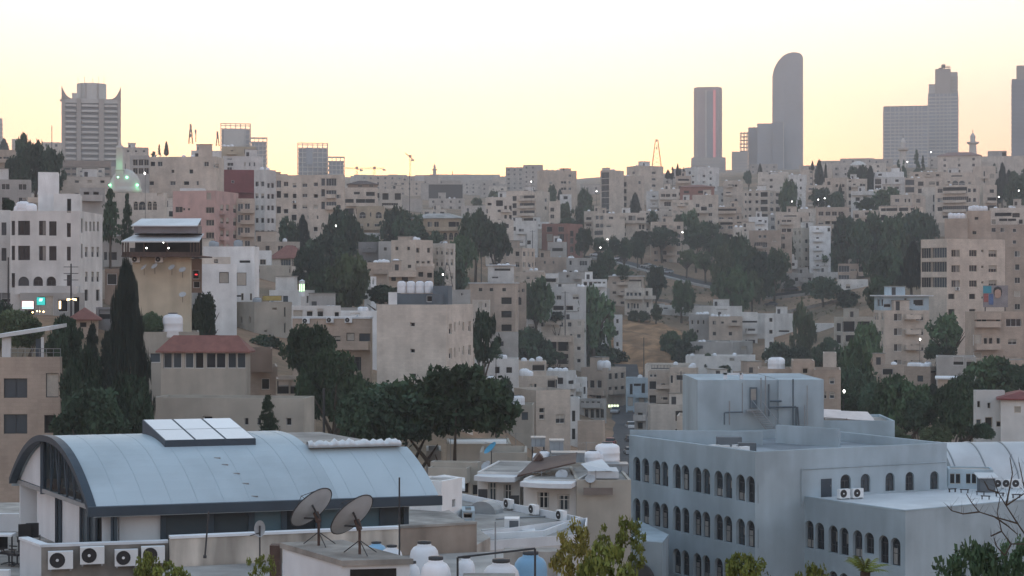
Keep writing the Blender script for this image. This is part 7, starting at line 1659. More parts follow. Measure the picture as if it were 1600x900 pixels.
def mast(px, yb, yt, D, w, label, m='steel_dark', lat=True, dr=0):
    zb = zat(yb, D); H = zat(yt, D) - zb; t = thing('radio_mast', at(px, D, zb), label, 'mast'); mb = MB()
    if lat:
        for a in (-w, w):
            for b in (-w, w): mb.bar((a, b, 0), (a * .25, b * .25, H), .15 * D / 900, 4)
        n = 7
        for i in range(n): z, z2 = H * i / n, H * (i + 1) / n; f, f2 = 1 - .75 * i / n, 1 - .75 * (i + 1) / n; mb.bar((-w * f, -w * f, z), (w * f2, -w * f2, z2), .06 * D / 900, 4); mb.bar((w * f, -w * f, z), (-w * f2, -w * f2, z2), .06 * D / 900, 4)
    else: mb.bar((0, 0, 0), (0, 0, H), .11 * D / 500, 5)
    mb.build('mast_frame', m, t)
    for k in range(dr): mb = MB(); z = H * (.98 - .25 * k); mb.box(-.28, -.6, z - .9, .28, -.2, z + .4); mb.build('antenna_panel', 'steel_grey', t)
mast(1026, 264, 218, 1000, 2.6, 'tall red lattice radio mast on the ridge', 'orange_steel', True, 2)
mast(298, 225, 195, 640, .7, 'left antenna mast with panels on the ridge house', 'rust', True, 3); mast(306, 222, 204, 640, .5, 'shorter antenna mast right beside the panel mast', 'rust', False, 1); mast(340, 228, 207, 600, .5, 'stubby antenna mast left of the lattice blocks', 'rust', True, 2)
mast(81, 232, 196, 900, .3, 'thin television mast left of the horned hotel', 'steel_dark', False)
for px, yb, yt, lb in ((707, 285, 267, 'thin far mast, left one in the sunset gap'), (715, 285, 273, 'short far mast, second in the sunset gap'), (726, 286, 272, 'far mast, third in the sunset gap'), (787, 286, 276, 'short far mast at the right of the sunset gap')): mast(px, yb, yt, 2200, .4, lb, 'rust', False)
def upole(px, yt, D, label, arms=1):
    p = at(px, D, zat(yt, D)); zb = gz(p.x, p.y); H = p.z - zb; t = thing('utility_pole', (p.x, p.y, zb), label, 'pole'); mb = MB(); mb.bar((0, 0, 0), (0, 0, H), .14, 6, r2=.1); mb.build('pole_shaft', 'steel_dark', t)
    for k in range(arms): mb = MB(); mb.bar((-.9, 0, H - .4 - k * .8), (.9, 0, H - .4 - k * .8), .06, 4); mb.build('crossarm', 'steel_dark', t)
for px, yt, D, lb, a in ((111, 412, 228, 'dark pole with short arms before the white shop building', 3), (13, 402, 232, 'plain dark pole at far left before the white shop building', 0), (832, 360, 640, 'pole left of the red brick house', 1), (822, 365, 645, 'second pole left of the red brick house', 0), (886, 365, 620, 'pole before the red brick house', 1), (1006, 527, 470, 'pole standing before the dirt mound', 1), (883, 455, 470, 'pole right of the dense tree on white row', 1), (1064, 580, 400, 'H-shaped pole left of the blank pale blue block', 2), (752, 393, 450, 'pole on the bare slope above the tan row', 1), (506, 607, 150, 'pole with lamp arm beside the grey stone house', 0), (1588, 415, 480, 'pole in the billboard lot', 1), (1578, 418, 490, 'thinner pole in the billboard lot', 0), (640, 270, 700, 'pole right of the square-window house', 0)): upole(px, yt, D, lb, a)
# steel lattice pylon on mid slope
mast(699, 448, 412, 425, 1.2, 'small steel lattice pylon beside the round dark tree', 'steel_dark', True)
def make_bird(label):
    mb = MB(); mb.add([(0, -.25, 0), (.5, 0, .18), (.05, .1, 0), (-.05, .1, 0), (-.5, 0, .18), (0, .28, 0), (0, 0, -.08)], [(0, 1, 2), (0, 3, 4), (0, 2, 5, 3), (0, 6, 5), (0, 2, 6), (0, 6, 3)])
    return tag(mb.build('bird', 'steel_dark'), label, 'bird')
for px, py in ((365, 183), (371, 188), (376, 180), (380, 176), (383, 185), (385, 171), (388, 178), (391, 183), (393, 170), (395, 175), (397, 180), (399, 186), (401, 172), (403, 177), (404, 183), (374, 184), (387, 188), (392, 187), (400, 179), (368, 179)):
    dup(PROTO, 'bird', make_bird, at(px, 700 + random.uniform(-30, 30), zat(py, 700)), random.random() * 6, 'tiny dark bird in the flock above the lattice blocks', 'flock of birds', (.62, .62, .62))
# ------------------------------------------------------------------ far hazy quarter below the sunset
tile(400, 250)
house(1030, 1292, 145, 1150, 'large hazy glass-fronted block in the far gap', 'haze', W=[([1185], [200], 190, 90, 'w')], sh=[(1050, 1140, 95), (1150, 1280, 130)])
house(1080, 1300, 240, 1000, 'hazy white house before the large glass-fronted block', 'haze', fill=(3.2, 4.5, 1.8), sh=[(1140, 1185, 205)], tanks=(1210, 1240))
house(905, 1040, 240, 900, 'pinkish hazy blank block right of the square-window house', 'haze')
house(1285, 1440, 285, 850, 'pale hazy low house left of the white pergola villa', 'haze', fill=(3.2, 4.5, 1.8))
FZ = []
for i in range(90):
    px = random.uniform(545, 830); D = random.choice([1300, 1450, 1600, 1800, 2000, 2200, 2500, 2800]) * random.uniform(.95, 1.05)
    g = gpx(px, D); w = random.uniform(12, 26) / D * F
    hh = random.uniform(5, 12) / D * F; yt_ = HY - g / D * F - hh
    if yt_ < 272: yt_ = 272 + random.random() * 8
    tile(0, 0, 1)
    o = house(px, px + w, yt_, D, 'small pale block in the far hazy quarter under the sunset', random.choice(['haze', 'haze', 'pale', 'beige']), d=10, fill=(3.3, 4.5, 2) if D < 1700 else None); o['group'] = 'far hazy blocks'
for i in range(46):
    px = random.choice([random.uniform(900, 1600), random.uniform(0, 540)]); D = random.uniform(1050, 1300)
    g = gpx(px, D); w = random.uniform(12, 22) / D * F; yt_ = HY - g / D * F - random.uniform(3, 9) / D * F
    o = house(px, px + w, yt_, D, 'low pale block on the far skyline ridge', random.choice(['haze', 'pale', 'beige']), d=9, fill=(3.3, 4.5, 2)); o['group'] = 'far ridge blocks'

# ------------------------------------------------------------------ valley street shops, corner canopy, roof clutter
tile(800, 450)
house(420, 590, 695, 404, 'dark shop row on the left side of the valley street', 'grey', c=575, a=74, par=.3, W=[([440, 470, 505, 540], [725], 20, 30, 'o'), ([465, 500, 535, 562], [785], 22, 50, 'o')], bal=[(440, 560, 740)])
t = thing('roof_canopy', at(0, 158, zat(558, 158)), 'slanted white canopy on posts over the tan corner house roof', 'canopy'); s_ = 158 / F; H0 = zat(558, 158)
Zc = lambda y: zat(y, 158) - H0
mb = MB(); a, b = (-20 * s_, 0, Zc(531)), (78 * s_, 0, Zc(516)); mb.add([a, b, (78 * s_, 6, Zc(513)), (-20 * s_, 6, Zc(528)), (a[0], 0, a[2] + .32), (b[0], 0, b[2] + .32), (78 * s_, 6, Zc(513) + .32), (-20 * s_, 6, Zc(528) + .32)], [(3, 2, 1, 0), (4, 5, 6, 7), (0, 1, 5, 4), (1, 2, 6, 5), (2, 3, 7, 6), (3, 0, 4, 7)]); mb.build('canopy_sheet', 'canvas_white', t)
for px, m, wd in ((5, 'canvas_white', .22), (12, 'canvas_white', .15), (64, 'canvas_white', .1)):
    mb = MB(); mb.box(px * s_ - wd, .4, -.1, px * s_ + wd, .6, Zc(527)); mb.build('post', m, t)
mb = MB(); mb.box(52 * s_, .8, -.1, 61 * s_, 1.4, Zc(530)); mb.build('cupboard', 'navy_trim', t)
mb = MB(); mb.bar((16 * s_, .2, Zc(545)), (94 * s_, .2, Zc(545)), .04, 4); mb.bar((16 * s_, .2, Zc(551)), (94 * s_, .2, Zc(551)), .025, 4)
for k in range(8): mb.bar(((16 + k * 11.1) * s_, .2, -.1), ((16 + k * 11.1) * s_, .2, Zc(545)), .025, 4)
mb.build('railing', 'steel_grey', t)
def aerial(px, py, D, label):
    z = zat(py, D); t = thing('television_aerial', at(px, D, z - 2.2), label, 'aerial'); mb = MB(); mb.bar((0, 0, 0), (0, 0, 2.2), .025, 5); mb.build('mast', 'steel_grey', t)
    mb = MB(); mb.bar((-.6, 0, 2.1), (.6, 0, 2.15), .015, 4)
    for k in range(6): x = -.55 + k * .22; mb.bar((x, -.3, 2.1 + x * .04), (x, .3, 2.1 + x * .04), .01, 3)
    mb.build('antenna_rods', 'steel_grey', t)
for px, py, D, lb in ((704, 684, 150, 'aerial at the left end of the white sheet roof'), (792, 680, 150, 'aerial right of the white stone-weighted roof sheet'), (806, 676, 152, 'thin aerial beside the square grey tank'), (916, 690, 130, 'aerial above the grey metal tanks'), (846, 736, 121, 'thin aerial on the weathered parapet'), (931, 735, 118.5, 'short aerial before the sheet lean-to roof'), (676, 728, 137, 'aerial above the curved balcony house')): aerial(px, py, D, lb)
for i, (a, b, D, z) in enumerate(((752, 842, 104, fz - .36), (775, 880, 109, fz - .36), (722, 800, 115, fz - .36))):
    mb = MB(); p, q = at(a, D, z), at(b, D + 1.5, z); q = q - p; mb.bar((0, 0, 0), tuple(q * .5 + Vector((0, .25, 0))), .05, 6); mb.bar(tuple(q * .5 + Vector((0, .25, 0))), tuple(q), .05, 6)
    tag(mb.build('roof_pipe', ['alu_white', 'steel_grey', 'steel_dark'][i], None, False, p), ['white plastic pipe lying near the front of the flat grey roof', 'grey pipe lying across the middle of the flat grey roof', 'dark cable run at the back of the flat grey roof'][i], 'pipe')
for i, (px, py, D, s) in enumerate(((760, 727, 138, 1.), (806, 733, 139, .9), (878, 742, 121, 1.0), (922, 744, 118, .8), (744, 722, 139, .8))):
    dup(PROTO, 'dish', make_dish, at(px, D, zat(py, D) - .9), .3 * i, ['grey dish left on the weathered concrete roof', 'grey dish on the roof edge above the casement windows', 'grey dish on the parapet behind the brown tin roof', 'small dish before the sheet lean-to', 'small dish left of the bright blue dish'][i], None, (s, s, s))
# ------------------------------------------------------------------ trees
T = tree
tile(0, 100)
T(140, 440, 600, 480, 110, 'round', 'tall round dark tree left of the horned hotel, highest of the clump', 'leaf_dark'); T(225, 500, 720, 450, 220, 'round', 'widest dark tree of the clump left of the horned hotel', 'leaf_dark'); T(335, 535, 735, 460, 160, 'round', 'dark tree of the clump touching the hotel podium', 'leaf_dark'); T(105, 580, 735, 440, 150, 'round', 'low dark tree at the left of the hotel clump', 'leaf_dark')
T(25, 465, 540, 900, 45, 'cypress', 'small dark conifer on the far left skyline'); T(995, 500, 562, 880, 30, 'pine', 'small thin pine on the left ridge'); T(1040, 483, 565, 870, 24, 'cypress', 'small pointed cypress on the left ridge'); T(960, 545, 580, 860, 30, 'round', 'little bush on the left ridge')
tile(0, 250)
T(690, 170, 470, 296, 190, 'pine', 'big shaggy pine before the mosque hall'); T(795, 200, 470, 300, 110, 'pine', 'smaller pine right of the shaggy one before the mosque'); T(40, 240, 312, 248, 90, 'round', 'potted bushy tree on the white building roof terrace', 'leaf_dark', base=330)
tile(0, 450)
T(790, -175, 880, 163, 235, 'cypress', 'very tall dark cypress left of the tan restaurant tower'); T(575, 200, 880, 155, 240, 'pine', 'lower ragged conifer left of the tall cypress', 'leaf_cypress'); T(665, 230, 880, 158, 220, 'pine', 'ragged conifer pressed against the tall cypress', 'leaf_cypress'); T(540, 420, 900, 153, 300, 'broad', 'dark shrub mass under the ragged conifers', 'leaf_dark'); T(455, 460, 920, 152, 200, 'round', 'dark shrub mass behind the tan corner house', 'leaf_dark')
T(410, 180, 460, 178, 200, 'round', 'round dark tree behind the tan corner house canopy', 'leaf_dark'); T(100, 145, 330, 185, 300, 'broad', 'light green tree over the tan corner house roof', 'leaf_olive'); T(-20, 90, 300, 200, 200, 'round', 'dark tree at far left under the shop signs', 'leaf_dark'); T(940, 155, 275, 209, 170, 'broad', 'leafy shrub at the foot of the tan restaurant wall', 'leaf_mid'); T(1290, 50, 340, 222, 190, 'round', 'dark round tree right of the tan restaurant tower', 'leaf_dark')
T(600, 640, 950, 145, 420, 'round', 'black-green hedge mass behind the barrel hall', 'leaf_dark'); T(800, 560, 960, 150, 250, 'round', 'dense dark bush at the foot of the tall cypress', 'leaf_dark')
tile(400, 450)
T(340, 240, 490, 196, 270, 'broad', 'feathery tree rising over the tan terrace house', 'leaf_mid'); T(480, 420, 760, 185, 370, 'broad', 'green tree before the tan balcony house', 'leaf_mid'); T(1235, 500, 850, 150, 640, 'broad', 'largest spreading tree before the blank cream block', 'leaf_mid'); T(880, 600, 900, 152, 560, 'broad', 'wide dark tree left of the largest spreading tree', 'leaf_dark'); T(640, 660, 920, 147, 400, 'broad', 'dark tree above the white roll on the hall', 'leaf_dark'); T(75, 650, 900, 148, 190, 'pine', 'small dark pine before the long grey stone house')
T(1425, 150, 430, 262, 160, 'round', 'dark tree right of the blank cream block', 'leaf_dark'); T(1500, 300, 420, 255, 110, 'pine', 'ragged conifer right of the blank cream block'); T(60, 290, 400, 270, 180, 'round', 'dark shrubs under the weathered grey house', 'leaf_dark'); T(1560, 560, 700, 280, 120, 'broad', 'small shrub on the grey rendered house', 'leaf_dark')
tile(400, 250)
for x, yt, yb, D, w, k, lb, lf in ((185, 365, 570, 485, 150, 'round', 'dark tree at the foot of the tall white apartment block', 'leaf_dark'), (292, 345, 560, 478, 80, 'cypress', 'pointed dark tree below the large apartment house', None), (530, 318, 520, 475, 220, 'round', 'tall dark tree before the large apartment house', 'leaf_dark'), (600, 350, 620, 462, 130, 'round', 'dark tree under the sandy arched villa', 'leaf_dark'), (480, 470, 640, 445, 300, 'round', 'broad dark tree in the middle of the left grove', 'leaf_dark'), (340, 540, 740, 400, 180, 'round', 'dark tree right of the red-tiled house', 'leaf_dark'), (570, 610, 900, 330, 250, 'broad', 'light green tree in the left grove', 'leaf_olive'), (400, 700, 850, 345, 170, 'broad', 'green tree beside the white house with arched windows', 'leaf_mid'), (640, 600, 800, 350, 130, 'broad', 'light green tree touching the tan low house', 'leaf_olive'), (450, 810, 900, 330, 150, 'round', 'low dark shrubs under the left grove', 'leaf_dark'), (870, 305, 490, 548, 170, 'round', 'dark tree left of the sandy mansion', 'leaf_dark'), (960, 325, 490, 538, 190, 'round', 'dark tree against the left side of the sandy mansion', 'leaf_dark'), (1010, 410, 500, 525, 150, 'round', 'dark shrub below the sandy mansion', 'leaf_dark'), (1120, 445, 515, 520, 100, 'round', 'round bush before the sandy mansion arcade', 'leaf_dark'), (1370, 325, 530, 530, 210, 'round', 'large dark tree right of the sandy mansion', 'leaf_mid'), (1500, 395, 550, 510, 200, 'round', 'dark tree below the white pergola villa', 'leaf_dark'), (1290, 480, 620, 480, 170, 'round', 'dark tree on the bare slope below the mansion', 'leaf_mid'), (1270, 635, 765, 440, 120, 'round', 'ball-shaped dark tree above the tank row', 'leaf_dark'), (1160, 680, 790, 430, 100, 'round', 'dark tree left of the ball-shaped tree', 'leaf_dark'), (690, 465, 520, 548, 60, 'round', 'left small round bush on the white garden base', 'leaf_mid'), (735, 465, 525, 546, 66, 'round', 'right small round bush on the white garden base', 'leaf_mid'), (790, 780, 880, 320, 220, 'round', 'dark shrub mass left of the slate roof block', 'leaf_dark'), (1485, 195, 250, 900, 120, 'round', 'hazy tree above the white pergola villa', 'leaf_olive'), (1380, 235, 280, 880, 60, 'round', 'small hazy tree in the far quarter', 'leaf_olive'), (475, 20, 45, 1500, 30, 'pine', 'small palm-like tree on top of the large apartment roof', None)):
    if D == 1500: continue
    T(x, yt, yb, D, w, k, lb, lf)
tile(800, 250)
for x, yt, yb, D, w, k, lb, lf in ((252, 160, 250, 860, 60, 'round', 'hazy tree beside the six storey sunset block', 'leaf_mid'), (300, 180, 245, 850, 28, 'cypress', 'hazy cypress beside the six storey sunset block', None), (455, 190, 330, 770, 110, 'round', 'large dark tree left of the blue-corner block', 'leaf_mid'), (425, 300, 390, 745, 90, 'round', 'dark tree below the large tree left of the blue corner', 'leaf_mid'), (335, 270, 390, 740, 100, 'loose', 'pale thin-leaved tree left of the long cream row', 'leaf_olive'), (350, 365, 402, 715, 120, 'round', 'low bushes above the red brick house', 'leaf_mid'), (770, 205, 325, 775, 56, 'cypress', 'dark conifer before the skyline block with two windows', None), (880, 320, 385, 735, 70, 'round', 'small tree behind the long cream row', 'leaf_mid'), (1112, 318, 450, 690, 110, 'round', 'round tree at the right end of the long cream row', 'leaf_mid'), (1050, 340, 395, 715, 60, 'round', 'small bush on the long row right end', 'leaf_mid'), (540, 485, 545, 660, 100, 'round', 'dark bush left of the hillside road lamp', 'leaf_dark'), (632, 480, 565, 655, 80, 'round', 'dark tree at the top of the hillside road', 'leaf_dark'), (705, 490, 580, 650, 90, 'round', 'greyish bush beside the hillside road top', 'leaf_mid'), (785, 500, 580, 655, 80, 'round', 'dark bush above the white hillside wall', 'leaf_dark'), (810, 445, 510, 675, 130, 'round', 'dark bush under the long cream row', 'leaf_dark'), (940, 420, 505, 680, 190, 'round', 'wide dark bush under the right end of the long row', 'leaf_dark'), (600, 565, 680, 590, 100, 'round', 'dark tree above the dirt slope at the lane end', 'leaf_dark'), (1235, 390, 500, 690, 190, 'round', 'dark tree above the right of the hillside road', 'leaf_mid'), (1150, 465, 530, 660, 140, 'round', 'dark bush right of the hillside road cars', 'leaf_dark'), (1320, 465, 580, 645, 150, 'round', 'dark tree left of the dense slope wood', 'leaf_dark'), (1430, 485, 720, 610, 240, 'round', 'tallest dark tree of the dense slope wood', 'leaf_mid'), (1545, 585, 780, 595, 180, 'round', 'dark tree right in the dense slope wood', 'leaf_dark'), (1320, 540, 740, 605, 160, 'round', 'tree in the dense slope wood beside the dirt', 'leaf_olive'), (1385, 680, 865, 560, 240, 'round', 'lowest green tree of the dense slope wood', 'leaf_mid'), (1500, 700, 830, 565, 150, 'round', 'green tree low right in the dense slope wood', 'leaf_olive'), (1210, 570, 660, 630, 130, 'loose', 'grey dry shrub right of the hillside cars', 'leaf_olive'), (1090, 560, 640, 640, 120, 'loose', 'grey dry shrub above the hillside road curve', 'leaf_olive'), (900, 668, 810, 575, 105, 'round', 'single round tree standing on the dirt slope', 'leaf_dark'), (1060, 758, 900, 550, 140, 'round', 'dark round tree low on the dirt slope', 'leaf_mid'), (535, 640, 750, 535, 150, 'round', 'dark tree right of the lane houses', 'leaf_dark'), (490, 625, 720, 545, 70, 'round', 'small dark tree beside the white framed bay', 'leaf_dark'), (690, 655, 725, 575, 120, 'round', 'low bush above the wide flat slab house', 'leaf_mid'), (155, 745, 935, 465, 195, 'round', 'dense round tree left of the pale blue-grey house', 'leaf_mid'), (515, 805, 1080, 476, 290, 'round', 'big dense round tree in the valley centre', 'leaf_mid'), (900, 900, 980, 545, 80, 'loose', 'dry shrub at the mound top', 'leaf_olive'), (700, 545, 590, 640, 60, 'round', 'low bush left of the road top', 'leaf_dark'), (450, 430, 540, 660, 90, 'round', 'dark tree right of the red brick house', 'leaf_dark')):
    T(x, yt, yb, D, w, k, lb, lf)
tile(800, 100)
for x, yt, yb, D, w, k, lb in ((975, 660, 712, 950, 30, 'cypress', 'short cypress left in the ridge row under the striped tower'), (1003, 640, 712, 955, 36, 'pine', 'dark pine in the ridge row under the striped tower'), (1035, 622, 695, 960, 18, 'cypress', 'tallest thin cypress in the ridge row under the striped tower'), (1050, 648, 690, 962, 16, 'cypress', 'thin short cypress right in the ridge row'), (1074, 643, 680, 965, 22, 'pine', 'small pine at right end of the ridge row'), (1550, 622, 692, 990, 26, 'cypress', 'single cypress below the rounded tower'), (1480, 668, 725, 950, 50, 'round', 'dark tree below the unfinished tower'), (1250, 690, 740, 930, 50, 'pine', 'scraggly pine right of the striped tower foot')): T(x, yt, yb, D, w, k, lb)
tile(1200, 250)
for x, yt, yb, D, w, k, lb, lf in ((320, 0, 145, 880, 48, 'cypress', 'tallest dark ridge cypress left of the pale dome', None), (360, 20, 130, 885, 17, 'cypress', 'thin ridge cypress right of the tallest one', None), (278, 4, 60, 960, 18, 'cypress', 'thin short ridge cypress left of the tallest one', None), (640, 38, 180, 850, 54, 'cypress', 'dark cypress left of the stepped white penthouse', None), (590, 38, 125, 875, 70, 'round', 'dark tree below the pale dome, right one', 'leaf_dark'), (535, 42, 110, 880, 70, 'round', 'dark tree below the pale dome, left one', 'leaf_dark'), (815, -5, 100, 885, 50, 'pine', 'dark pine behind the stepped white penthouse, left one', None), (850, 0, 160, 870, 80, 'pine', 'dark pine behind the stepped white penthouse, right one', None), (928, -65, 75, 905, 70, 'pine', 'tall feathery pine before the wide grid tower', None), (968, -30, 60, 930, 40, 'pine', 'small pine right of the tall feathery one', None), (1465, 22, 230, 765, 56, 'cypress', 'large dark cypress at the right skyline', None), (1435, 120, 260, 745, 50, 'cypress', 'dark cypress next to the corner balcony wing', None), (1415, 18, 75, 930, 50, 'pine', 'small pine on the right skyline', None), (1570, 120, 295, 700, 190, 'round', 'wide dark tree at the right edge of the ridge', 'leaf_dark'), (1600, 50, 160, 740, 120, 'pine', 'dark pine at the right photo edge', None), (1540, 70, 150, 760, 60, 'round', 'small dark tree left of the edge pine', 'leaf_dark'), (1505, 60, 140, 770, 36, 'cypress', 'slim cypress left of the edge pine', None),
    (135, 138, 310, 775, 115, 'round', 'tall round tree right of the dark-bay apartments', 'leaf_mid'), (330, 178, 265, 785, 120, 'round', 'round tree above the four-window house', 'leaf_mid'), (440, 205, 298, 745, 120, 'round', 'dark tree right above the four-window house', 'leaf_dark'), (452, 150, 225, 780, 22, 'cypress', 'small cypress above the four-window house', None), (770, 178, 280, 745, 180, 'broad', 'leafy slope shrub left above the loggia house', 'leaf_mid'), (620, 235, 305, 725, 130, 'broad', 'leafy shrub under the long dark veranda', 'leaf_mid'), (490, 355, 520, 640, 190, 'round', 'dark tree at left of the central right wood', 'leaf_dark'), (560, 385, 610, 615, 210, 'round', 'big dark tree in the central right wood', 'leaf_dark'), (655, 345, 560, 630, 190, 'round', 'tall dark tree in the central right wood', 'leaf_mid'), (890, 328, 530, 630, 270, 'round', 'widest dark tree of the central right wood', 'leaf_dark'), (770, 370, 570, 615, 220, 'round', 'dark tree below the square loggia house', 'leaf_mid'), (990, 340, 480, 650, 120, 'round', 'dark tree under the glazed-bay block', 'leaf_dark'), (605, 470, 640, 640, 170, 'round', 'dark tree right of the narrow balcony house', 'leaf_dark'), (415, 540, 705, 640, 200, 'round', 'round tree covering the narrow balcony house', 'leaf_mid'), (700, 590, 770, 520, 190, 'round', 'dark tree right of the brownish glass house', 'leaf_mid'), (770, 545, 690, 540, 150, 'round', 'dark tree under the central right wood', 'leaf_dark'), (905, 515, 775, 470, 120, 'cypress', 'broad dark conifer left of the beige corner-bay block', None), (690, 740, 890, 455, 190, 'round', 'dark tree behind the tall cream house', 'leaf_mid'), (120, 500, 625, 655, 190, 'round', 'dark trees left of the narrow balcony house', 'leaf_mid'), (35, 640, 810, 630, 160, 'round', 'dark tree above the right hill road', 'leaf_dark'), (345, 735, 830, 560, 180, 'broad', 'parasol-shaped tree by the pierced screen wall', 'leaf_dark'), (140, 745, 825, 632, 66, 'round', 'small round tree at left on the right hill road', 'leaf_dark'), (230, 770, 835, 630, 66, 'round', 'second small round tree on the right hill road', 'leaf_dark'), (490, 815, 910, 560, 150, 'round', 'dark bush under the pierced screen wall', 'leaf_dark'), (830, 620, 760, 505, 150, 'round', 'dark tree left of the broad dark conifer', 'leaf_dark'), (790, 700, 830, 480, 160, 'round', 'dark bush behind the roof slab of the cream house', 'leaf_dark'), (40, 560, 700, 600, 160, 'round', 'dark tree at the left end of the right hill road', 'leaf_mid')):
    T(x, yt, yb, D, w, k, lb, lf)
tile(800, 450)
for x, yt, yb, D, w, k, lb, lf in ((80, 255, 430, 440, 280, 'round', 'dark shrub mass left of the columned porch house', 'leaf_dark'), (190, 330, 440, 445, 140, 'round', 'dark shrub right of the left shrub mass', 'leaf_dark'), (520, 340, 500, 500, 280, 'round', 'dark bushes under the stone retaining wall', 'leaf_dark'), (650, 380, 470, 495, 150, 'round', 'dark bush at the left foot of the mound', 'leaf_mid'), (1000, 272, 370, 505, 160, 'round', 'round dark tree at the right of the mound', 'leaf_mid'), (1070, 320, 430, 495, 190, 'round', 'dark tree lower right of the mound', 'leaf_dark'), (1110, 258, 340, 515, 80, 'loose', 'grey-green tree before the long row right of the mound', 'leaf_mid'), (1232, 408, 500, 462, 100, 'loose', 'bushy roof tree before the long white house', 'leaf_dark'), (1340, 480, 515, 455, 80, 'round', 'low bush before the long white house', 'leaf_dark'), (285, 395, 430, 440, 80, 'round', 'little bush before the columned porch', 'leaf_dark'), (285, 145, 190, 470, 80, 'round', 'bush on the white row roof', 'leaf_dark'), (785, 140, 200, 560, 140, 'loose', 'dry shrubs along the wall over the mound', 'leaf_olive')):
    T(x, yt, yb, D, w, k, lb, lf)
tile(1200, 450)
for x, yt, yb, D, w, k, lb, lf in ((210, 105, 420, 490, 140, 'loose', 'tall feathery pale green tree before the long white building', 'leaf_olive'), (60, 345, 480, 440, 210, 'round', 'dark bush row, leftmost under the feathery tree', 'leaf_dark'), (190, 375, 490, 435, 220, 'round', 'dark bush row, middle under the feathery tree', 'leaf_dark'), (315, 365, 480, 430, 160, 'round', 'dark bush row, right under the feathery tree', 'leaf_mid'), (385, 308, 400, 420, 100, 'round', 'dark round tree left of the unfinished frame house', 'leaf_dark'), (560, 340, 720, 300, 230, 'round', 'big dark tree left of the tall cream house', 'leaf_mid'), (510, 500, 730, 285, 190, 'round', 'dark tree right of the tan paired-window house', 'leaf_dark'), (620, 225, 430, 340, 150, 'broad', 'leafy tree covering the unfinished frame house', 'leaf_mid'), (480, 640, 790, 255, 190, 'round', 'bush below the tan paired-window house', 'leaf_mid'), (660, 600, 800, 250, 200, 'round', 'dark tree behind the blue annex', 'leaf_dark'), (850, 565, 850, 228, 330, 'broad', 'large leafy tree before the low tan houses', 'leaf_mid'), (1160, 590, 880, 220, 280, 'broad', 'leafy tree left of the white corner house', 'leaf_mid'), (1235, 555, 790, 228, 240, 'broad', 'dark tree behind the white corner house', 'leaf_dark'), (1400, 430, 640, 265, 290, 'broad', 'leafy tree above the white corner house', 'leaf_mid'), (1130, 170, 370, 345, 230, 'round', 'dark round tree left of the long balcony house', 'leaf_mid'), (1020, 360, 430, 332, 100, 'round', 'left clipped dark bush beside the tall cream house', 'leaf_dark'), (1120, 355, 430, 330, 110, 'round', 'right clipped dark bush beside the long balcony house', 'leaf_dark'), (1560, 480, 640, 262, 180, 'round', 'dark tree at the right edge above the red roof', 'leaf_dark'), (1030, 590, 700, 240, 90, 'cypress', 'slim dark conifer between the leafy trees at right', None), (1340, 840, 920, 192, 120, 'round', 'small dark tree beside the white corner house wall', 'leaf_dark'), (1080, 860, 960, 195, 200, 'broad', 'shrub on the old stone terraces', 'leaf_olive'), (760, 860, 960, 200, 200, 'broad', 'dry shrub behind the annex canopies', 'leaf_olive'), (960, 690, 830, 225, 160, 'broad', 'leafy tree in the right garden', 'leaf_dark')):
    T(x, yt, yb, D, w, k, lb, lf)
# foreground sprigs
tile(0, 0, 1)
def sprig(x, yt, yb, D, w, label, leaf, n=46, l=40, s=.042, cat='young tree'):
    r = w / F * D / 2; zt_ = zat(yt, D); zc = zt_ - 2.1 * r; t = thing('young_tree', at(x, D, -21.5), label, cat); NTR[0] += 1
    cr = link('crown', crown_mesh('loose', NTR[0], leaf, n, l, s), t); cr.location = (0, 0, zc + 21.5); cr.scale = (r, r, zt_ - zc)
    tr = link('trunk', trunk_mesh('broad', NTR[0] % 5), t); tr.scale = (r * 2, r * 2, (zt_ + 21.5) * .985); return t
sprig(905, 822, 985, 36, 85, 'yellow-green young tree in front of the porch block, left sprig', 'leaf_yellow'); sprig(972, 812, 990, 35, 72, 'taller green young tree in front of the porch canopy', 'leaf_fresh'); sprig(940, 852, 1000, 34, 120, 'low leafy growth between the two young trees', 'leaf_fresh', 60)
sprig(1150, 868, 990, 37, 90, 'green treetop rising at the bottom before the office windows', 'leaf_fresh'); sprig(1268, 882, 990, 37, 60, 'small green treetop left of the palm', 'leaf_fresh', 30); sprig(232, 866, 990, 44, 75, 'green treetop before the right air conditioners', 'leaf_fresh', 60); sprig(270, 880, 990, 45, 80, 'low green treetop beside the cream wall', 'leaf_fresh', 40); sprig(408, 868, 990, 46, 42, 'narrow green shoot before the hut', 'leaf_fresh', 30); sprig(1535, 856, 990, 40, 150, 'dark bushy treetop in the lower right corner', 'leaf_mid', 70); sprig(1600, 845, 990, 41, 90, 'dark treetop at the right photo edge', 'leaf_mid', 50)
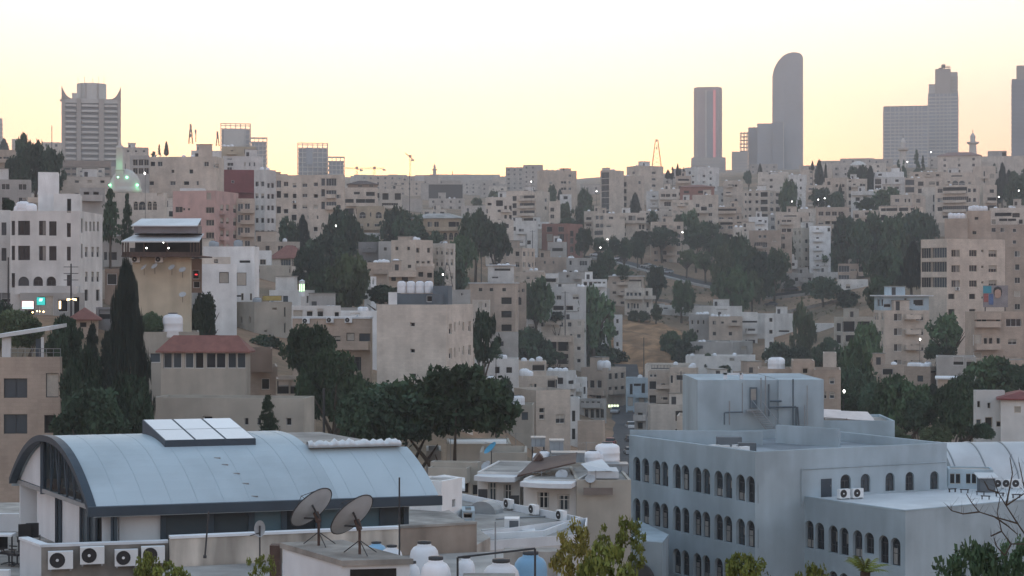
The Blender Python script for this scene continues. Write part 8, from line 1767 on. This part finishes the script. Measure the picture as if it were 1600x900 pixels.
def palm():
    D = 40; t = thing('palm_tree', at(1352, D, -21.5), 'small palm with upright fronds before the office wing', 'palm'); top = zat(893, D) + 21.5
    mb = MB(); mb.bar((0, 0, 0), (0, 0, top), .16, 8, r2=.11); mb.build('trunk', 'bark', t)
    for k in range(17):
        a = k * 2.4; el = .35 + .9 * ((k * 7) % 17) / 17; L_ = .62; mb = MB(); prev = None
        for i in range(9):
            q = i / 8; c = Vector((math.cos(a) * L_ * q * math.cos(el), math.sin(a) * L_ * q * math.cos(el), top + L_ * q * math.sin(el) - .22 * q * q)); side = Vector((-math.sin(a), math.cos(a), 0)); wd = .13 * (1 - q) ** .6 * (.4 + q) + .005
            if i: 
                for sgn in (-1, 1):
                    mb.add([prev, c, c + side * sgn * wd + Vector((math.cos(a), math.sin(a), 0)) * .1 - Vector((0, 0, .03))], [(0, 1, 2)])
            prev = c
        mb.build('frond', 'leaf_fresh', t)
palm()
def bare_tree():
    D = 38; b = Vector(at(1625, D, -21.5)); t = thing('bare_tree', b, 'leafless twiggy branches reaching in from the right edge', 'tree'); s_ = D / F
    L_ = lambda px, py: at(px, D, zat(py, D)) - b
    mb = MB(); mb.bar((0, 0, 0), L_(1612, 850), .045, 6, r2=.03); mb.build('trunk', 'bark', t)
    for pts in (((1612, 850), (1590, 818), (1572, 790), (1560, 770), (1552, 748)), ((1590, 818), (1555, 808), (1530, 800), (1518, 785), (1510, 772)), ((1530, 800), (1505, 803), (1487, 798), (1480, 790)), ((1572, 790), (1577, 765), (1582, 740), (1578, 715)), ((1612, 850), (1612, 800), (1600, 760), (1592, 722)), ((1612, 850), (1580, 850), (1565, 830), (1558, 800), (1563, 775)), ((1580, 850), (1570, 868), (1556, 852), (1553, 840)), ((1600, 760), (1607, 740), (1604, 712)), ((1560, 770), (1545, 765), (1538, 752)), ((1555, 808), (1575, 822), (1590, 835)), ((1565, 830), (1548, 838)), ((1572, 790), (1590, 778), (1602, 770))):
        mb = MB(); n = len(pts)
        for i, (a, c) in enumerate(zip(pts, pts[1:])):
            r0 = .016 * (1 - i / n) + .004; mb.bar(L_(*a), L_(*c), r0, 5, r2=r0 * .75)
            d = L_(*c) + Vector((random.uniform(-.09, .09), random.uniform(-.1, .1), random.uniform(.04, .16))); mb.bar(L_(*c), d, .005, 4, r2=.002)
            for _ in range(2): e = L_(*a).lerp(L_(*c), random.random()); mb.bar(e, e + Vector((random.uniform(-.2, .2), random.uniform(-.1, .1), random.uniform(.0, .28))), .004, 3, r2=.0015)
        mb.build('branch', 'bark', t)
bare_tree()

# dry scrub and stones on the open slope
rs = random.Random(3); mb = MB()
for i in range(620):
    px, D = rs.uniform(985, 1345), rs.uniform(545, 660); x = (px - CX) / F * D; z = gz(x, D); r = rs.uniform(.25, .9)
    for k in range(9):
        a = rs.uniform(0, 6.28); e = Vector((x + math.cos(a) * r, D + math.sin(a) * r, z + r * rs.uniform(.5, 1.3))); b = Vector((x + math.cos(a) * r * .3, D + math.sin(a) * r * .3, z - .2)); s_ = Vector((-math.sin(a), math.cos(a), 0)) * r * .3
        mb.add([b - s_, b + s_, e], [(0, 1, 2)])
tag(mb.build('scrub', mat('dry_scrub', (.15, .14, .08), .9, .4, .2)), 'dry scrub scattered over the open brown slope', 'scrub', kind='stuff')
for i, (px, D, r_) in enumerate(((1180, 631, 75), (1238, 623, 78), (1262, 620, 78))): car(px, D, ['white', 'dark', 'silver'][i], r_, ['white car alone on the right stretch of the hillside road', 'dark car before the round trees on the right hill road', 'silver car under the parasol tree on the hill road'][i], gcar, .75)
for i, (p0, p1) in enumerate((((1010, 602), (1120, 590)), ((1130, 585), (1330, 572)))):
    a, b = at(*p0, 0).xy, at(*p1, 0).xy; n = 14; o = None
    mb = MB()
    for k in range(n):
        q, q2 = a.lerp(b, k / n), a.lerp(b, (k + 1) / n); z0, z1 = gz(q.x, q.y), gz(q2.x, q2.y)
        mb.add([(q.x, q.y, z0 - 1), (q2.x, q2.y, z1 - 1), (q2.x, q2.y + .5, z1 - 1), (q.x, q.y + .5, z0 - 1), (q.x, q.y, z0 + 1.), (q2.x, q2.y, z1 + 1.), (q2.x, q2.y + .5, z1 + 1.), (q.x, q.y + .5, z0 + 1.)], [(0, 1, 5, 4), (4, 5, 6, 7), (2, 3, 7, 6)])
    tag(mb.build('terrace_wall', 'concrete'), ['rough low terrace wall crossing the dirt slope under the road cars', 'long low terrace wall across the dry slope above the long white building'][i], 'wall')
# ------------------------------------------------------------------ small houses that fill the gaps of the slopes

NAMED = [(o['label'], CX + o.location.x / o.location.y * F, o) for o in list(bpy.data.objects) if o.parent is None and 'label' in o and o['label'] and o['category'] in ('house', 'villa', 'apartment block', 'building') and 'group' not in o]
def named_at(o):
    k = [h_ for h_ in HOUSES if False]
    return o
NPOS = []
for lb, px, o in NAMED:
    D = o.location.y
    best = min(HOUSES, key=lambda h_: abs(h_[3] - D) * 3 + min(abs(h_[0] - px), abs(h_[1] - px)) )
    NPOS.append((lb, (best[0] + best[1]) / 2, best[2] + 6, D))
NOGO = [(985, 1125, 385, 500), (1120, 1335, 448, 505), (955, 1080, 478, 575), (925, 1010, 600, 740), (0, 660, 600, 900), (1340, 1520, 640, 900), (715, 765, 385, 440), (240, 480, 560, 700), (530, 800, 570, 700), (1250, 1380, 520, 620), (965, 1300, 735, 900), (0, 240, 480, 700)]
LBL = [(h_[0] - 1, h_[1] + 1, h_[2] - 1, h_[4], h_[3]) for h_ in HOUSES]
TR2 = [(x0 + (x1 - x0) * .1, x1 - (x1 - x0) * .1, yt, yb, D) for x0, x1, yt, yb, D in TREES]
def busy(px, py, D):
    for x0, x1, yt, yb, d in LBL:
        if x0 <= px <= x1 and yt <= py <= yb and d > D - 4: return True
    for x0, x1, yt, yb, d in TR2:
        if x0 <= px <= x1 and yt <= py <= yb: return True
    return any(a <= px <= b and c <= py <= d for a, b, c, d in NOGO)
def first_D(px, py):
    """distance of whatever shows at this point: a wall in front of the ground, else the ground"""
    best = None; D = 260.
    while D < 1150:
        if HY - gpx(px, D) / D * F <= py: best = D; break
        D *= 1.01
    for h_ in HOUSES:
        if h_[0] <= px <= h_[1] and h_[2] <= py and h_[3] > 265 and (best is None or h_[3] < best) and py <= HY - gpx(px, h_[3]) / h_[3] * F: best = h_[3]
    return best
USED = set(); NF = 0
tile(0, 0, 1)
rf = random.Random(5)
for py in range(690, 286, -3):
    for _ in range(60):
        px = rf.uniform(5, 1595)
        if NF >= 125: continue
        D = first_D(px, py)
        if not D or D > 1050 or D < 300: continue
        D -= rf.uniform(9, 14)
        w = rf.uniform(8, 14) / D * F; hh = rf.choice([3.4, 3.8, 6.4, 6.8]) / D * F; sx = w * .5
        if any(busy(px + u * sx, py - v_ * hh, D) for u in (-.8, 0, .8) for v_ in (.25, .95)): continue
        nx, ny, nl = px, py - hh, None
        col = rf.choices(['cream', 'beige', 'pale', 'white', 'tan', 'grey', 'dirty'], [5, 4, 5, 4, 3, 2, 2])[0]
        cand = sorted(NPOS, key=lambda q: abs(q[1] - nx) + abs(q[2] - ny) * 1.4)[:9]
        for lb, qx, qy, qd in cand:
            dx, dy = nx - qx, ny - qy
            rel = ('right of' if dx > 0 else 'left of') if abs(dx) > abs(dy) * 1.3 else ('below' if dy > 0 else 'above')
            l2 = 'small %s house just %s %s' % ({'dirty': 'weathered'}.get(col, col), rel, 'the ' + lb)
            if len(l2.split()) <= 16 and (rel, lb) not in USED: nl = l2; USED.add((rel, lb)); break
        if nl is None: continue
        c = px - sx + w * rf.choice([.3, .7]) if rf.random() < .6 else None
        o = house(px - sx, px + sx, py - hh, D, nl, col, c=c, d=None if c else 9, fill=(3.1, rf.uniform(2.4, 3.6), 1.7), par=rf.choice([.3, .6, .9]), name='small_house',
                  tanks=[px + rf.uniform(-.3, .3) * w for _ in range(rf.choice([0, 1, 1, 2]))] if NT[0] < 290 and len(nl.split()) <= 13 else (), sh=[(px - sx * .7, px + sx * .1, py - hh - 2.4 / D * F)] if rf.random() < .4 else (),
                  bal=[(px - sx * .6, px + sx * .4, py - hh + 2.9 / D * F)] if (c is None and rf.random() < .5 and hh > 6 / D * F) else ())
        LBL.append((px - sx, px + sx, py - hh - 4, py + 2, D)); NF += 1
print('fillers', NF, 'tanks', NT[0], 'objects', len(bpy.data.objects))
